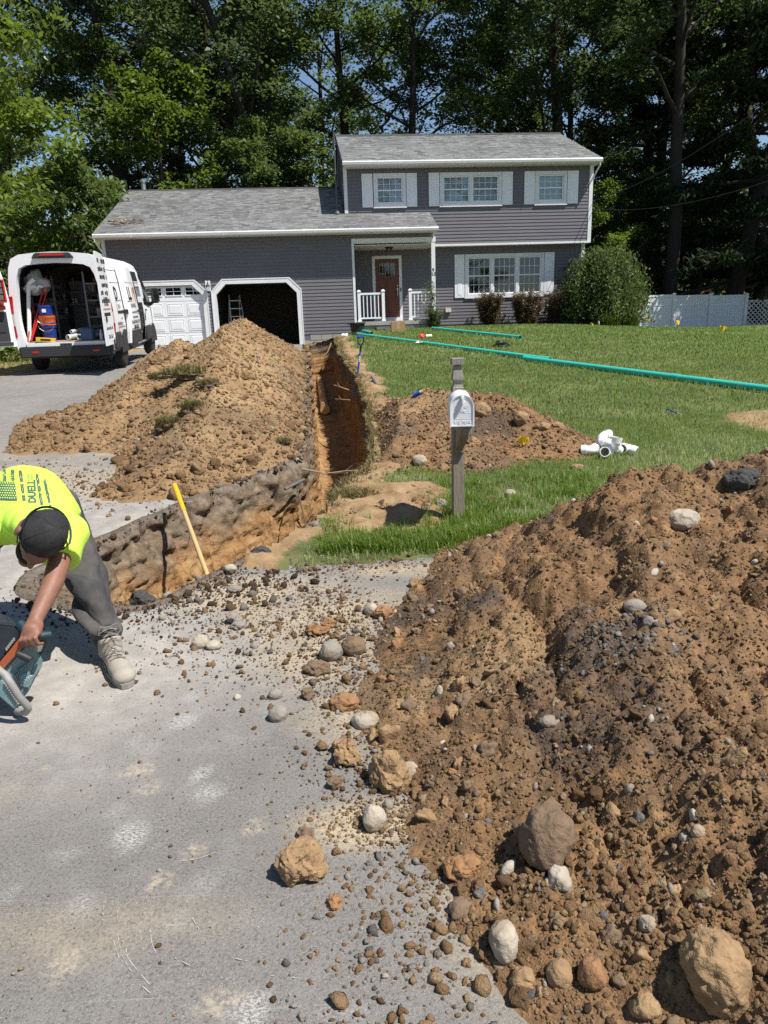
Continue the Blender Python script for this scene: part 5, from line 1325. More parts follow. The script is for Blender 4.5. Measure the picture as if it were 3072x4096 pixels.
# racking
def shelf_unit(x0, x1, y0, y1, zs, nm):
    s_ = empty(nm, (0, 0, 0), 0, parent=van)
    for z in zs: MB().bx(x0, x1, y0, y1, z - .015, z + .015).build('shelf_board', VG, s_); 
    for x, y in ((x0, y0), (x1, y0), (x0, y1), (x1, y1)): MB().bx(x - .018, x + .018, y - .018, y + .018, .68, max(zs) + .25).build('upright', VG, s_)
    for z in zs: MB().bx(x0 if x0 > 0 else x1 - .012, x0 + .012 if x0 > 0 else x1, y0, y1, z + .015, z + .075).build('shelf_lip', VG, s_)
    return s_
shelf_unit(.42, .82, .5, 2.4, (1.15, 1.5, 1.85), 'shelf_rack'); shelf_unit(-.82, -.35, .9, 2.6, (1.12, 1.45, 1.78), 'shelf_rack')
MB().bx(-.36, .30, 2.3, 2.34, .68, 1.95).build('cabinet_front', VG, van); MB().bx(-.3, .24, 2.28, 2.299, .76, 1.08).build('cabinet_drawer', VG, van, bevel=.008); MB().bx(-.36, .3, 2.0, 2.3, 1.40, 1.43).bx(-.36, .3, 2.0, 2.3, 1.68, 1.71).build('cabinet_shelf', VG, van)
box_cols = [(.45, .40, .33), (.3, .05, .04), (.12, .16, .3), (.5, .5, .5), (.25, .18, .1)]
BXM = [M('stock_box_%d' % i, c, .7, var=.2) for i, c in enumerate(box_cols)]
VT = Mv
def in_van(name, lab, cat, loc, rot=(0, 0, 0)):
    o = empty(name, (0, 0, 0), 0, lab, cat); o.matrix_world = VT @ Matrix.Translation(loc) @ Euler(rot).to_matrix().to_4x4(); return o
k = 0
for x0, x1, y0, y1, zs in ((.46, .78, .6, 2.3, (1.165, 1.515, 1.865)), (-.8, -.40, 1.0, 2.5, (1.135, 1.465, 1.795)), (-.3, .25, 2.05, 2.25, (1.43, 1.71))):
    for z in zs:
        if x0 > -.35 and x0 < 0: pos = [(x0 + (x1 - x0) * (j + .5) / 4, (y0 + y1) / 2) for j in range(4)]
        else: pos = [((x0 + x1) / 2, y0 + (y1 - y0) * (j + .5) / 5) for j in range(5)]
        for px_, py_ in pos:
            if random.random() < .25: continue
            h = random.uniform(.08, .2); s_ = random.uniform(.05, .1)
            o = in_van('stock_box', 'small carton of stock on the shelves inside the dark van', 'box', (px_, py_, z), (0, 0, random.uniform(-.3, .3))); o['group'] = 'cartons on the van shelves'
            MB().bx(-s_, s_, -s_, s_, 0, h).build('carton', BXM[k % 5], o, bevel=.004); MB().bx(-.02, .02, -s_ - .002, s_ + .002, .004, h + .002).build('tape', BXM[4], o); k += 1
# cargo by the rear doors
BLUE = M('blue_plastic', (.015, .04, .22), .35, var=.08); ORG = M('orange_plastic', (.65, .13, .03), .4, var=.08)
bk = in_van('bucket', 'blue plastic bucket standing in the back of the van', 'bucket', (-.40, .32, .676))
MB().lathe([(.0, 0), (.13, 0), (.155, .36), (.163, .36), (.163, .39), (.15, .39), (.125, .01)], (0, 0, 0), 20).lathe([(.158, .28), (.165, .285), (.165, .30), (.158, .305)], (0, 0, 0), 20).build('shell', BLUE, bk, smooth=40)
MB().tube([(.155 * math.cos(t_), -.16, .33 - .12 * math.sin(t_)) for t_ in np.linspace(0, math.pi, 9)], .004, 5).build('bail_handle', STEEL, bk)
b2 = in_van('bucket', 'orange plastic bucket stacked on the blue bucket in the van', 'bucket', (-.40, .32, .90))
MB().lathe([(.157, .11), (.162, .11), (.164, .25), (.172, .26), (.172, .31), (.157, .31)], (0, 0, 0), 20).build('shell', ORG, b2, smooth=40); MB().tube([(.165 * math.cos(t_), -.168, .24 - .10 * math.sin(t_)) for t_ in np.linspace(0, math.pi, 9)], .004, 5).build('bail_handle', STEEL, b2)
b3 = in_van('bucket', 'second blue bucket nested on top of the orange one', 'bucket', (-.40, .34, 1.19)); MB().lathe([(.15, .03), (.162, .2), (.17, .2), (.17, .24), (.155, .24)], (0, 0, 0), 20).build('shell', BLUE, b3, smooth=40); MB().bx(-.04, .04, -.168, -.163, .09, .16).build('label_print', WHT2, b3)
PVCW = M('pvc_white', (.80, .80, .78), .35, var=.04); PVCG = M('pvc_grey', (.42, .43, .45), .4, var=.08)
def hollow(m_, a, b, ro, ri, seg=18):
    a, b = Vector(a), Vector(b); d = (b - a).normalized(); x = d.orthogonal().normalized(); y = d.cross(x); P = []
    for q, r in ((a, ri), (a, ro), (b, ro), (b, ri)):
        for k in range(seg): P.append(q + (x * math.cos(6.28318 * k / seg) + y * math.sin(6.28318 * k / seg)) * r)
    return m_.add(P, [(j * seg + k, j * seg + (k + 1) % seg, ((j + 1) % 4) * seg + (k + 1) % seg, ((j + 1) % 4) * seg + k) for j in range(4) for k in range(seg)])
for i, (x, z, r, ang, ln) in enumerate(((.0, .745, .055, -.55, 1.6), (.22, .74, .06, -.42, 1.7), (.06, .86, .036, -.5, 1.5), (.40, .73, .05, -.45, 1.4))):
    o = in_van('drain_pipe', ['grey drain pipe with white end, leftmost on the van floor', 'thick grey drain pipe with white end in the middle of the van floor', 'thin grey pipe lying on top of the others in the van', 'grey pipe half hidden behind the blue case in the van'][i], 'pipe', (x, .22 + .05 * i, z), (0, 0, ang))
    hollow(MB(), (0, 0, 0), (0, ln, .12), r, r * .86).build('tube', PVCG, o, smooth=40); hollow(MB(), (0, -.012, 0), (0, .03, 0), r * 1.06, r * .8).build('white_end', PVCW, o, smooth=40)
for i, (x0, x1, z1, yy) in enumerate(((-.78, -.36, 2.02, .30), (-.74, -.30, 1.88, .24), (-.80, -.70, 1.42, .2))):
    o = in_van('red_pipe', ['longest red pipe leaning in the back of the van', 'second red pipe leaning beside the longest one in the van', 'short red pipe standing near the left van doorpost'][i], 'pipe', (0, 0, 0)); hollow(MB(), (x0, yy - .12, .69), (x1, yy + .3, z1), .017, .012, 10).build('tube', REDP, o, smooth=40)
    hollow(MB(), (x0, yy - .12, .69), (x0 + (x1 - x0) * .03, yy - .107, .69 + (z1 - .69) * .03), .021, .012, 10).build('end_band', REDP, o, smooth=40)
o = in_van('bent_pipe', 'white plastic pipe with an elbow leaning inside the van', 'pipe', (0, 0, 0))
MB().tube([(-.80, .2, .69), (-.70, .34, 1.72)], .043, 14).build('tube', PVCW, o, smooth=40); MB().tube([(-.702, .338, 1.70), (-.695, .35, 1.80), (-.66, .35, 1.88), (-.60, .34, 1.93), (-.53, .33, 1.97)], [.052, .052, .05, .05, .054], 14).build('elbow', PVCW, o, smooth=40)
o = in_van('plastic_bag', 'clear plastic bag of white fittings hanging in the van', 'bag', (-.58, .55, 1.88))
V_, F_ = blob((.26, .16, .24), 5, .7, 3, 5); np_mesh('bag_film', V_, F_, M('bag_film', (.45, .46, .47), .25, var=.4, vscale=14), o, smooth=False)
for q in range(3): MB().tube([(-.2 + .13 * q, -.17, -.12), (-.16 + .13 * q, -.18, -.06), (-.08 + .13 * q, -.17, -.07)], .03, 8).build('fitting', PVCW, o, smooth=40)
o = in_van('water_bottle', 'clear water bottle on the van floor by the right door', 'bottle', (.72, .10, .677)); MB().lathe([(0, 0), (.032, 0), (.033, .12), (.028, .15), (.012, .19)], (0, 0, 0), 12).build('bottle', M('bottle_clear', (.55, .58, .62), .1, var=.2), o, smooth=40); MB().lathe([(.014, .19), (.014, .21), (0, .21)], (0, 0, 0), 10).build('cap', WHT2, o)
o = in_van('tool_case', 'blue tool case on the van floor near the right side', 'case', (.44, .14, .677), (0, 0, -.2)); MB().bx(-.14, .14, -.08, .08, 0, .26).build('shell', M('case_blue', (.05, .10, .20), .5), o, bevel=.02); MB().bx(-.05, .05, -.025, .025, .26, .285).build('handle', VB, o)
o = in_van('parts_box', 'yellow cardboard box lying at the left of the van floor', 'box', (-.42, .05, .677), (0, .1, .15)); MB().bx(-.19, .19, -.06, .06, 0, .08).build('carton', M('carton_yellow', (.70, .42, .03), .6), o, bevel=.004); MB().bx(-.10, .10, -.062, -.0605, .02, .06).build('print', VBLK, o)
# ================================================================ heaps of soil, stones, turf
def ridge_h(x, y, segs, k=14.0):
    """smooth union of sloping ridges: (x0,y0,h0,x1,y1,h1,slope)"""
    acc = 0
    for x0, y0, h0, x1, y1, h1, s in segs:
        dx, dy = x1 - x0, y1 - y0; L = dx * dx + dy * dy + 1e-9
        t = np.clip(((x - x0) * dx + (y - y0) * dy) / L, 0, 1)
        d = np.hypot(x - x0 - t * dx, y - y0 - t * dy); h = h0 + (h1 - h0) * t
        acc = acc + np.exp(k * np.clip(h - s * d, -3, 3))
    return np.log(acc) / k
S1 = [(-3.25, 17.6, 1.02, -3.05, 16.2, 1.06, .62), (-3.05, 16.2, 1.04, -2.75, 13.2, .98, .60), (-2.75, 13.2, .98, -2.35, 10.3, .86, .58), (-2.35, 10.3, .84, -2.0, 8.4, .50, .52), (-2.0, 8.4, .47, -2.25, 7.1, .22, .4), (-2.25, 7.1, .2, -2.6, 6.75, .08, .3),
      (-3.95, 14.6, .72, -3.7, 11.8, .58, .55), (-3.7, 11.8, .56, -3.5, 9.4, .36, .48), (-4.35, 10.6, .28, -3.9, 9.2, .22, .4), (-4.75, 10.4, .20, -4.45, 8.95, .13, .35), (-3.25, 17.6, 1.0, -3.3, 20.5, .5, .6)]
S2 = [(.55, 9.25, .55, 1.35, 8.95, .53, .52), (1.35, 8.95, .46, 1.85, 8.2, .30, .42), (.35, 8.4, .40, .9, 7.7, .28, .42), (.12, 9.4, .42, .18, 8.0, .34, .55), (1.75, 8.2, .16, 2.0, 7.7, .05, .3)]
S3 = [(1.68, 3.92, .76, 2.3, 3.72, .86, .60), (2.3, 3.72, .86, 3.6, 3.3, .90, .55), (1.66, 3.9, .75, 1.25, 3.2, .60, .46), (1.25, 3.2, .60, 1.02, 2.5, .46, .44), (1.02, 2.5, .46, 1.12, 1.75, .39, .42), (1.12, 1.75, .39, 1.62, .9, .42, .44), (1.9, 2.9, .70, 3.2, 2.4, .82, .4), (.95, 4.2, .22, 1.62, 3.92, .66, .5)]
def lump(x, y, s, seed, oct=4):
    t = 0; a = 1.0; w_ = 0
    for o in range(oct):
        k = s * 2.1 ** o; t = t + a * np.sqrt(np.abs(vnoise(x * k + 3.1 * o, y * k - 5.7 * o, None, seed + o))); w_ += a; a *= .5
    return (t / w_ - .62) * 1.7
def H1(x, y):
    h = ridge_h(x, y, S1) - .02
    r = sstep(-.05, .25, h)
    h = h + r * (.13 * fbm(x, y, 1.1, 4, 81) + .085 * lump(x, y, 2.2, 82) + .030 * lump(x, y, 7.5, 83, 3)) + .02 * fbm(x, y, 5, 3, 84)
    sd = trench_sd(x, y)                       # falls away to the trench lip
    return np.minimum(h, .62 * np.maximum(sd - .05, -.3) * 2.0 + .0)
def H2(x, y):
    h = ridge_h(x, y, S2) - .03
    r = sstep(-.03, .15, h)
    h = h + r * (.05 * fbm(x, y, 1.7, 4, 85) + .06 * lump(x, y, 3.2, 86) + .03 * lump(x, y, 9, 87, 3)) + .02 * fbm(x, y, 5, 3, 88)
    return np.minimum(h, 1.2 * np.maximum(trench_sd(x, y) - .06, -.3))
def H3(x, y):
    h = ridge_h(x, y, S3) - .05 + .05 * fbm(x, y, 3.2, 3, 104)
    r = sstep(-.03, .22, h)
    t = fbm(x, y, 1.4, 3, 90)
    shelf = .07 * np.tanh(5 * np.sin(h * 11 + 2.2 * t)) * sstep(.3, .45, h) * sstep(.75, .6, h) * sstep(.6, 1.2, x)
    h = h + r * (.06 * t + .135 * lump(x, y, 2.3, 91, 3) + .052 * lump(x, y, 7, 92, 3) + .020 * lump(x, y, 19, 93, 2)) + .012 * fbm(x, y, 7, 3, 94) + r * .010 * lump(x, y, 30, 95, 2) + shelf * .6
    # a scooped hollow high on the slope
    h = h - .10 * np.exp(-(((x - 1.45) / .16) ** 2 + ((y - 3.35) / .10) ** 2)) - .08 * np.exp(-(((x - 1.02) / .1) ** 2 + ((y - 2.75) / .07) ** 2))
    return h
def heap(name, Hf, x0, x1, y0, y1, st, label, seed, dk, pl, clip=-.03):
    ax = np.arange(x0, x1, st); ay = np.arange(y0, y1, st); X, Y = np.meshgrid(ax, ay)
    h = Hf(X, Y); Z = G(X, Y) + h
    # sideways crumble so that the surface is not a pure height field
    jx = .35 * st * fbm(X, Y, 9, 2, seed); jy = .35 * st * fbm(X, Y, 9, 2, seed + 3)
    V = np.c_[(X + jx).ravel(), (Y + jy).ravel(), Z.ravel()]
    I_ = np.arange(X.size).reshape(X.shape); F = np.stack([I_[:-1, :-1], I_[:-1, 1:], I_[1:, 1:], I_[1:, :-1]], -1).reshape(-1, 4)
    hm = np.maximum.reduce([h[:-1, :-1], h[:-1, 1:], h[1:, 1:], h[1:, :-1]]).ravel()
    F = F[hm > clip]; u, inv = np.unique(F, return_inverse=True)
    dark = dk(X, Y, h).ravel(); pale = pl(X, Y, h).ravel()
    o = np_mesh(name, V[u], inv.reshape(F.shape), SOIL, None, {'dark': ('POINT', dark[u]), 'pale': ('POINT', pale[u])}, smooth=True)
    return tag(o, label, 'dirt pile')
heap('dirt_pile', H1, -5.6, -.6, 6.3, 22.5, .04, 'long heap of tan soil between the van and the trench', 201,
     lambda x, y, h: np.clip(.85 * sstep(.05, .45, fbm(x, y, .8, 4, 95)) * sstep(.75, .2, h), 0, 1), lambda x, y, h: np.clip(.32 + .50 * sstep(-.1, .5, fbm(x, y, .7, 3, 96)) * sstep(.1, .5, h), 0, 1))
heap('dirt_pile', H2, -.35, 2.7, 6.7, 10.4, .03, 'low heap of brown soil behind the mailbox post', 211,
     lambda x, y, h: np.clip(.9 * sstep(.1, .5, fbm(x, y, 1.6, 4, 97)) + .5 * sstep(.45, .3, np.hypot(x - 1.2, y - 7.2)), 0, 1), lambda x, y, h: sstep(.1, .5, fbm(x, y, 1.3, 3, 98)) * .5)
heap('dirt_pile', H3, -.7, 4.2, .55, 5.3, .0135, 'big dark brown heap of soil and stones in the foreground', 221,
     lambda x, y, h: np.clip(.95 * sstep(.02, .42, fbm(x, y, 1.35, 4, 99)) + .35 * sstep(.0, .5, fbm(x, y, 4, 3, 100)), 0, 1), lambda x, y, h: .55 * sstep(.25, .55, fbm(x, y, 1.8, 3, 102)) * sstep(.5, .15, h))

def surf(x, y):
    x = np.asarray(x, float); y = np.asarray(y, float)
    g = G(x, y); return np.maximum.reduce([g, g + H1(x, y), g + H2(x, y), g + H3(x, y)])
def hits(px, py):
    d = ray(px, py); Y = np.linspace(.8, 30, 2500); P = CAMP + d[None] * Y[:, None]
    i = np.where(P[:, 2] < surf(P[:, 0], P[:, 1]))[0]
    return P[i[0]] if len(i) else P[-1]

# ---- loose crumbs (joined: thousands)
def mat_crumb():
    t = NT('soil_crumb'); co = t.coord()
    c = t.ramp(t.attr('tone'), [(0, (.036, .029, .024)), (.22, (.085, .055, .033)), (.45, (.165, .099, .050)), (.68, (.28, .178, .092)), (.84, (.37, .275, .165)), (.9, (.13, .12, .112)), (.96, (.28, .265, .24)), (1, (.46, .425, .36))])
    c = t.mix(t.ramp(t.noise(120, 3, .7, co), [(.35, .18), (.6, 0)]), c, (.07, .05, .035))
    return t.done(t.bsdf(c, .95, 0, t.bump(t.noise(85, 4, .75, co), 1.0, .018), .15))
CRUMB = mat_crumb()
def ico(sub):
    bm = bmesh.new(); bmesh.ops.create_icosphere(bm, subdivisions=sub, radius=1); V = np.array([v.co[:] for v in bm.verts]); F = np.array([[v.index for v in f.verts] for f in bm.faces]); bm.free(); return V, F
IV1, IF1 = ico(1); IV2, IF2 = ico(2)
CT = []
for k in range(12):
    V, F = blob((1, .88, .74), 400 + k, .75, 3, 3.0); V = V * (1 + .22 * lump(V[:, 0] * 1.0 + V[:, 2] * .7 + k, V[:, 1] - V[:, 2] * .6, 1.6, 500 + k, 3))[:, None]; CT.append(V)
IF3 = F
def scatter(name, P, Rr, tone, seed, label, sub=1, flat=.75, amp=.35, smooth=False, parent=None):
    r_ = np.random.default_rng(seed); n = len(P); V0, F0 = (IV1, IF1) if sub == 1 else (CT[0], IF3)
    V = V0[None] * (1 + r_.uniform(-amp, amp, (n, len(V0), 1))) if sub == 1 else np.array(CT)[r_.integers(0, 12, n)]
    if sub == 9:                                    # broken faces
        pn = r_.normal(size=(n, 7, 3)); pn /= np.linalg.norm(pn, axis=2)[:, :, None]; pd = r_.uniform(.5, .85, (n, 7))
        for j in range(7):
            dp = np.einsum('nki,ni->nk', V, pn[:, j]); f_ = np.where(dp > pd[:, j][:, None], pd[:, j][:, None] / np.maximum(dp, 1e-6), 1); V = V * f_[:, :, None]
        V = V * 1.2
    V = V * (r_.uniform(.7, 1.3, (n, 1, 3)) * np.array([1, 1, flat])) * Rr[:, None, None]
    # random rotation
    q = r_.normal(size=(n, 4)); q /= np.linalg.norm(q, axis=1)[:, None]; w_, x, y, z = q.T
    M3 = np.stack([1 - 2 * (y * y + z * z), 2 * (x * y - z * w_), 2 * (x * z + y * w_), 2 * (x * y + z * w_), 1 - 2 * (x * x + z * z), 2 * (y * z - x * w_), 2 * (x * z - y * w_), 2 * (y * z + x * w_), 1 - 2 * (x * x + y * y)], 1).reshape(n, 3, 3)
    V = np.einsum('nij,nkj->nki', M3, V) + P[:, None, :]
    F = F0[None] + (np.arange(n) * len(V0))[:, None, None]
    o = np_mesh(name, V.reshape(-1, 3), F.reshape(-1, 3), CRUMB, parent, {'tone': ('FACE', np.repeat(tone, len(F0)))}, smooth=smooth)
    return tag(o, label, 'soil', kind='stuff')
def tones(r_, n, base, spread, gravel=.06, pale=.03):
    t = np.clip(r_.normal(base, spread, n), 0, .82); u = r_.random(n)
    t = np.where(u < gravel, r_.uniform(.88, .95, n), t); return np.where(u > 1 - pale, r_.uniform(.955, 1, n), t)
r_ = np.random.default_rng(55)
def pile_pts(n, Hf, x0, x1, y0, y1, hmin=.02, wfun=None):
    out = []; tot = 0
    while tot < n:
        x = r_.uniform(x0, x1, n * 2); y = r_.uniform(y0, y1, n * 2); h = Hf(x, y); k = h > hmin
        if wfun is not None: k &= r_.random(len(x)) < wfun(x, y, h)
        out.append(np.c_[x[k], y[k], G(x[k], y[k]) + h[k]]); tot += k.sum()
    return np.concatenate(out)[:n]
vis3 = lambda x, y, h: np.where((x < .62 * y + .35) & (x > -.6), 1.0, 0.0) * np.clip(2.2 / np.maximum(y, .8), .35, 1.6) / 1.6
n3 = 34000; P = pile_pts(n3, H3, -.6, 3.2, .7, 5.0, .008, vis3)
gp = sstep(.25, .05, np.hypot((P[:, 0] - .95) / 1.2, (P[:, 1] - 2.55)))       # a pocket of grey gravel
t_ = tones(r_, n3, .61, .12, .02, .012); dk = .95 * sstep(.02, .42, fbm(P[:, 0], P[:, 1], 1.35, 4, 99)); t_ = np.where((t_ < .83), np.clip(t_ - .26 * dk, 0, .82), t_)
t_ = np.where(r_.random(n3) < gp * .85, r_.uniform(.87, .96, n3), t_)
Rr = .0036 * (1 - r_.random(n3)) ** -.36; Rr = np.minimum(Rr, .014) * (1 + .5 * gp)
P[:, 2] -= Rr * .05
scatter('soil_crumbs', P, Rr, t_, 61, 'fine crumbs and grit covering the foreground heap')
n3 = 900; P = pile_pts(n3, H3, -.5, 3.2, .8, 5.0, .01, lambda x, y, h: vis3(x, y, h) * np.where(h < .2, 1, .25) * sstep(-.1, .35, fbm(x, y, 2.5, 3, 131))); Rr = np.minimum(.009 * (1 - r_.random(n3)) ** -.40, .030); P[:, 2] -= Rr * .05
scatter('soil_lumps', P, Rr, tones(r_, n3, .58, .12, .04, .02), 62, 'knobbly lumps of earth all over the foreground heap', 2, .8, .12, True)
n1 = 17000; P = pile_pts(n1, H1, -5.5, -.7, 6.4, 20, .01, lambda x, y, h: np.clip(8.5 / y, .3, 1)); Rr = np.minimum(.009 * (1 - r_.random(n1)) ** -.38, .04); P[:, 2] += Rr * .2
scatter('soil_crumbs', P, Rr, tones(r_, n1, .62, .11, .01, .006), 63, 'crumbs of tan soil covering the long heap')
n1 = 260; P = pile_pts(n1, H1, -5.5, -.7, 6.3, 14, .004, lambda x, y, h: np.where(h < .16, 1, .06)); Rr = np.minimum(.024 * (1 - r_.random(n1)) ** -.45, .085); P[:, 2] += Rr * .15
scatter('soil_lumps', P, Rr, tones(r_, n1, .56, .10, .01, .006), 64, 'big clods around the foot of the long heap', 2, .8, .12, True)
n2 = 6500; P = pile_pts(n2, H2, -.3, 2.6, 6.8, 10.2, .01); Rr = np.minimum(.0075 * (1 - r_.random(n2)) ** -.36, .026); P[:, 2] += Rr * .2
scatter('soil_crumbs', P, Rr, tones(r_, n2, .56, .14, .01, .01), 65, 'crumbs of brown soil covering the low heap')
# on the pavement: spill around the heaps, bare soil, and along the trench lip
def spill(n, cx, cy, sx, sy, ang, rmin, rmax, base, g_, pl_, h=.0):
    a = r_.normal(0, 1, (n, 2)) * [sx, sy]; c, s = math.cos(ang), math.sin(ang)
    x = cx + a[:, 0] * c - a[:, 1] * s; y = cy + a[:, 0] * s + a[:, 1] * c
    R_ = np.minimum(rmin * (1 - r_.random(n)) ** -.42, rmax); k = trench_sd(x, y) > .02
    P_ = np.c_[x, y, G(x, y) + R_ * .4]; return P_[k], R_[k], tones(r_, n, base, .14, g_, pl_)[k]
parts = [spill(2600, -.12, 2.75, .16, .75, .15, .003, .014, .55, .12, .10), spill(260, -.08, 2.7, .12, .8, .12, .007, .026, .62, .06, .06), spill(150, .3, 1.75, .12, .4, -.6, .007, .022, .62, .06, .06), spill(1200, .12, 1.75, .16, .35, -.55, .003, .012, .6, .15, .12), spill(2300, -.55, 3.65, .42, .42, .2, .0035, .018, .5, .16, .12), spill(700, -.05, 2.02, .14, .07, 0, .003, .007, .8, .02, .05),
         spill(900, -.6, 2.6, .55, .8, 0, .002, .007, .6, .2, .2), spill(1500, -1.0, 4.35, .40, .22, .6, .004, .026, .22, .25, .08), spill(1200, -.3, 5.0, .35, .3, .3, .004, .02, .42, .1, .06), spill(700, .1, 4.6, .6, .10, 0, .004, .012, .6, .1, .1), spill(900, -3.2, 7.2, .9, .45, -.5, .006, .03, .6, .05, .03), spill(500, -1.6, 3.95, .5, .16, 0, .005, .03, .2, .3, .05)]
scatter('loose_gravel', np.concatenate([p[0] for p in parts]), np.concatenate([p[1] for p in parts]), np.concatenate([p[2] for p in parts]), 66, 'loose gravel and grit scattered over the asphalt')
# clods along the trench lip, both sides
idx = r_.integers(0, len(TP), 5200); q = TP[idx] + r_.normal(0, .075, (5200, 2)); sdq = trench_sd(q[:, 0], q[:, 1]); k = (sdq > -.05); q = q[k]
R_ = np.minimum(.009 * (1 - r_.random(len(q))) ** -.45, .055) * np.clip(q[:, 1] / 7, .6, 1.5)
nearl = (q[:, 0] < lipL(q[:, 1]) + .3)
k = fbm(q[:, 0], q[:, 1], 3.5, 3, 133) + r_.normal(0, .25, len(q)) > .05; q, R_, nearl = q[k], R_[k], nearl[k]
scatter('lip_clods', np.c_[q, G(q[:, 0], q[:, 1]) + .005], R_, np.where(nearl & (q[:, 1] < 8.5), tones(r_, len(q), .26, .12, .22, .04), tones(r_, len(q), .50, .14, .03, .01)), 67, 'crumbled edge of soil along the trench lip')
# bare sandy ground beside the trench
n = 24000; x = r_.uniform(-.7, 1.6, n); y = r_.uniform(4.6, 12, n); k = (r_.random(n) < soil_mask(x, y)) & (trench_sd(x, y) > .03); R_ = np.minimum(.005 * (1 - r_.random(n)) ** -.4, .03)
scatter('sandy_crumbs', np.c_[x, y, G(x, y) + .02 + R_ * .3][k], R_[k], tones(r_, n, .60, .14, .02, .02)[k], 68, 'dry sandy crumbs on the bare ground beside the trench')

# ---- stones and clods one can point at
PALE = M('stone_pale', (.38, .335, .265), .9, var=.35, vscale=14, bump=.7, bscale=60, dirt=(.24, .165, .098), dirt_amt=1.0, dscale=11, world=True)
GREYS = M('stone_grey', (.235, .21, .18), .9, var=.35, vscale=14, bump=.6, bscale=60, dirt=(.22, .15, .088), dirt_amt=.8, dscale=10, world=True)
TAN = M('clod_tan', (.285, .185, .095), .97, var=.4, vscale=25, bump=1.0, bscale=55, dirt=(.17, .105, .06), dirt_amt=.8, dscale=16, world=True)
ORNG = M('clod_orange', (.27, .145, .066), .97, var=.4, vscale=25, bump=1.0, bscale=55, dirt=(.16, .09, .05), dirt_amt=.8, dscale=16, world=True)
DKST = M('clod_dark', (.155, .105, .066), .97, var=.4, vscale=25, bump=1.0, bscale=55, dirt=(.22, .15, .09), dirt_amt=.6, dscale=16, world=True)
ASPC = M('asphalt_chunk', (.06, .057, .055), .97, var=.5, vscale=60, bump=1.0, bscale=90, world=True)
def rock(px, py, wpx, hpx, mat, label, cat='stone', rough=.16, depth=None, sink=.12, rz=None, name='stone', sub=3, Z=None):
    """px,py: where the stone's foot is seen; sizes in photo pixels"""
    p = hits(px, py); zc = (p - CAMP) @ fw; s = zc / FPX
    rx = wpx * s / 2; rz_ = hpx * s / 2 * 1.02; ry = depth * s / 2 if depth else (rx + rz_) / 2
    seed = int(px * 7 + py) % 9973
    V, F = blob((rx, ry, rz_), seed, rough * 1.9, sub, 2.2)
    if cat == 'clod': rough *= 1.0; Vn = V / rx; V *= (1 + .085 * lump(Vn[:, 0] + Vn[:, 2], Vn[:, 1] - Vn[:, 2], 2.2, seed, 3))[:, None]
    V += (np.c_[fbm(V[:, 0] / rx, V[:, 1] / rx, 4, 3, seed + 1, z=V[:, 2] / rx), fbm(V[:, 0] / rx, V[:, 1] / rx, 4, 3, seed + 2, z=V[:, 2] / rx), fbm(V[:, 0] / rx, V[:, 1] / rx, 4, 3, seed + 3, z=V[:, 2] / rx)]) * rx * rough * .5
    o = np_mesh(name, V, F, mat, None, None, smooth=True, angle=28 if rough > .2 else None)
    o.location = (p[0], p[1] + ry * .5, p[2] + rz_ * (1 - sink) - .15 * rz_); o.rotation_euler = (0, 0, 0)
    return tag(o, label, cat)
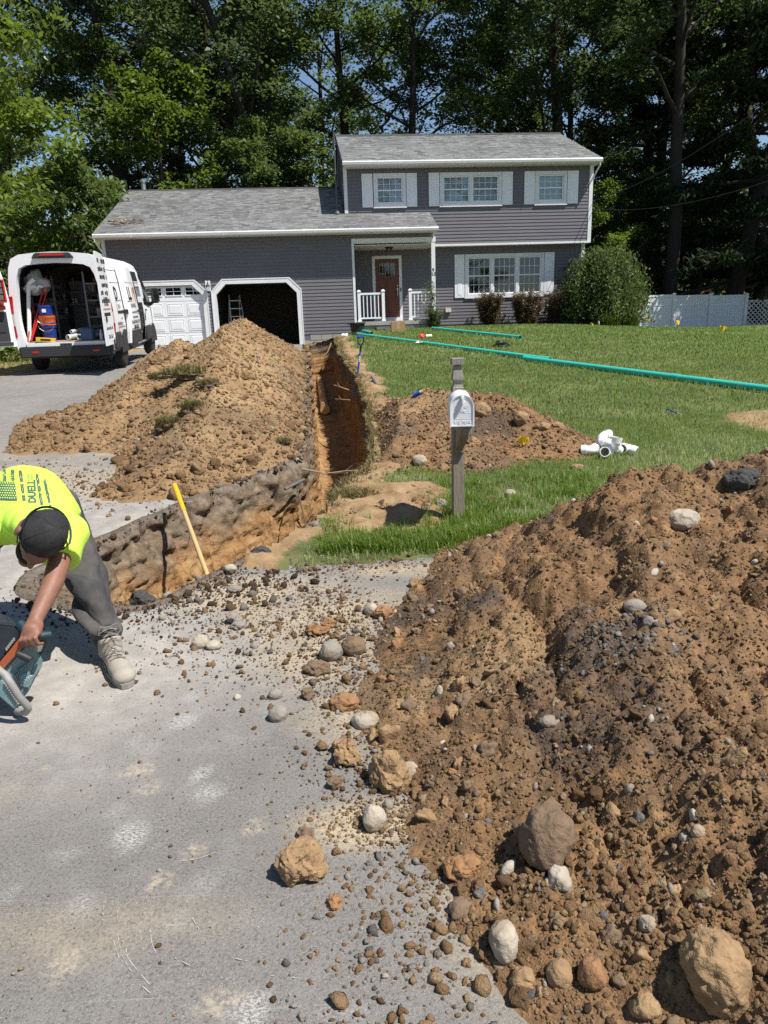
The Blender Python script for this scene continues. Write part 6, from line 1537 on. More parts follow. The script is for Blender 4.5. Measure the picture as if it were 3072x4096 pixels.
RK = [
 (1205, 3530, 165, 165, TAN, 'large tan clod standing alone on the asphalt', 'clod', .26), (1112, 2890, 76, 78, GREYS, 'round grey cobble alone on the asphalt beyond the big clod', 'stone', .10),
 (1100, 2795, 58, 44, GREYS, 'small tan cobble near the round grey cobble', 'stone', .14), (948, 2805, 30, 30, PALE, 'tiny pale stone between the boot and the round cobble', 'stone', .12),
 (1228, 2800, 50, 58, DKST, 'dark knobbly clod beside the edge of the foreground heap', 'clod', .3), (1338, 3640, 62, 56, ORNG, 'small orange clod below the large tan clod', 'clod', .28),
 (1222, 3365, 72, 52, DKST, 'olive clod just above the large tan clod', 'clod', .3), (1340, 3155, 62, 48, DKST, 'brown clod beside the pale sand patch', 'clod', .28),
 (800, 2595, 68, 62, PALE, 'bigger of the two pale cobbles right of the boot', 'stone', .09), (852, 2600, 64, 38, PALE, 'flat pale cobble leaning by its bigger twin', 'stone', .09), (778, 2605, 32, 24, DKST, 'small brown stone under the two pale cobbles', 'stone', .14),
 (935, 2495, 62, 46, GREYS, 'broken grey asphalt lump near the trench tip', 'stone', .26), (955, 2520, 60, 42, GREYS, 'second grey lump touching the broken one', 'stone', .26),
 (1462, 2915, 112, 66, PALE, 'wide pale cobble at the left edge of the foreground heap', 'stone', .09), (1375, 2845, 112, 72, ORNG, 'orange clod at the left tip of the foreground heap', 'clod', .24), (1388, 3060, 92, 120, TAN, 'crumbling tan clod left of the heap edge', 'clod', .34), (1360, 3010, 60, 60, TAN, 'tan clod leaning on the crumbling one', 'clod', .3),
 (1560, 3160, 160, 185, TAN, 'big tan block of earth at the heap edge', 'clod', .24), (1640, 3100, 66, 62, PALE, 'pale cobble resting on the big tan block', 'stone', .1), (1495, 3325, 98, 112, PALE, 'dirty pale cobble right of the sand patch', 'stone', .12), (1552, 3240, 44, 50, GREYS, 'small grey cobble above the dirty pale cobble', 'stone', .1),
 (1852, 3510, 132, 96, ORNG, 'orange brown clod left of the boulder', 'clod', .2), (2200, 3450, 212, 255, DKST, 'large smooth brown boulder in the foreground heap', 'boulder', .11), (2245, 3570, 92, 108, PALE, 'flat white stone right below the boulder', 'stone', .2),
 (2020, 3830, 118, 172, PALE, 'long white cobble at the foot of the heap', 'stone', .1), (2098, 3955, 108, 88, TAN, 'round tan clod at the bottom edge of the heap', 'clod', .16), (2245, 3945, 106, 112, TAN, 'tan cobble next to the round clod at the bottom', 'stone', .1), (2375, 3960, 112, 150, ORNG, 'upright orange clod near the bottom of the heap', 'clod', .16),
 (2890, 4040, 240, 330, TAN, 'biggest tan slab of earth at the lower right', 'clod', .2), (2590, 4075, 120, 100, TAN, 'tan clod left of the biggest slab', 'clod', .2), (2740, 2115, 132, 84, PALE, 'pale cobble high on the crest of the foreground heap', 'stone', .09), (2990, 1950, 160, 78, ASPC, 'dark asphalt chunk on the crest at the right edge', 'chunk', .2),
 (2545, 2450, 92, 62, GREYS, 'grey cobble in the hollow of the foreground heap', 'stone', .1), (2605, 2500, 60, 46, GREYS, 'dark cobble below the grey cobble in the hollow', 'stone', .12), (2692, 2480, 80, 50, TAN, 'brown cobble right of the hollow', 'stone', .12), (2200, 2905, 80, 46, GREYS, 'flat grey stone beside the gravel pocket', 'stone', .1),
 (2598, 3720, 66, 60, PALE, 'white angular stone right of the long cobble', 'stone', .2), (2822, 3760, 60, 76, PALE, 'white stone leaning above the biggest slab', 'stone', .14), (2795, 3345, 56, 52, PALE, 'pale round stone on the right slope', 'stone', .1), (2778, 3280, 34, 52, PALE, 'narrow pale stone above the round one on the right slope', 'stone', .12), (2745, 3365, 46, 42, PALE, 'small pale stone left of the round one on the right slope', 'stone', .12),
 (1325, 2640, 96, 78, GREYS, 'left of two muddy cobbles at the heap tip', 'stone', .12), (1412, 2620, 104, 76, DKST, 'right of two muddy cobbles at the heap tip', 'stone', .12), (1270, 2695, 112, 52, DKST, 'flat dark clod in front of the muddy cobbles', 'clod', .22),
 (1486, 2460, 56, 54, PALE, 'pale cobble at the upper tip of the foreground heap', 'stone', .1), (1545, 2470, 92, 52, ORNG, 'orange clods beside the pale cobble at the upper tip', 'clod', .3), (1270, 2540, 92, 40, ORNG, 'low orange clod on the asphalt before the heap tip', 'clod', .3), (1318, 2510, 56, 36, ORNG, 'smaller orange clod behind the low one', 'clod', .3),
 (1680, 1862, 58, 46, PALE, 'pale cobble on the low heap behind the mailbox', 'stone', .1), (2042, 1990, 46, 36, PALE, 'pale stone in the grass right of the mailbox post', 'stone', .14), (1762, 2040, 60, 46, GREYS, 'flat grey stone left of the mailbox post', 'stone', .2), (2085, 1700, 62, 62, TAN, 'squarish tan clod on top of the low heap', 'clod', .16), (1925, 1668, 74, 64, TAN, 'smooth sided clod just right of the mailbox', 'clod', .18),
 (1042, 2235, 74, 50, ASPC, 'black asphalt chunk on the near lip of the trench', 'chunk', .3), (570, 2420, 90, 58, ASPC, 'black asphalt chunk at the trench tip behind the boot', 'chunk', .3), (1270, 2120, 60, 40, GREYS, 'small stone on the lip where the trench turns', 'stone', .16), (920, 2290, 50, 36, PALE, 'pale stone among the gravel of the near lip', 'stone', .12), (935, 2370, 60, 30, GREYS, 'flat grey stone on the gravel by the trench tip', 'stone', .12),
 (2170, 1720, 60, 34, TAN, 'small clod in the grass right of the low heap', 'clod', .24), (2230, 1715, 60, 30, TAN, 'second small clod right of the low heap', 'clod', .24), (2310, 1880, 60, 26, TAN, 'flat tan clod in the grass before the low heap', 'clod', .24),
]
for q in RK: rock(q[0], q[1], q[2], q[3], q[4], q[5], q[6], q[7], name='clod' if q[6] == 'clod' else 'boulder' if q[6] == 'boulder' else 'asphalt_chunk' if q[6] == 'chunk' else 'stone', sub=5 if q[2] > 120 else 4, sink=.34 if q[6] == 'boulder' or q[2] > 200 else .36 if (q[0] > 1500 and q[1] > 2150) else .16)
# unnamed middling clods and pebbles: look-alikes, each its own object
CM = []
for k in range(8):
    V, F = blob((1, .9, .75), 300 + k, .25, 2, 3.2); CM.append((CT[k], IF3, True) if k < 5 else (V, F, False))
cl_me = {}
def mid_stone(kind, p, r, mat, lab, grp, nm):
    key = (kind, mat.name)
    if key not in cl_me: V, F, _ = CM[kind]; cl_me[key] = np_mesh(nm, V, F, mat, smooth=True, link_=False)
    o = bpy.data.objects.new(nm, cl_me[key]); link(o); o.scale = (r * random.uniform(.8, 1.3), r * random.uniform(.8, 1.2), r * random.uniform(.7, 1)); o.location = p; o.rotation_euler = (random.random() * 6, random.random() * 6, random.random() * 6)
    tag(o, lab, 'clod' if nm == 'clod' else 'pebble', grp)
cand = pile_pts(420, H3, -.5, 2.4, .95, 4.6, .005, lambda x, y, h: vis3(x, y, h) * np.where(h < .22, 1, .2))
for i, p in enumerate(cand[:100]):
    r = random.choice([.018, .022, .026, .03, .036, .042]) * (1 if p[1] > 1.5 else .8)
    mid_stone(i % 5, (p[0], p[1], p[2] + r * .05), r, [TAN, DKST, ORNG, DKST, TAN][i % 5], 'small brown clod lying on the lower slope of the foreground heap', 'small clods on the foreground heap', 'clod')
for i, p in enumerate(cand[150:190]):
    r = random.choice([.012, .016, .02, .026])
    mid_stone(5 + i % 3, (p[0], p[1], p[2] + r * .3), r, [PALE, GREYS][i % 2], 'small smooth pebble lying on the foreground heap', 'pebbles on the foreground heap', 'pebble')

# ---- turf
GRASS = mat_leaf('grass_blade', (.070, .130, .022), (.170, .275, .060), (.43, .46, .23), .35, .5, .35)
LUSH = mat_leaf('grass_lush', (.065, .115, .012), (.145, .225, .030), (.25, .33, .06), .4, .45, .4)
STRAW = mat_leaf('grass_straw', (.075, .075, .025), (.20, .17, .075), (.34, .29, .14), .25, .6, .2)
def blades(name, P, h, w_, tone, mat, seed, label, lean=.45, parent=None):
    r_ = np.random.default_rng(seed); n = len(P); d = r_.uniform(0, 6.283, n); H = h * r_.uniform(.55, 1.2, n); L = lean * r_.uniform(.2, 1.3, n)
    dv = np.c_[np.cos(d), np.sin(d), np.zeros(n)]; sd = np.c_[-np.sin(d), np.cos(d), np.zeros(n)] * (w_ * r_.uniform(.7, 1.3, n))[:, None] / 2
    mid_ = P + dv * (H * L * .3)[:, None] + np.c_[np.zeros((n, 2)), H * .6]; tip = P + dv * (H * L)[:, None] + np.c_[np.zeros((n, 2)), H * (1 - .25 * L)]
    V = np.stack([P - sd, P + sd, mid_ + sd * .7, mid_ - sd * .7, tip], 1).reshape(-1, 3); b = np.arange(n)[:, None] * 5
    F = np.concatenate([b + [[0, 1, 2]], b + [[0, 2, 3]], b + [[3, 2, 4]]], 1).reshape(-1, 3)
    return tag(np_mesh(name, V, F, mat, parent, {'tone': ('FACE', np.repeat(np.clip(tone, 0, 1), 3))}), label, 'grass', kind='stuff')
def turf_ok(x, y):
    return (~is_asphalt(x, y)) & (r_.random(len(x)) > soil_mask(x, y) * 1.15) & (trench_sd(x, y) > .12) & (H2(x, y) < .02) & (H3(x, y) < .0) & (H1(x, y) < .0)
def house_front(x, y):      # in front of the house walls
    u = (x + 2.6) * math.cos(HR) + (y - 25.5) * math.sin(HR); n_ = -(x + 2.6) * math.sin(HR) + (y - 25.5) * math.cos(HR)
    return np.where(u < 4.7, n_ < -.05, np.where(u < 10.7, n_ < 1.6, True))
def tone_patch(x, y, n):
    p = fbm(x, y, .55, 3, 111) * .5 + fbm(x, y, 2.2, 3, 112) * .35
    dry = sstep(.05, .55, p + .30 * sstep(14, 8, y)) * .58
    return np.clip(r_.normal(.36, .14, n) + dry * (r_.random(n) < .8), 0, 1)
for (y0, y1, x0, x1, dens, hh, ww) in ((4.6, 9.5, -.6, 6.2, 2600, .055, .0055), (9.5, 15, -.6, 9, 760, .065, .010), (15, 35, -1.8, 17, 300, .07, .017)):
    n = int((y1 - y0) * (x1 - x0) * dens); x = r_.uniform(x0, x1, n); y = r_.uniform(y0, y1, n)
    k = (x < .575 * y + .4); x, y = x[k], y[k]; k = turf_ok(x, y) & house_front(x, y); x, y = x[k], y[k]
    blades('lawn_grass', np.c_[x, y, G(x, y) + .005], hh, ww, tone_patch(x, y, len(x)), GRASS, int(y0), 'short mown lawn grass in front of the house')
n = 9000; x = r_.uniform(-13, -7.8, n); y = r_.uniform(12, 28, n); k = ~is_asphalt(x, y); x, y = x[k], y[k]
blades('lawn_grass', np.c_[x, y, G(x, y)], .09, .022, tone_patch(x, y, len(x)), GRASS, 5, 'grass beside the driveway left of the van')
# taller tufts along the road edge and round the post
cl = []
for k in range(330):
    x = r_.uniform(-.45, 1.3); y = 4.78 + abs(r_.normal(0, .22)) + (.25 if x > .3 else 0) * r_.random(); cl.append((x, y))
for k in range(60): cl.append((r_.normal(.62, .25), r_.normal(5.6, .35)))
for k in range(14): cl.append((r_.normal(-.42, .08), r_.normal(5.45, .12)))
for k in range(150): cl.append((r_.uniform(.5, 2.3), r_.uniform(5.0, 6.9)))
cl = np.array(cl); cl = cl[(trench_sd(cl[:, 0], cl[:, 1]) > .1) & (H3(cl[:, 0], cl[:, 1]) < .02)]
idx = np.repeat(np.arange(len(cl)), 26); q = cl[idx] + r_.normal(0, .035, (len(idx), 2)); k = ~is_asphalt(q[:, 0], q[:, 1] + .04); q = q[k]
blades('tall_grass', np.c_[q, G(q[:, 0], q[:, 1])], .12, .006, r_.normal(.5, .22, len(q)), LUSH, 71, 'lush taller grass along the edge of the asphalt', .7)
# dry torn turf along the trench's right lip and on the loose sods
idx = r_.integers(int(len(TP) * .55), len(TP) - 5, 900); base = TP[idx]; base = base[(base[:, 1] > 5.9)]
base = np.repeat(base, 9, 0); q = base + r_.normal(0, .07, base.shape); k = trench_sd(q[:, 0], q[:, 1]) > -.03; q = q[k]
blades('torn_turf', np.c_[q, G(q[:, 0], q[:, 1]) + .01], .10, .007, r_.normal(.42, .25, len(q)), STRAW, 72, 'dry torn turf hanging along the right lip of the trench', 1.3)
def sod(px, py, wpx, hpx, label, n=260, green=.0):
    p = hits(px, py); s = ((p - CAMP) @ fw) / FPX; rx, rz_ = wpx * s / 2, hpx * s / 2
    o = empty('sod_clump', tuple(p), 0, label, 'sod')
    V, F = blob((rx * .9, rx * .6, rz_ * .45), int(px), .9, 4, 4); np_mesh('soil_root', V, F, DKST, o, smooth=True)
    a = r_.uniform(0, 6.283, n); b = np.sqrt(r_.random(n)); P = np.c_[rx * b * np.cos(a), rx * .7 * b * np.sin(a), rz_ * .5 * np.sqrt(1 - b * b * .9)]
    t = blades('turf', P, rz_ * .9, rx * .04, r_.normal(.35 + green, .25, n), STRAW if green < .2 else LUSH, int(px), None, 1.6, o); del t['category']
for px, py, w_, h_, lab, g_ in ((640, 1520, 110, 60, 'grassy sod lying high on the left shoulder of the long heap', 0), (745, 1500, 190, 70, 'largest flat sod of dry grass on the long heap', 0), (835, 1540, 90, 50, 'small sod hanging right of the largest one', 0), (770, 1640, 90, 80, 'upright grassy sod in the middle of the long heap', 0), (680, 1710, 120, 90, 'shaggy sod near the left foot of the long heap', 0), (1130, 1770, 70, 40, 'thin green sod near the trench side of the long heap', .1), (1420, 1990, 210, 70, 'rounded sod lump at the bend of the trench', 0), (1960, 2010, 80, 40, 'tuft of dry sod right of the mailbox post', 0)): sod(px, py, w_, h_, lab, 420, g_)
# ================================================================ things on the lawn, in the trench and by the house
WOOD = M('weathered_wood', (.26, .22, .165), .9, var=.35, vscale=5, bump=.6, bscale=14, stretch=(9, 9, .8), dirt=(.16, .15, .13), dirt_amt=.5, dscale=3)
WOODG = M('grey_wood', (.22, .21, .18), .9, var=.35, vscale=5, bump=.6, bscale=14, stretch=(9, 9, .8))
# ---- mailbox on its post
bx_, by_ = .60, 5.55; bz = float(G(bx_, by_)) - .03
zt = at(1832, 1432, by_)[2] - bz
post = empty('mailbox_post', (bx_, by_, bz), .06, 'weathered wooden post with carved top carrying the mailbox', 'post')
w2 = .046
zs = zt - .225
MB().bx(-w2, w2, -w2, w2, -.3, zs).build('shaft', WOOD, post, bevel=.004)
m_ = MB()
def sq(z, h): return [(-h, -h, z), (h, -h, z), (h, h, z), (-h, h, z)]
lev = [(zs, .045), (zs + .012, .036), (zs + .035, .030), (zs + .055, .034), (zs + .062, .043), (zs + .075, .043), (zs + .165, .028), (zs + .172, .022), (zs + .178, .022), (zs + .179, .047), (zs + .222, .047), (zs + .226, .042)]
P_ = [p for z, h in lev for p in sq(z, h)]
m_.add(P_, [(4 * i + k, 4 * i + (k + 1) % 4, 4 * i + 4 + (k + 1) % 4, 4 * i + 4 + k) for i in range(len(lev) - 1) for k in range(4)] + [tuple(range(len(P_) - 4, len(P_)))]); m_.build('finial', WOODG, post)
fb_ = at(1849, 1705, 5.06); rb_ = at(1836, 1700, 5.56)
zb = fb_[2] - bz
MB().bx(-.05, .05, -.42, -.047, zb - .075, zb - .006).prism([(-.049, zb - .075), (-.33, zb - .076), (-.30, zb - .11), (-.049, zb - .26)], -.03, .03, 'x').build('support_arm', WOOD, post, bevel=.003)
MB().bx(-.042, .042, -.078, -.047, zb - .27, zb - .077).build('brace_board', WOOD, post, bevel=.003)
MBX = M('mailbox_white', (.76, .77, .79), .42, var=.05, vscale=6, dirt=(.55, .54, .5), dirt_amt=.25, dscale=9)
mx = empty('mailbox', (fb_[0], fb_[1], fb_[2]), math.atan2(-(rb_[0] - fb_[0]), rb_[1] - fb_[1]), 'white rounded mailbox on the wooden post', 'mailbox')
def arch(w_, h, n=14):
    r = w_ / 2; return [(r * 1.0, 0), (r, h - r)] + [(r * math.cos(t), h - r + r * math.sin(t)) for t in np.linspace(0, math.pi, n)[1:-1]] + [(-r, h - r), (-r, 0)]
MB().prism(arch(.166, .216), .012, .49, 'y').build('shell', MBX, mx, smooth=30)
for y in (.04, .47): MB().prism(arch(.176, .222), y, y + .018, 'y').build('band', MBX, mx, smooth=30)
MB().prism(arch(.172, .223), -.006, .010, 'y').build('door', MBX, mx, smooth=30)
A = arch(.172, .223, 18); B = arch(.150, .211, 18); B = [(x, z + .006 if i not in (0, len(B) - 1) else z + .008) for i, (x, z) in enumerate(B)]
n = len(A); MB().add([(x, -.013, z) for x, z in A] + [(x, -.012, z) for x, z in B] + [(x, -.006, z) for x, z in A] + [(x, -.007, z) for x, z in B], [(i, (i + 1) % n, n + (i + 1) % n, n + i) for i in range(n)] + [(2 * n + i, 2 * n + (i + 1) % n, (i + 1) % n, i) for i in range(n)] + [(n + i, n + (i + 1) % n, 3 * n + (i + 1) % n, 3 * n + i) for i in range(n)]).build('door_rim', MBX, mx, smooth=30)
MB().bx(-.010, .014, -.030, -.005, .165, .215).lathe([(.009, -.034), (.009, -.005)], (.002, 0, .163), 10, 'y').bx(-.004, .008, -.036, -.03, .17, .205).build('latch', WHT2, mx, bevel=.003)
mm = MB()
for q in ((-.055, .062, .052, .054), (-.055, .062, .094, .096), (-.055, -.053, .052, .096), (.060, .062, .052, .096)): mm.bx(q[0], q[1], -.0068, -.0055, q[2], q[3])
mm.build('name_panel', MBX, mx)
text_obj('U.S. MAIL', .030, MBX, mx, frame((.003, -.0065, .030), (1, 0, 0), (0, 0, 1)), 'lettering', .0012, bold=.0008); text_obj('APPROVED BY THE', .009, MBX, mx, frame((.003, -.0065, .013), (1, 0, 0), (0, 0, 1)), 'lettering', .002); text_obj('POSTMASTER GENERAL', .008, MBX, mx, frame((.003, -.0065, .005), (1, 0, 0), (0, 0, 1)), 'lettering', .002)
eg = MB()
for P_ in ([(-.03, .125), (-.01, .128), (.012, .142), (.036, .143)], [(-.03, .120), (-.008, .122), (.01, .130), (.030, .134)], [(-.03, .125), (-.022, .112), (.0, .106), (.02, .104)], [(-.02, .118), (.004, .114), (.024, .112)], [(-.006, .126), (.006, .112), (.016, .100)]): eg.tube([(x, -.0068, z) for x, z in P_], .0016, 5)
eg.build('eagle_emblem', MBX, mx, smooth=60)
MB().bx(.089, .093, .12, .14, .10, .17).bx(.0935, .0965, .10, .17, .155, .185).build('signal_flag', M('flag_red', (.45, .03, .03), .5), mx)

# ---- long sewer pipes on the lawn
AQUA = M('pipe_aqua', (.045, .46, .36), .35, var=.06, vscale=1.5)
def sewer_pipe(a, b, lab, bell_end=1, r=.054, joint=None, seg=20):
    a, b = Vector(a), Vector(b); d = (b - a); L = d.length; d.normalize()
    o = empty('sewer_pipe', a, 0, lab, 'pipe'); o.rotation_euler = d.to_track_quat('Y', 'Z').to_euler()
    hollow(MB(), (0, 0, 0), (0, L, 0), r, r * .9, seg).build('tube', AQUA, o, smooth=40)
    for y0, y1 in ([(L - .12, L + .01)] if bell_end == 1 else [(-.01, .12)] if bell_end == -1 else []) + ([(joint * L, joint * L + .14)] if joint else []): hollow(MB(), (0, y0, 0), (0, y1, 0), r * 1.12, r * .95, seg).build('bell', AQUA, o, smooth=40)
    return o
def gp(px, py, h=.055): p = hit(px, py); return (p[0], p[1], float(G(p[0], p[1])) + h)
pa, pb = gp(1432, 1345), gp(2198, 1450); sewer_pipe(pa, pb, 'long aqua pipe running from the porch across the lawn', 1, joint=.52)
pc = gp(2098, 1445, .06); pd = at(3250, 1592, 10.4); sewer_pipe(pc, (pd[0], pd[1], float(G(pd[0], pd[1])) + .055), 'long aqua pipe leaving the picture at the right edge', -1, joint=.60)
sewer_pipe(gp(1730, 1320), gp(2080, 1358), 'shorter aqua pipe lying in front of the barberry bushes', 1)
sewer_pipe(gp(1452, 1332, .06), gp(1487, 1341, .06), 'stub of aqua pipe beside the black tub', 0)

# ---- heap of white fittings
def elbow(name, lab, loc, rot, ang=90, r=.057, hub=.066, rb=.095, cat='pipe fitting'):
    o = empty(name, loc, 0, lab, cat, 'white drain fittings on the lawn'); o.rotation_euler = rot
    n = 8; P_ = [(rb * (1 - math.cos(R(ang) * k / n)), rb * math.sin(R(ang) * k / n), 0) for k in range(n + 1)]
    seg = 18; V = []
    for rr in (r, r * .88):
        for k, p in enumerate(P_):
            a = R(ang) * k / n; nx_ = Vector((math.cos(a), -math.sin(a), 0)) * -1; zz = Vector((0, 0, 1))
            for s in range(seg): V.append(Vector(p) + (nx_ * math.cos(6.28318 * s / seg) + zz * math.sin(6.28318 * s / seg)) * rr)
    m1 = (n + 1) * seg; F = []
    for L_ in (0, m1):
        for k in range(n):
            for s in range(seg): F.append((L_ + k * seg + s, L_ + k * seg + (s + 1) % seg, L_ + (k + 1) * seg + (s + 1) % seg, L_ + (k + 1) * seg + s))
    MB().add(V, F).build('bend', PVCW, o, smooth=50)
    e = Vector(P_[-1]); d = Vector((math.sin(R(ang)), math.cos(R(ang)), 0))
    hollow(MB(), (0, -.06, 0), (0, .008, 0), hub, hub * .84, seg).build('hub', PVCW, o, smooth=40); hollow(MB(), e - d * .008, e + d * .06, hub, hub * .84, seg).build('hub', PVCW, o, smooth=40)
    o.scale = (.84,) * 3 if r < .06 else (1, 1, 1)
    return o
fx, fy = 2.44, 7.72; fz = float(G(fx, fy)) + .02
fit = lambda px, py, Y, dz: (at(px, py, Y)[0], Y, float(G(at(px, py, Y)[0], Y)) + dz)
elbow('pipe_elbow', 'white elbow fitting lying at the left of the heap of fittings', fit(2376, 1800, 7.72, .065), (0, 0, R(160)), 90)
elbow('pipe_elbow', 'white elbow fitting standing up at the back of the heap', fit(2400, 1785, 7.86, .10), (R(90), 0, R(25)), 90)
elbow('pipe_elbow', 'white elbow fitting opening towards the road at the front', fit(2416, 1830, 7.58, .065), (R(-10), 0, R(-8)), 60)
elbow('pipe_elbow', 'white elbow fitting with its mouth pressed into the grass', fit(2462, 1815, 7.62, .16), (R(-80), R(10), R(30)), 60)
elbow('pipe_elbow', 'white elbow fitting at the right end of the heap', fit(2492, 1805, 7.70, .07), (0, R(20), R(-35)), 90)
elbow('pipe_elbow', 'white elbow fitting wedged in the middle of the heap', fit(2440, 1800, 7.76, .11), (R(30), R(30), R(100)), 45)

# ---- tools
BLUEP = M('tool_blue', (.012, .06, .42), .4, var=.08); GRIP = M('tool_black', (.02, .02, .022), .55)
b0 = hits(1424, 1530); t0 = at(1447, 1350, b0[1]); shv = empty('shovel', tuple(b0), 0, 'blue handled shovel stuck upright in the soil right of the trench', 'shovel')
v0 = Vector((0, 0, -.1)); v1 = Vector(t0) - Vector(b0); lerp = lambda a, b, f: a + (b - a) * f
MB().tube([v0, lerp(v0, v1, .32)], [.016, .016], 10).build('socket', M('steel_dull', (.22, .21, .2), .5, .6), shv, smooth=40); MB().tube([lerp(v0, v1, .30), lerp(v0, v1, .74)], [.017, .016], 10).build('shaft', BLUEP, shv, smooth=40)
q = lerp(v0, v1, .84); MB().tube([lerp(v0, v1, .73), q], [.018, .02], 8).tube([q, q + Vector((-.05, 0, .06)), q + Vector((-.05, 0, .15))], .012, 8).tube([q, q + Vector((.05, 0, .06)), q + Vector((.05, 0, .15))], .012, 8).build('yoke', GRIP, shv, smooth=40)
MB().tube([q + Vector((-.058, 0, .155)), q + Vector((.058, 0, .155))], .016, 8).build('grip', BLUEP, shv, smooth=40); MB().add([(-.09, -.01, -.05), (.09, -.01, -.05), (.08, .01, -.25), (-.08, .01, -.25)], [(0, 1, 2, 3)]).build('blade', M('steel_dull', (.22, .21, .2), .5, .6), shv)
for f_ in (.50, .53, .56, .59, .62): MB().tube([lerp(v0, v1, f_), lerp(v0, v1, f_ + .018)], .0175, 10).build('shaft_print', WHT2 if f_ > .51 else BLUEP, shv, smooth=40)
pr = empty('pick_bar', tuple(hits(1430, 1538)), 0, 'bent bar with a thick grey grip lying beside the blue shovel', 'tool'); c0 = Vector(pr.location)
w1 = Vector(at(1488, 1508, c0.y + .05)); w2_ = Vector(at(1492, 1512, c0.y)); w3 = Vector(at(1510, 1546, c0.y - .35)); w3.z = max(w3.z, float(G(w3.x, w3.y)) + .03)
MB().tube([Vector((0, 0, 0)), w1 - c0], .011, 8).build('bar', STEEL, pr, smooth=40); MB().tube([w1 - c0, w3 - c0], .026, 10).build('grip', M('grip_grey', (.12, .125, .13), .7), pr, smooth=40)
WHAN = M('ash_handle', (.48, .33, .15), .55, var=.2, vscale=6, stretch=(8, 8, .7)); YELG = M('handle_yellow', (.72, .38, .02), .45)
a0 = Vector(at(822, 2280, 5.05)); a1 = Vector(at(697, 1938, 6.02)); dl = (a1 - a0)
yh = empty('digging_tool', tuple(a0 - dl * .35), 0, 'wooden tool handle with yellow top leaning in the trench', 'tool'); o0 = a0 - dl * .35
MB().tube([(0, 0, 0), a0 - o0 + dl * .66], [.019, .018], 10).build('wood_handle', WHAN, yh, smooth=40); MB().tube([a0 - o0 + dl * .655, a0 - o0 + dl * .985, a0 - o0 + dl], [.021, .023, .018], 10).build('yellow_grip', YELG, yh, smooth=40)
q0 = Vector(at(1187, 1945, 7.35)); q1 = Vector(at(1226, 2112, 6.25)); ha, hb = Vector(at(1140, 1957, 7.2)), Vector(at(1216, 1918, 7.5))
tp_ = empty('probe_rod', tuple(q1), 0, 'rusty T handled probe rod leaning on the trench wall', 'tool'); RUST = M('rusty_steel', (.13, .095, .07), .7, .4, var=.3)
MB().tube([(0, 0, 0), q0 - q1], .008, 7).build('rod', RUST, tp_, smooth=40); MB().tube([ha - q1, hb - q1], .016, 8).build('cross_handle', M('steel_dull', (.22, .21, .2), .5, .6), tp_, smooth=40)
ROOT = M('root_pale', (.30, .22, .13), .9)
def stick(pts, r, lab):
    P_ = [Vector(at(*p)) for p in pts]; o = empty('root', tuple(P_[0]), 0, lab, 'root')
    MB().tube([p - P_[0] for p in P_], [r * (1 - .6 * k / len(P_)) for k in range(len(P_))], 6).build('stem', ROOT, o, smooth=50)
    q = P_[len(P_) // 2] - P_[0]; MB().tube([q, q + (P_[-1] - P_[0]) * .18 + Vector((0, 0, .06))], [r * .5, r * .2], 5).build('twig', ROOT, o)
stick([(1208, 1876, 7.55), (1300, 1893, 7.45), (1392, 1892, 7.4)], .012, 'pale root sticking out across the trench from the left lip'); stick([(1290, 1896, 7.42), (1380, 1884, 7.4), (1468, 1880, 7.4)], .008, 'thin root reaching the right lip across the trench')
stick([(1395, 1560, 12.2), (1360, 1548, 12.3), (1335, 1540, 12.4)], .012, 'upper root poking out of the right trench wall'); stick([(1400, 1600, 11.4), (1365, 1598, 11.5), (1342, 1596, 11.6)], .010, 'lower root poking out of the right trench wall'); stick([(1325, 1372, 23.5), (1310, 1410, 23.3), (1290, 1425, 23.2)], .02, 'bent root at the far end of the trench')
# clay pipe on the trench floor
CLAY = M('clay_pipe', (.50, .33, .17), .85, var=.3, vscale=8, bump=.6, bscale=25)
f0 = hit(1275, 1495, -1.06); f1 = hit(1300, 1640, -1.12); cp = empty('clay_pipe', tuple(f0), 0, 'old clay pipe half bared on the trench floor', 'pipe'); dv = Vector(f1) - Vector(f0)
for k in range(5): MB().tube([dv * (k / 5 + .004), dv * ((k + .86) / 5), dv * ((k + .87) / 5), dv * ((k + 1) / 5 - .004)], [.095, .095, .112, .112], 14).build('pipe_section', CLAY, cp, smooth=40)

# ---- marker flags
YF = M('flag_yellow', (.85, .60, .02), .55)
def mflag(px, py, Y, lab, ht=.5, w_=.1, tilt=0.0, gz=True, top=None):
    p = at(px, py, Y) if Y else hits(px, py); z = float(surf(p[0], p[1])); o = empty('marker_flag', (p[0], p[1], z), random.uniform(-.6, .6), lab, 'flag'); o.rotation_euler.x = tilt
    MB().tube([(0, 0, -.03), (0, 0, ht)], .0022 if ht < .3 else .004, 5).build('wire', STEEL, o)
    n = 5; P_ = []
    for k in range(n + 1): P_ += [(w_ * k / n, .02 * math.sin(k * 1.7), ht - .004 - .01 * k / n * 3), (w_ * k / n, .03 * math.sin(k * 1.7 + .6), ht - w_ * (.9 - .1 * k / n))]
    MB().add(P_, [(2 * k, 2 * k + 2, 2 * k + 3, 2 * k + 1) for k in range(n)]).build('pennant', YF, o)
    return o
mflag(2072, 1790, None, 'crumpled yellow marker flag on the low heap of soil', .14, .12, .3)
mflag(2702, 1330, 24, 'yellow marker flag at the lawn crest before the fence', .34, .18); mflag(2874, 1375, 20, 'yellow marker flag in the lawn nearest the right edge', .32, .16); mflag(2586, 1313, 29, 'narrow yellow marker flag between the daylilies and the fence post', .42, .14); mflag(2362, 1318, 24.3, 'low yellow marker flag beside the downspout', .16, .1)

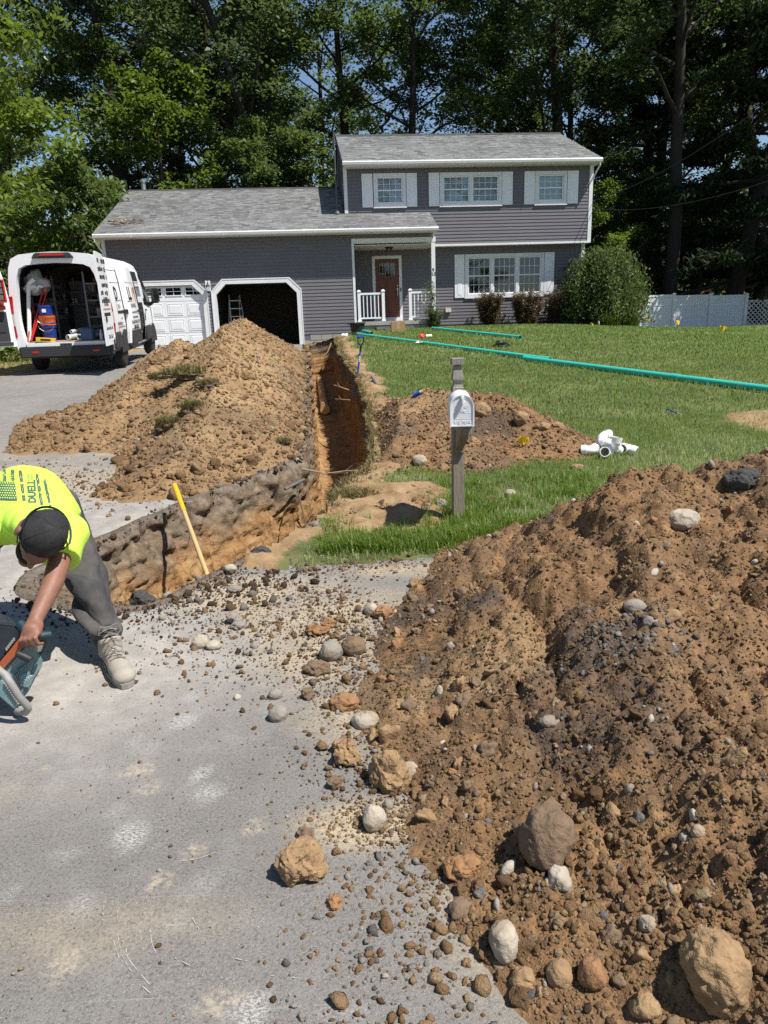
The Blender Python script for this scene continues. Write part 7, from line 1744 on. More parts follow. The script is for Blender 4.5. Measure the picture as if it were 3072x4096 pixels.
# ---- by the porch and on the lawn
def on_ground(px, py): p = hit(px, py); return (p[0], p[1], float(G(p[0], p[1])))
KR = M('kraft_cardboard', (.36, .225, .11), .8, var=.08)
cb = empty('cardboard_box', on_ground(1592, 1328), .05, 'brown cardboard box in front of the porch step', 'box')
MB().bx(-.23, .23, -.15, .15, 0, .33).build('carton', KR, cb, bevel=.006); MB().bx(-.05, .05, -.1515, .1515, .10, .3312).build('tape', M('tape_tan', (.45, .31, .17), .4), cb); MB().bx(-.232, .232, -.003, .003, .3305, .334).build('flap_seam', M('tape_tan', (.45, .31, .17), .4), cb)
tb = empty('plastic_tub', on_ground(1430, 1332), 0, 'black plastic tub standing by the garage corner', 'tub')
MB().lathe([(.0, .0), (.20, 0), (.255, .30), (.29, .30), (.29, .34), (.25, .34), (.19, .02), (0, .02)], (0, 0, 0), 20).build('shell', GRIP, tb, smooth=40); MB().tube([(-.29, 0, .31), (-.33, 0, .29), (-.29, .02, .26)], .012, 6).build('handle', GRIP, tb)
bl = empty('blue_bucket_lid', on_ground(1440, 1340), .2, 'blue plastic tray lying before the black tub', 'tray'); MB().lathe([(0, .02), (.20, .02), (.24, .07), (.26, .07), (.22, 0), (0, 0)], (0, 0, 0), 18).build('dish', BLUE, bl, smooth=40); MB().bx(-.05, .05, -.28, -.24, .05, .07).build('tab', BLUE, bl)
elbow('pipe_elbow', 'white fitting lying at the corner of the garage by the trench', on_ground(1385, 1352)[:2] + (on_ground(1385, 1352)[2] + .06,), (0, 0, R(80)), 45, .07, .082, .12)
o = empty('spray_can', on_ground(1700, 1352), .3, 'red and white tool lying on the lawn by the aqua pipe', 'tool'); MB().tube([(.02, 0, .05), (.2, 0, .05)], .045, 10).build('white_body', WHT2, o, smooth=40); V_, F_ = blob((.12, .07, .07), 9, .5, 3, 3); np_mesh('red_cloth', V_ + np.array([-.1, 0, .05]), F_, REDP, o, smooth=True)
o = empty('black_bag', on_ground(2002, 1388), .2, 'crumpled black plastic bag on the lawn', 'bag'); V_, F_ = blob((.17, .11, .09), 4, .8, 3, 4); np_mesh('film', V_ + np.array([0, 0, .05]), F_, M('bag_black', (.02, .02, .022), .3), o); MB().tube([(.1, 0, .08), (.2, .02, .06), (.24, .03, .02)], [.03, .02, .03], 6).build('tied_end', M('bag_black', (.02, .02, .022), .3), o)
o = empty('paper_scrap', on_ground(1680, 1378), .2, 'scrap of white paper on the lawn', 'paper'); MB().add([(-.14, -.04, .05), (.13, -.05, .06), (.15, .05, .07), (-.1, .06, .055)], [(0, 1, 2, 3)]).build('sheet', WHT2, o); MB().add([(-.1, .06, .056), (.0, .058, .06), (-.02, .09, .1)], [(0, 1, 2)]).build('folded_corner', WHT2, o)
def pen(a, b, lab, r=.02):
    a, b = Vector(a), Vector(b); o = empty('marking_tool', a, 0, lab, 'tool'); MB().tube([(0, 0, 0), (b - a) * .72], r, 8).build('body', BLUEP, o, smooth=40); MB().tube([(b - a) * .72, b - a], [r * .9, r * .8], 8).build('tip', M('tip_beige', (.5, .42, .3), .6), o, smooth=40)
pen(Vector(hits(1652, 1592)) + Vector((0, 0, .03)), Vector(hits(1690, 1580)) + Vector((0, 0, .05)), 'blue handled tool lying on top of the low heap', .022); pen(on_ground(2668, 1648)[:2] + (on_ground(2668, 1648)[2] + .04,), on_ground(2725, 1672)[:2] + (on_ground(2725, 1672)[2] + .04,), 'thin blue rod lying in the lawn on the right', .010)
for px, py, lab in ((1556, 2530 - 1000, 'fallen leaf'),): pass

# ---- white vinyl fence
FV = M('fence_white', (.78, .80, .83), .5, var=.04); FY = 33.0
fpx = [2404, 2551, 2697, 2844, 2987]; fx_ = [at(p, 1173, FY)[0] for p in fpx]; ftop = [at(p, 1174, FY)[2] for p in fpx]; fg = [float(G(x, FY)) for x in fx_]
fence = empty('fence', (fx_[0], FY, fg[0]), 0, 'white vinyl privacy fence in the shade right of the house', 'fence'); B0 = Vector(fence.location)
pk_me = MB().bx(-.068, .068, -.011, .011, 0, 1, .5).build('picket', FV, link_=False)
for i, x in enumerate(fx_):
    pz = ftop[i]; p_ = MB().bx(-.065, .065, -.065, .065, 0, pz - fg[i] - .03).build('post', FV, fence); p_.location = (x - B0.x, 0, fg[i] - B0.z)
    c_ = MB().add([(-.08, -.08, 0), (.08, -.08, 0), (.08, .08, 0), (-.08, .08, 0), (-.08, -.08, .025), (.08, -.08, .025), (.08, .08, .025), (-.08, .08, .025), (0, 0, .07)], [(0, 3, 2, 1), (0, 1, 5, 4), (1, 2, 6, 5), (2, 3, 7, 6), (3, 0, 4, 7), (4, 5, 8), (5, 6, 8), (6, 7, 8), (7, 4, 8)]).build('post_cap', FV, p_); c_.location = (0, 0, pz - fg[i] - .03)
    if i < len(fx_) - 1:
        x2 = fx_[i + 1]; zt_, z2 = ftop[i] - .09, ftop[i + 1] - .09; zb_ = fg[i] + .05; dx = x2 - x
        for zz, hh in ((zt_, .09), (zt_ - .40, .07), (zb_, .12)):
            r_o = MB().bx(.067, dx - .067, -.025, .025, 0, hh).build('rail', FV, fence); r_o.location = (x - B0.x, 0, zz - hh - B0.z + (0 if zz > zb_ else .12))
        npk = 12
        for k in range(npk):
            o = bpy.data.objects.new('picket', pk_me); link(o, fence); o.location = (x - B0.x + .067 + (dx - .134) * (k + .5) / npk, .0, zb_ - B0.z + .02); o.scale = ((dx - .134) / npk / .144, 1, zt_ - zb_ - .03)
lat = empty('lattice_panel', (fx_[-1] + .12, FY + .1, float(G(fx_[-1], FY))), 0, 'white diamond lattice at the right end of the fence', 'lattice'); LT = M('lattice_white', (.72, .72, .70), .6)
lw_, lh_ = 2.2, 1.0
for k in range(-5, 12):
    for sg in (1, -1):
        x0 = k * .2 if sg > 0 else k * .2 + lh_; 
        def clipx(xa, za, xb, zb):
            if xb < xa: xa, za, xb, zb = xb, zb, xa, za
            if xb <= 0 or xa >= lw_: return None
            if xa < 0: za += (zb - za) * (0 - xa) / (xb - xa); xa = 0
            if xb > lw_: zb = za + (zb - za) * (lw_ - xa) / (xb - xa); xb = lw_
            return (xa, za, xb, zb)
        c_ = clipx(x0, 0, x0 + sg * lh_, lh_)
        if c_ and math.hypot(c_[2] - c_[0], c_[3] - c_[1]) > .08: MB().bar((c_[0], .006 * sg, c_[1] + .1), (c_[2], .006 * sg, c_[3] + .1), .035, .008, upv=(0, 1, 0)).build('lath', LT, lat)
for q in ((0, lw_, .06, .1), (0, lw_, 1.1, 1.15)): MB().bx(q[0], q[1], -.02, .02, q[2], q[3]).build('lattice_rail', LT, lat)
# snag, lumber and a neighbour's house beyond the fence
sn = at(2680, 1180, 39); o = empty('dead_trunk', (sn[0], 39, float(G(sn[0], 39))), 0, 'bare grey tree stub behind the white fence', 'trunk'); MB().tube([(0, 0, 0), (.03, 0, 1.4), (.1, 0, 2.9)], [.27, .24, .2], 9).build('stem', M('dead_wood', (.22, .18, .14), .9, var=.3, bump=.6, bscale=10), o, smooth=50); MB().tube([(.08, 0, 2.4), (.3, 0, 2.75)], [.07, .03], 6).build('branch_stub', M('dead_wood', (.22, .18, .14), .9), o)
nb = at(2985, 1180, 62); nh = empty('neighbour_house', (nb[0] + 2, 62, float(G(nb[0], 62))), .1, "white neighbour's house glimpsed through the spruces", 'house')
MB().bx(-4.5, 4.5, 0, 6, 0, 2.9).build('wall', WHT, nh); MB().prism([(-.4, 2.85), (3, 4.6), (6.4, 2.85)], -4.8, 4.8, 'x').build('roof', M('neighbour_roof', (.34, .34, .35), .8), nh)
for x in (-2.6, .2, 2.8):
    w_ = MB().bx(x - .5, x + .5, -.03, .0, 1.0, 2.2).build('window', WHT2, nh); MB().bx(x - .42, x + .42, -.04, -.031, 1.08, 2.12).build('pane', VGL, w_)
lp = at(2810, 1178, 44); o = empty('timber_frame', (lp[0], 44, float(G(lp[0], 44))), .3, 'orange timber frame just visible over the fence', 'frame'); TMB = M('new_timber', (.45, .22, .09), .7)
for x in (-.5, .5): MB().bar((x, 0, 0), (x, 0, 2.1), .1).build('timber_post', TMB, o)
MB().bar((-.8, 0, 1.75), (.9, 0, 2.35), .09).build('brace', TMB, o); MB().bar((-.6, 0, 2.1), (.6, 0, 2.1), .1).build('beam', TMB, o)
# service cables
CBL = M('cable_black', (.02, .02, .02), .6)
e0 = hw(10.72, 1.4, 5.6)
for i, (dz, ex, lab) in enumerate(((0, (3300, 230, 17), 'upper service cable running from the house corner to the right'), (-.25, (3300, 640, 18), 'lower service cable running from the house corner to the right'))):
    e1 = Vector(at(*ex)); o = empty('service_cable', tuple(e0), 0, lab, 'cable'); a = Vector((0, 0, dz)); b = e1 - Vector(e0)
    MB().tube([a + (b - a) * t - Vector((0, 0, 1.6 * t * (1 - t))) for t in np.linspace(0, 1, 15)], .011, 5).build('wire', CBL, o); MB().tube([a + Vector((-.04, 0, 0)), a + Vector((.06, 0, 0))], .03, 6).build('insulator', CBL, o)
# ================================================================ worker bent over a cut-off saw at the left edge
def AV(px, py, Y): return Vector(at(px, py, Y))
def remesh(mb, name, mat, vox=.012, smooth_it=6, disp=None, parent=None, fac=.5):
    o = mb.build(name + '_src', None); md = o.modifiers.new('r', 'REMESH'); md.mode = 'VOXEL'; md.voxel_size = vox
    ms = o.modifiers.new('s', 'SMOOTH'); ms.iterations = smooth_it; ms.factor = fac
    bpy.context.view_layer.update(); dg = bpy.context.evaluated_depsgraph_get(); me = bpy.data.meshes.new_from_object(o.evaluated_get(dg)); bpy.data.objects.remove(o)
    V = np.zeros(len(me.vertices) * 3); me.vertices.foreach_get('co', V); V = V.reshape(-1, 3)
    if disp is not None:
        N = np.zeros(len(V) * 3); me.vertices.foreach_get('normal', N); N = N.reshape(-1, 3); V = V + N * disp(V, N)[:, None]; me.vertices.foreach_set('co', V.ravel()); me.update()
    me.polygons.foreach_set('use_smooth', np.ones(len(me.polygons), bool)); me.name = name
    if mat: me.materials.append(mat)
    ob = bpy.data.objects.new(name, me); return link(ob, parent)
def limb(mb, pts, rad, seg=14):
    mb.tube(pts, rad, seg)
    for p, r in ((pts[0], rad[0]), (pts[-1], rad[-1])):
        rr = r if not hasattr(r, '__len__') else (r[0] + r[1]) / 2
        mb.ell(p, (rr, rr, rr), 12, 8)
SKIN = M('skin_tanned', (.225, .108, .070), .55, var=.12, vscale=18, bump=.12, bscale=120)
LIME = M('hi_vis_shirt', (.50, .76, .085), .8, var=.06, vscale=7, bump=.1, bscale=240)
PANT = M('grey_work_trousers', (.046, .044, .045), .9, var=.25, vscale=9, bump=.3, bscale=220, dirt=(.15, .135, .12), dirt_amt=.6, dscale=5)
BOOT = M('dusty_boot_leather', (.33, .295, .245), .9, var=.15, vscale=14, bump=.35, bscale=60)
CAPM = M('charcoal_cap_cloth', (.020, .019, .020), .9, var=.25, vscale=10, bump=.3, bscale=260, dirt=(.075, .07, .068), dirt_amt=.5, dscale=14)
SOLE = M('boot_sole', (.24, .22, .19), .9)
PRT = M('shirt_print_dark', (.065, .105, .095), .85, var=.1)
hipL = AV(240, 2050, 3.72); kneeL = AV(350, 2312, 3.50); ankL = AV(432, 2560, 3.27); toeL = Vector((-1.22, 2.985, 0)); heelL = Vector((-1.40, 3.27, 0))
hipR = hipL + Vector((-.34, .06, .02)); kneeR = hipR + Vector((-.16, -.26, -.30)); ankR = kneeR + Vector((-.02, -.06, -.30)); 
shL = AV(268, 2135, 3.22); shR = shL + Vector((-.40, .03, .03)); nk = (shL + shR) / 2 + Vector((.01, -.02, .05)); hd = AV(168, 2148, 3.0)
pel = (hipL + hipR) / 2 + Vector((0, .0, .09)); chest = (shL + shR) / 2 + Vector((0, .12, .03))
elb = AV(212, 2330, 2.98); wri = AV(143, 2478, 2.80); hand = AV(128, 2525, 2.75)
vv = (Vector(CAMP) - hd).normalized(); rgt = Vector(rt); rgt = (rgt - vv * rgt.dot(vv)).normalized(); upi = vv.cross(rgt).normalized()
if upi.z < 0: upi = -upi
cr = (vv * math.cos(R(27)) + rgt * math.sin(R(24)) + upi * .20).normalized(); fa_ = (-rgt * .30 - upi * .95); fa_ = (fa_ - cr * fa_.dot(cr)).normalized(); er = cr.cross(fa_).normalized()
HM = Matrix((er, fa_, cr)).transposed()          # head axes: x ear, y face, z crown
hl = lambda x, y, z: hd + HM @ Vector((x, y, z))
# --- body: one continuous surface
bd = MB()
bd.tube([pel, (pel + chest) / 2 + Vector((0, 0, .03)), chest, nk + Vector((0, .06, -.02))], [(.15, .10), (.14, .095), (.165, .10), (.12, .08)], 16)
bd.ell(pel, (.16, .12, .11), 14, 10); bd.ell(chest, (.17, .13, .10), 14, 10)
limb(bd, [shL, elb, wri], [.055, .045, .031]); limb(bd, [shR, shR + Vector((-.10, -.22, -.12)), shR + Vector((-.08, -.42, -.22))], [.055, .045, .031])
limb(bd, [hipL, kneeL, ankL], [.085, .06, .045]); limb(bd, [hipR, kneeR, ankR], [.085, .06, .045])
limb(bd, [nk, hl(0, -.02, -.06)], [.062, .058])
bd.ell(hl(0, 0, 0), (.078, .096, .105), 18, 14, HM); bd.ell(hl(0, .028, -.06), (.058, .066, .062), 14, 10, HM)
bd.ell(hl(0, .112, -.05), (.015, .030, .026), 8, 6, HM); bd.ell(hl(0, .085, -.115), (.034, .034, .028), 10, 8, HM); bd.ell(hl(0, .075, -.03), (.056, .045, .05), 10, 8, HM)
for s in (-1, 1):
    bd.ell(hl(s * .092, -.008, -.03), (.014, .026, .036), 8, 8, HM); bd.ell(hl(s * .032, .082, -.012), (.022, .012, .010), 8, 6, HM)
bd.ell(hl(0, .088, -.078), (.024, .012, .008), 8, 6, HM)
# hand: palm and five fingers closed round the rear handle
hx_ = (hand - wri).normalized(); hs = Vector((.75, -.15, .12)).normalized(); hs = (hs - hx_ * hs.dot(hx_)).normalized(); hn = hx_.cross(hs).normalized()
if hn.y > 0: hn = -hn
bd.tube([wri, wri + hx_ * .03, hand + hx_ * .025], [(.030, .026), (.042, .027), (.043, .024)], 12); bd.ell(hand, (.044, .034, .042), 12, 8)
for k in range(4):
    b = hand + hx_ * .03 + hs * (.033 - .022 * k); ln = (.9, 1, .95, .78)[k]
    pts = [b - hx_ * .02, b + hx_ * .018 * ln + hn * .010, b + hx_ * .030 * ln - hn * .020, b + hx_ * .012 * ln - hn * .043]
    limb(bd, pts, [.0115, .011, .010, .0085], 8)
b = hand - hs * .030 - hx_ * .012; limb(bd, [b, b - hs * .018 + hx_ * .022 - hn * .012, b + hx_ * .045 - hn * .024 + hs * .01], [.014, .012, .0095], 8)
person = remesh(bd, 'person', SKIN, .0062, 3, lambda V, N: .0012 * fbm(V[:, 0], V[:, 1], 30, 2, 5, z=V[:, 2]), fac=.45)
tag(person, 'worker in a lime green shirt and dark cap bending over the saw', 'person')
# --- shirt
sh = MB()
sh.tube([pel + Vector((0, -.04, .03)), (pel + chest) / 2 + Vector((0, 0, .045)), chest + Vector((0, .0, .01)), nk + Vector((0, .05, .0))], [(.195, .135), (.185, .125), (.205, .125), (.135, .085)], 20)
sh.ell(pel + Vector((0, -.03, .03)), (.197, .11, .135), 16, 12); sh.ell(chest + Vector((0, -.02, .0)), (.205, .15, .125), 16, 12)
sl = shL + (elb - shL) * .52; limb(sh, [shL + (chest - shL) * .35, shL + Vector((.012, 0, .01))], [.095, .088])
sh.tube([shL + Vector((.01, .02, .02)), shL + (elb - shL) * .25, sl], [.092, .090, .093], 16)
sr = shR + Vector((-.10, -.22, -.12)) * .55; limb(sh, [shR + (chest - shR) * .35, shR], [.095, .088]); sh.tube([shR, sr], [.09, .088], 16)
sh.ell(nk + Vector((.01, .0, .0)), (.10, .085, .078), 12, 10); sh.ell(nk + (hd - nk) * .28, (.080, .07, .072), 12, 10)
def wr(V, N): 
    return .008 * fbm(V[:, 0], V[:, 1] * .6, 7, 3, 31, z=V[:, 2]) + .014 * np.abs(fbm(V[:, 0] * 1.4 + V[:, 1] * .5, V[:, 2] * .5, 9, 2, 33)) * np.clip(.75 - N[:, 2], 0, 1)
shirt = remesh(sh, 'shirt', LIME, .007, 9, wr, person)
# --- trousers
pt = MB()
pt.ell(pel + Vector((0, .02, -.02)), (.185, .145, .14), 16, 12)
limb(pt, [hipL + Vector((-.02, 0, .03)), hipL + (kneeL - hipL) * .5, kneeL, kneeL + (ankL - kneeL) * .55, ankL + Vector((0, 0, .04)), ankL + Vector((0, 0, .012))], [.125, .108, .094, .086, .076, .072], 18)
limb(pt, [hipR, hipR + (kneeR - hipR) * .5, kneeR, ankR], [.125, .108, .094, .08], 18)
def wp(V, N):
    d = (V[:, 2] - ankL.z)
    f = np.exp(-((d - .10) / .12) ** 2) + .8 * np.exp(-((V[:, 2] - kneeL.z) / .09) ** 2) + .35
    return .024 * f * (np.abs(fbm(V[:, 0] * .5 + V[:, 2] * 1.3, V[:, 1] * .5 - V[:, 2] * .8, 8, 2, 41)) * 2 - .45) + .004 * fbm(V[:, 0], V[:, 1], 14, 3, 43, z=V[:, 2])
trousers = remesh(pt, 'trousers', PANT, .006, 5, wp, person)
# --- boot with laces
def boot(heel, toe, ank, par):
    d = (toe - heel).normalized(); d.z = 0; d.normalize(); s = Vector((-d.y, d.x, 0)); L = (toe - heel).length
    b = MB(); z = Vector((0, 0, 1))
    b.tube([heel + z * .05, heel + d * L * .35 + z * .055, heel + d * L * .72 + z * .05, toe - d * .035 + z * .045], [(.044, .05), (.045, .055), (.054, .048), (.050, .040)], 16)
    b.ell(toe - d * .035 + z * .045, (.056, .056, .042), 14, 10); b.ell(heel + z * .05, (.046, .046, .052), 12, 10)
    b.tube([heel + d * .045 + z * .05, heel + d * .05 + z * .13, ank + z * .03], [(.05, .062), (.052, .058), (.056, .056)], 16)
    o = remesh(b, 'boot', BOOT, .007, 5, lambda V, N: .003 * fbm(V[:, 0], V[:, 1], 18, 3, 51, z=V[:, 2]), par)
    so_ = MB(); n = 22; P_ = []
    for k in range(n):
        t = 2 * math.pi * k / n; l = .5 - .5 * math.cos(t); wv = (.055 if l > .55 else .048) * (1 if math.sin(t) > 0 else -1) * abs(math.sin(t)) ** .6
        P_.append(heel - d * .045 + d * (L + .07) * l + s * wv)
    so_.prism([(p.x, p.y) for p in P_], .002, .026, 'z'); so_.build('sole', SOLE, o)
    lc = MB()
    for k in range(6):
        f = .50 - .075 * k; c = heel + d * L * (f + .12) + z * (.098 + .020 * k)
        lc.tube([c - s * .034 - z * .006, c + d * .012 + z * .008, c + s * .034 - z * .006], .0034, 5); lc.tube([c - s * .030 - z * .004, c - d * .012 + z * .010, c + s * .030 + d * .02 - z * .004], .0034, 5)
    c = heel + d * L * .22 + z * .205; lc.tube([c, c + s * .04 + z * .012, c + s * .055 - z * .03, c + s * .03 - z * .05], .0034, 5); lc.tube([c, c - s * .04 + z * .012, c - s * .05 - z * .03], .0034, 5)
    lc.build('lace', M('boot_lace', (.20, .18, .155), .9), o)
    return o
boot(heelL, toeL, ankL, person); boot(Vector((ankR.x, ankR.y + .02, 0)), Vector((ankR.x - .03, ankR.y - .29, 0)), ankR, person)
# --- cap
cp_ = MB(); seg, rg = 36, 12; P_ = []
for i in range(rg + 1):
    th = math.pi * .535 * i / rg
    for k in range(seg):
        a = 2 * math.pi * k / seg; rr = .985 + .012 * (abs(math.cos(3 * a)) ** 8) * math.sin(th) * -1
        P_.append(hl(.0935 * math.sin(th) * math.cos(a) * rr, (.106 * math.sin(th) * math.sin(a) + .0) * rr - .012, .116 * math.cos(th) + .006 - (.02 * math.sin(a) * math.sin(th) if math.sin(a) < 0 else -.004)))
F_ = [(i * seg + k, (i + 1) * seg + k, (i + 1) * seg + (k + 1) % seg, i * seg + (k + 1) % seg) for i in range(rg) for k in range(seg)]
cap = MB().add(P_, F_).build('cap', CAPM, person, smooth=60); sdm = cap.modifiers.new('t', 'SOLIDIFY'); sdm.thickness = .004; sdm.offset = 1
bt = hl(0, -.002, .124); MB().ell(bt, (.009, .009, .006), 10, 6, HM).build('cap_button', CAPM, cap, smooth=60)
sm_ = MB()
for q in range(6):
    a = math.pi / 6 + q * math.pi / 3
    sm_.tube([hl(.0965 * math.sin(t) * math.cos(a), .1085 * math.sin(t) * math.sin(a) - .012, .1195 * math.cos(t) + .006 - (.02 * math.sin(a) * math.sin(t) if math.sin(a) < 0 else -.004)) for t in np.linspace(.08, 1.5, 10)], .0016, 4)
    c = hl(.0965 * math.sin(.75) * math.cos(a + .52), .1085 * math.sin(.75) * math.sin(a + .52) - .012, .1195 * math.cos(.75) + .006); sm_.ell(c, (.004, .004, .003), 6, 4, HM)
sm_.build('cap_seam', M('cap_thread', (.022, .022, .024), .9), cap)
rimp = [hl(.0945 * math.cos(a), .1065 * math.sin(a) - .012, -.010 - (.02 * math.sin(a) if math.sin(a) < 0 else -.004)) for a in np.linspace(0, 2 * math.pi, 33)]
MB().tube(rimp, .0045, 6).build('cap_rim', CAPM, cap, smooth=60)
# --- sunglasses pushed on to the back of the cap
sg = MB(); arc = [hl(.106 * math.cos(a), .128 * math.sin(a), .045) for a in np.linspace(math.pi * .98, math.pi * 2.02, 15)]
sg.tube(arc, [(.003, .006)] * 15, 6); sg.tube([arc[0], hl(-.100, .03, .0), hl(-.088, .05, -.02)], .003, 5); sg.tube([arc[-1], hl(.100, .03, .0)], .003, 5)
sun_g = sg.build('sunglasses', GRIP, person, smooth=60)
for s in (-1, 1):
    P_ = []
    for q in range(7):
        a = math.pi * 1.5 + s * (.10 + .75 * q / 6)
        for z in (.048, .022): P_.append(hl(.1075 * math.cos(a), .1295 * math.sin(a), z + (.004 if z > .03 else -.01 * math.sin(q / 6 * 3.14))))
    MB().add(P_, [(2 * q, 2 * q + 2, 2 * q + 3, 2 * q + 1) for q in range(6)]).build('lens', M('lens_brown', (.05, .018, .012), .12), sun_g, smooth=60)
# --- cropped hair and beard
HAIR = M('hair_dark', (.030, .021, .015), .8, var=.3, vscale=60, bump=.6, bscale=220)
MB().ell(hl(0, -.022, -.030), (.0805, .082, .062), 20, 14, HM).build('hair', HAIR, person, smooth=60)
MB().ell(hl(0, .045, -.098), (.060, .066, .036), 18, 12, HM).build('beard', HAIR, person, smooth=60)
# --- shirt print laid on to the cloth
from mathutils.bvhtree import BVHTree
bv = BVHTree.FromPolygons([v.co[:] for v in shirt.data.vertices], [p.vertices[:] for p in shirt.data.polygons])
def onto(zx, zy, off=.0022):
    d = Vector(ray(zx / 2.762, 1840 + zy / 2.762)).normalized(); h, n_, i, di = bv.ray_cast(Vector(CAMP), d)
    if h is None: return None
    return h + (n_ if n_.dot(d) < 0 else -n_) * off
def decal(pts2, faces, nm, mat, off=.0022):
    P_ = [onto(x, y, off) for x, y in pts2]; ok = [all(P_[i] is not None for i in f) for f in faces]; F = [f for f, k in zip(faces, ok) if k]
    if not F: return None
    return MB().add([p if p is not None else (0, 0, 0) for p in P_], F).build(nm, mat, shirt)
def strip(x0, y0, x1, y1, wd, nm='stripe_print', gap=.06):
    n = 16; pts = []; fs = []
    for k in range(n):
        if random.random() < gap: continue
        for c in range(2):
            if random.random() < .1: continue
            f0, f1 = k / n, (k + .93) / n; b = len(pts); e0 = -wd / 2 + c * wd / 2 + random.uniform(0, 5); e1 = e0 + wd / 2 - random.uniform(0, 5)
            for f, e in ((f0, e0), (f0, e1), (f1, e1), (f1, e0)): pts.append((x0 + (x1 - x0) * f + e, y0 + (y1 - y0) * f))
            fs.append((b, b + 1, b + 2, b + 3))
    q = decal(pts, fs, nm, PRT)
    if q: q['kind'] = 'stuff'
for s_ in ((48, 105, 55, 235, 36), (138, 110, 145, 235, 38), (222, 118, 268, 455, 36), (405, 160, 462, 500, 34), (485, 212, 555, 515, 32), (10, 88, 390, 122, 0)):
    if s_[4]: strip(*s_)
n = 9; pts = []; fs = []
for j in range(n + 1):
    for i in range(n + 1): pts.append((-10 + (178 + 2.6 * j) * i / n, 240 + 205 * j / n + 8 * i / n))
for j in range(n):
    for i in range(n): fs.append((j * (n + 1) + i, j * (n + 1) + i + 1, (j + 1) * (n + 1) + i + 1, (j + 1) * (n + 1) + i))
decal(pts, fs, 'star_field_print', PRT)
pts = []; fs = []
for j in range(7):
    for i in range(7):
        cx, cy = 8 + i * 26 + (13 if j % 2 else 0), 258 + j * 27 + i; b = len(pts)
        if cx > 175 + j * 3: continue
        for k in range(10):
            a = -math.pi / 2 + k * math.pi / 5; q = 12 if k % 2 == 0 else 5.5; pts.append((cx + q * math.cos(a), cy + q * math.sin(a)))
        fs.append(tuple(range(b, b + 10)))
decal(pts, fs, 'star_print', LIME, .0036)
def text_decal(s, size, cx, cy, sx=1.0, bold=0.0):
    o = text_obj(s, size, PRT, None, Matrix.Identity(4), 'lettering_flat', 0, sx=sx, bold=bold); me = o.data
    P2 = [(cx - v.co.y - .06 * v.co.x, cy - v.co.x + .06 * v.co.y * 0) for v in me.vertices]; F = [tuple(p.vertices) for p in me.polygons]; bpy.data.objects.remove(o)
    return decal(P2, F, 'lettering', PRT)
text_decal('DUELL', 120, 356, 350, .72, 5); text_decal('PLUMBING', 34, 318, 193, .5); text_decal('HEATING', 34, 352, 195, .5)

# ================================================================ cut-off saw
TEAL = M('saw_teal', (.15, .27, .28), .6, var=.2, vscale=9, dirt=(.42, .40, .36), dirt_amt=.9, dscale=12)
SAWB = M('saw_dark_cover', (.016, .022, .034), .5, var=.2, vscale=9, dirt=(.12, .12, .12), dirt_amt=.35, dscale=7)
SAWO = M('saw_orange_label', (.42, .10, .035), .5, var=.1, dirt=(.3, .2, .15), dirt_amt=.4, dscale=12)
TUBE = M('saw_grey_tube', (.24, .23, .22), .6, var=.12, dirt=(.42, .39, .35), dirt_amt=.6, dscale=8)
DUSTY = M('saw_dusty_grey', (.30, .29, .27), .8, var=.2, vscale=12)
saw = empty('cut_off_saw', tuple(AV(40, 2870, 2.80)), 0, 'teal and black petrol cut-off saw held against the asphalt', 'saw'); SB = Vector(saw.location)
def sz(x, y, Y): return AV(x / 2.762, 2440 + y / 2.762, Y) - SB
ext = Vector((-.55, .62, .0)).normalized()
def plate(pts, Y, th, mat, nm, dY=None, bev=.004, par=saw):
    """a slab whose near face has this outline, th thick away from the viewer"""
    F0 = [sz(x, y, Y if dY is None else Y + dY * (x / 700)) for x, y in pts]; n = len(F0); m_ = MB(); m_.add(F0 + [p + ext * th for p in F0], [tuple(range(n)), tuple(range(2 * n - 1, n - 1, -1))] + [(i, (i + 1) % n, (i + 1) % n + n, i + n) for i in range(n)]); return m_.build(nm, mat, par, bevel=bev)
plate([(-260, 240), (-120, 170), (40, 165), (180, 185), (255, 225), (330, 300), (310, 350), (250, 290), (-20, 620), (-260, 820)], 2.74, .20, SAWB, 'top_cover', .05, .012)
plate([(250, 287), (308, 350), (28, 662), (-40, 640)], 2.728, .012, SAWO, 'warning_label', .05, .001)
for k in range(5): plate([(70 + k * 20, 455 - k * 26), (88 + k * 20, 438 - k * 26), (84 + k * 20, 412 - k * 26), (64 + k * 20, 432 - k * 26)], 2.727, .01, DUSTY, 'cover_slot', .05, .0)
plate([(310, 345), (330, 305), (380, 350), (430, 470), (480, 560), (470, 640), (400, 760), (330, 900), (270, 975), (150, 1060), (40, 980), (-30, 660), (30, 660)], 2.745, .17, TEAL, 'engine_housing', .05, .010)
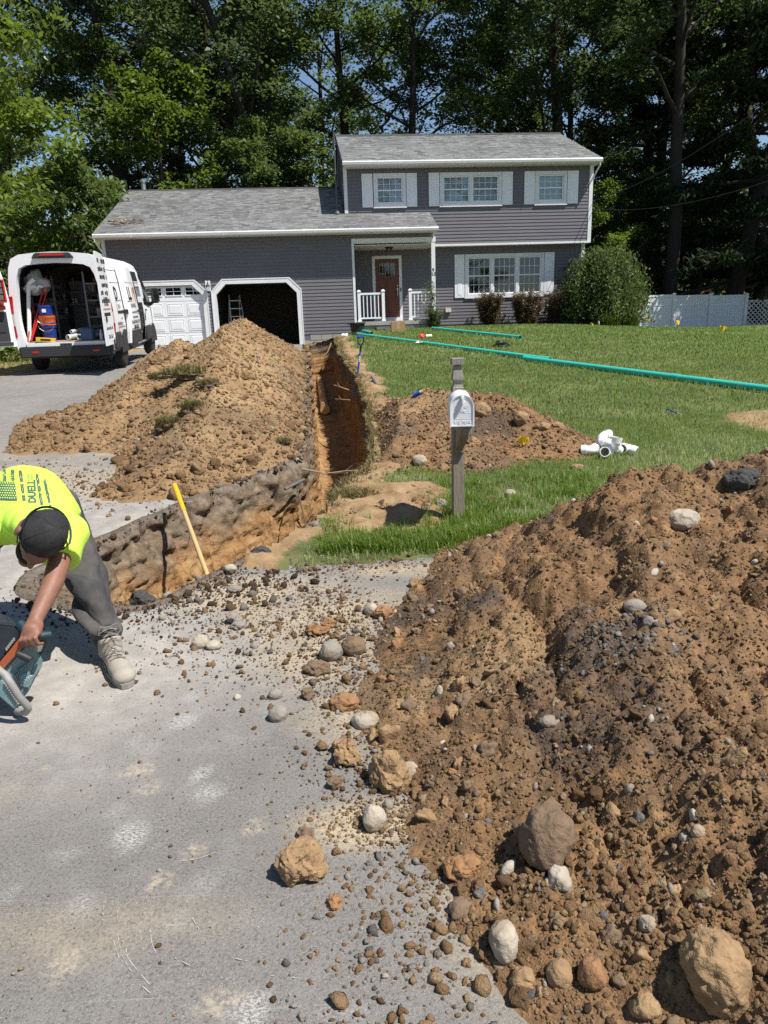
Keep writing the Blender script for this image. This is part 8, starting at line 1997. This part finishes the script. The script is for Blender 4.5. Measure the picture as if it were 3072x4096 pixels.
# starter grille: raised ribs, each its own piece
for k in range(13):
    t = k / 12; xa, ya = 160 + (395 - 160) * t - 20, 740 - (740 - 520) * t; plate([(xa, ya), (xa + 9, ya - 4), (xa + 9 - 60 + 150 * (1 - t), ya + 215), (xa - 60 + 150 * (1 - t), ya + 219)], 2.722, .012, DUSTY if k % 2 else TEAL, 'grille_rib', .05, .0)
for k in range(9):
    y0 = 700 + k * 30; plate([(150 + k * 13, y0), (385 - k * 14, y0 - 150 + k * 12), (385 - k * 14, y0 - 142 + k * 12), (150 + k * 13, y0 + 8)], 2.724, .010, TEAL, 'grille_bar', .05, .0)
c = [(290 + 70 * math.cos(a), 775 + 82 * math.sin(a)) for a in np.linspace(0, 2 * math.pi, 20)[:-1]]; plate(c, 2.716, .012, TEAL, 'starter_badge', .05, .002)
p0 = sz(290, 775, 2.7165 + .05 * 290 / 700) - ext * .0015; ax_ = (sz(330, 730, 2.735) - sz(250, 812, 2.735)); text_obj('makita', .026, WHT2, saw, frame(p0, ax_, (ax_.cross(ext) * -1) if (ax_.cross(ext) * -1).z > 0 else ax_.cross(ext)), 'lettering', .0006, bold=.0006)
plate([(0, 790), (60, 780), (220, 1040), (170, 1110), (-40, 930)], 2.735, .10, TEAL, 'lower_grille', .05, .004)
for k in range(10): plate([(45 + k * 17, 815 + k * 25), (70 + k * 16, 805 + k * 25), (72 + k * 16, 812 + k * 25), (47 + k * 17, 823 + k * 25)], 2.723, .012, DUSTY, 'grille_slat', .05, .0)
# handles
MB().tube([sz(-120, 560, 2.72), sz(-20, 660, 2.69), sz(60, 720, 2.675), (sz(130, 830, 2.67)), sz(210, 960, 2.675), sz(295, 1050, 2.69), sz(312, 1095, 2.70), sz(285, 1130, 2.72), sz(200, 1110, 2.75)], .0155, 12).build('front_handle', TUBE, saw, smooth=50)
hp = [hand - SB + Vector((-.06, .03, .02)), hand - SB + Vector((-.03, .01, .0)), hand - SB + hx_ * .035 + Vector((.0, .01, 0)), hand - SB + Vector((.045, .03, -.03)), sz(500, 300, 2.80), sz(470, 400, 2.81), sz(420, 470, 2.81)]
MB().tube(hp, [.024, .021, .020, .023, .026, .024, .022], 12).build('rear_handle', M('saw_teal_dark', (.010, .032, .042), .5, var=.2), saw, smooth=50)
MB().tube([sz(425, 345, 2.765), sz(420, 400, 2.765), sz(410, 440, 2.765)], [.021, .020, .018], 10).build('fuel_cap', DUSTY, saw, smooth=50)
MB().tube([sz(190, 480, 2.70), sz(260, 510, 2.70), sz(335, 545, 2.705)], [.014, .017, .016], 9).build('starter_grip', GRIP, saw, smooth=50)
MB().tube([sz(200, 1100, 2.77), sz(240, 1120, 2.76)], .022, 8).build('rubber_foot', DUSTY, saw, smooth=50)
# guard and blade, ahead of the engine towards the left
bc = sz(-330, 760, 2.86); gm = MB(); P_ = []
ring = [(bc + Vector((math.cos(a) * .19 * .55, math.cos(a) * .19 * -.25, math.sin(a) * .19))) for a in np.linspace(.1, math.pi * 1.05, 15)]
gm.tube(ring, [(.028, .05)] * 15, 8); gm.build('blade_guard', SAWB, saw, smooth=50)
bl_ = MB(); bl_.lathe([(.0, -.002), (.165, -.002), (.165, .002), (0, .002)], (0, 0, 0), 32, 'y'); bo = bl_.build('cutting_blade', STEEL, saw); bo.location = bc + Vector((0, 0, -.0)); bo.rotation_euler = (0, 0, R(-25))
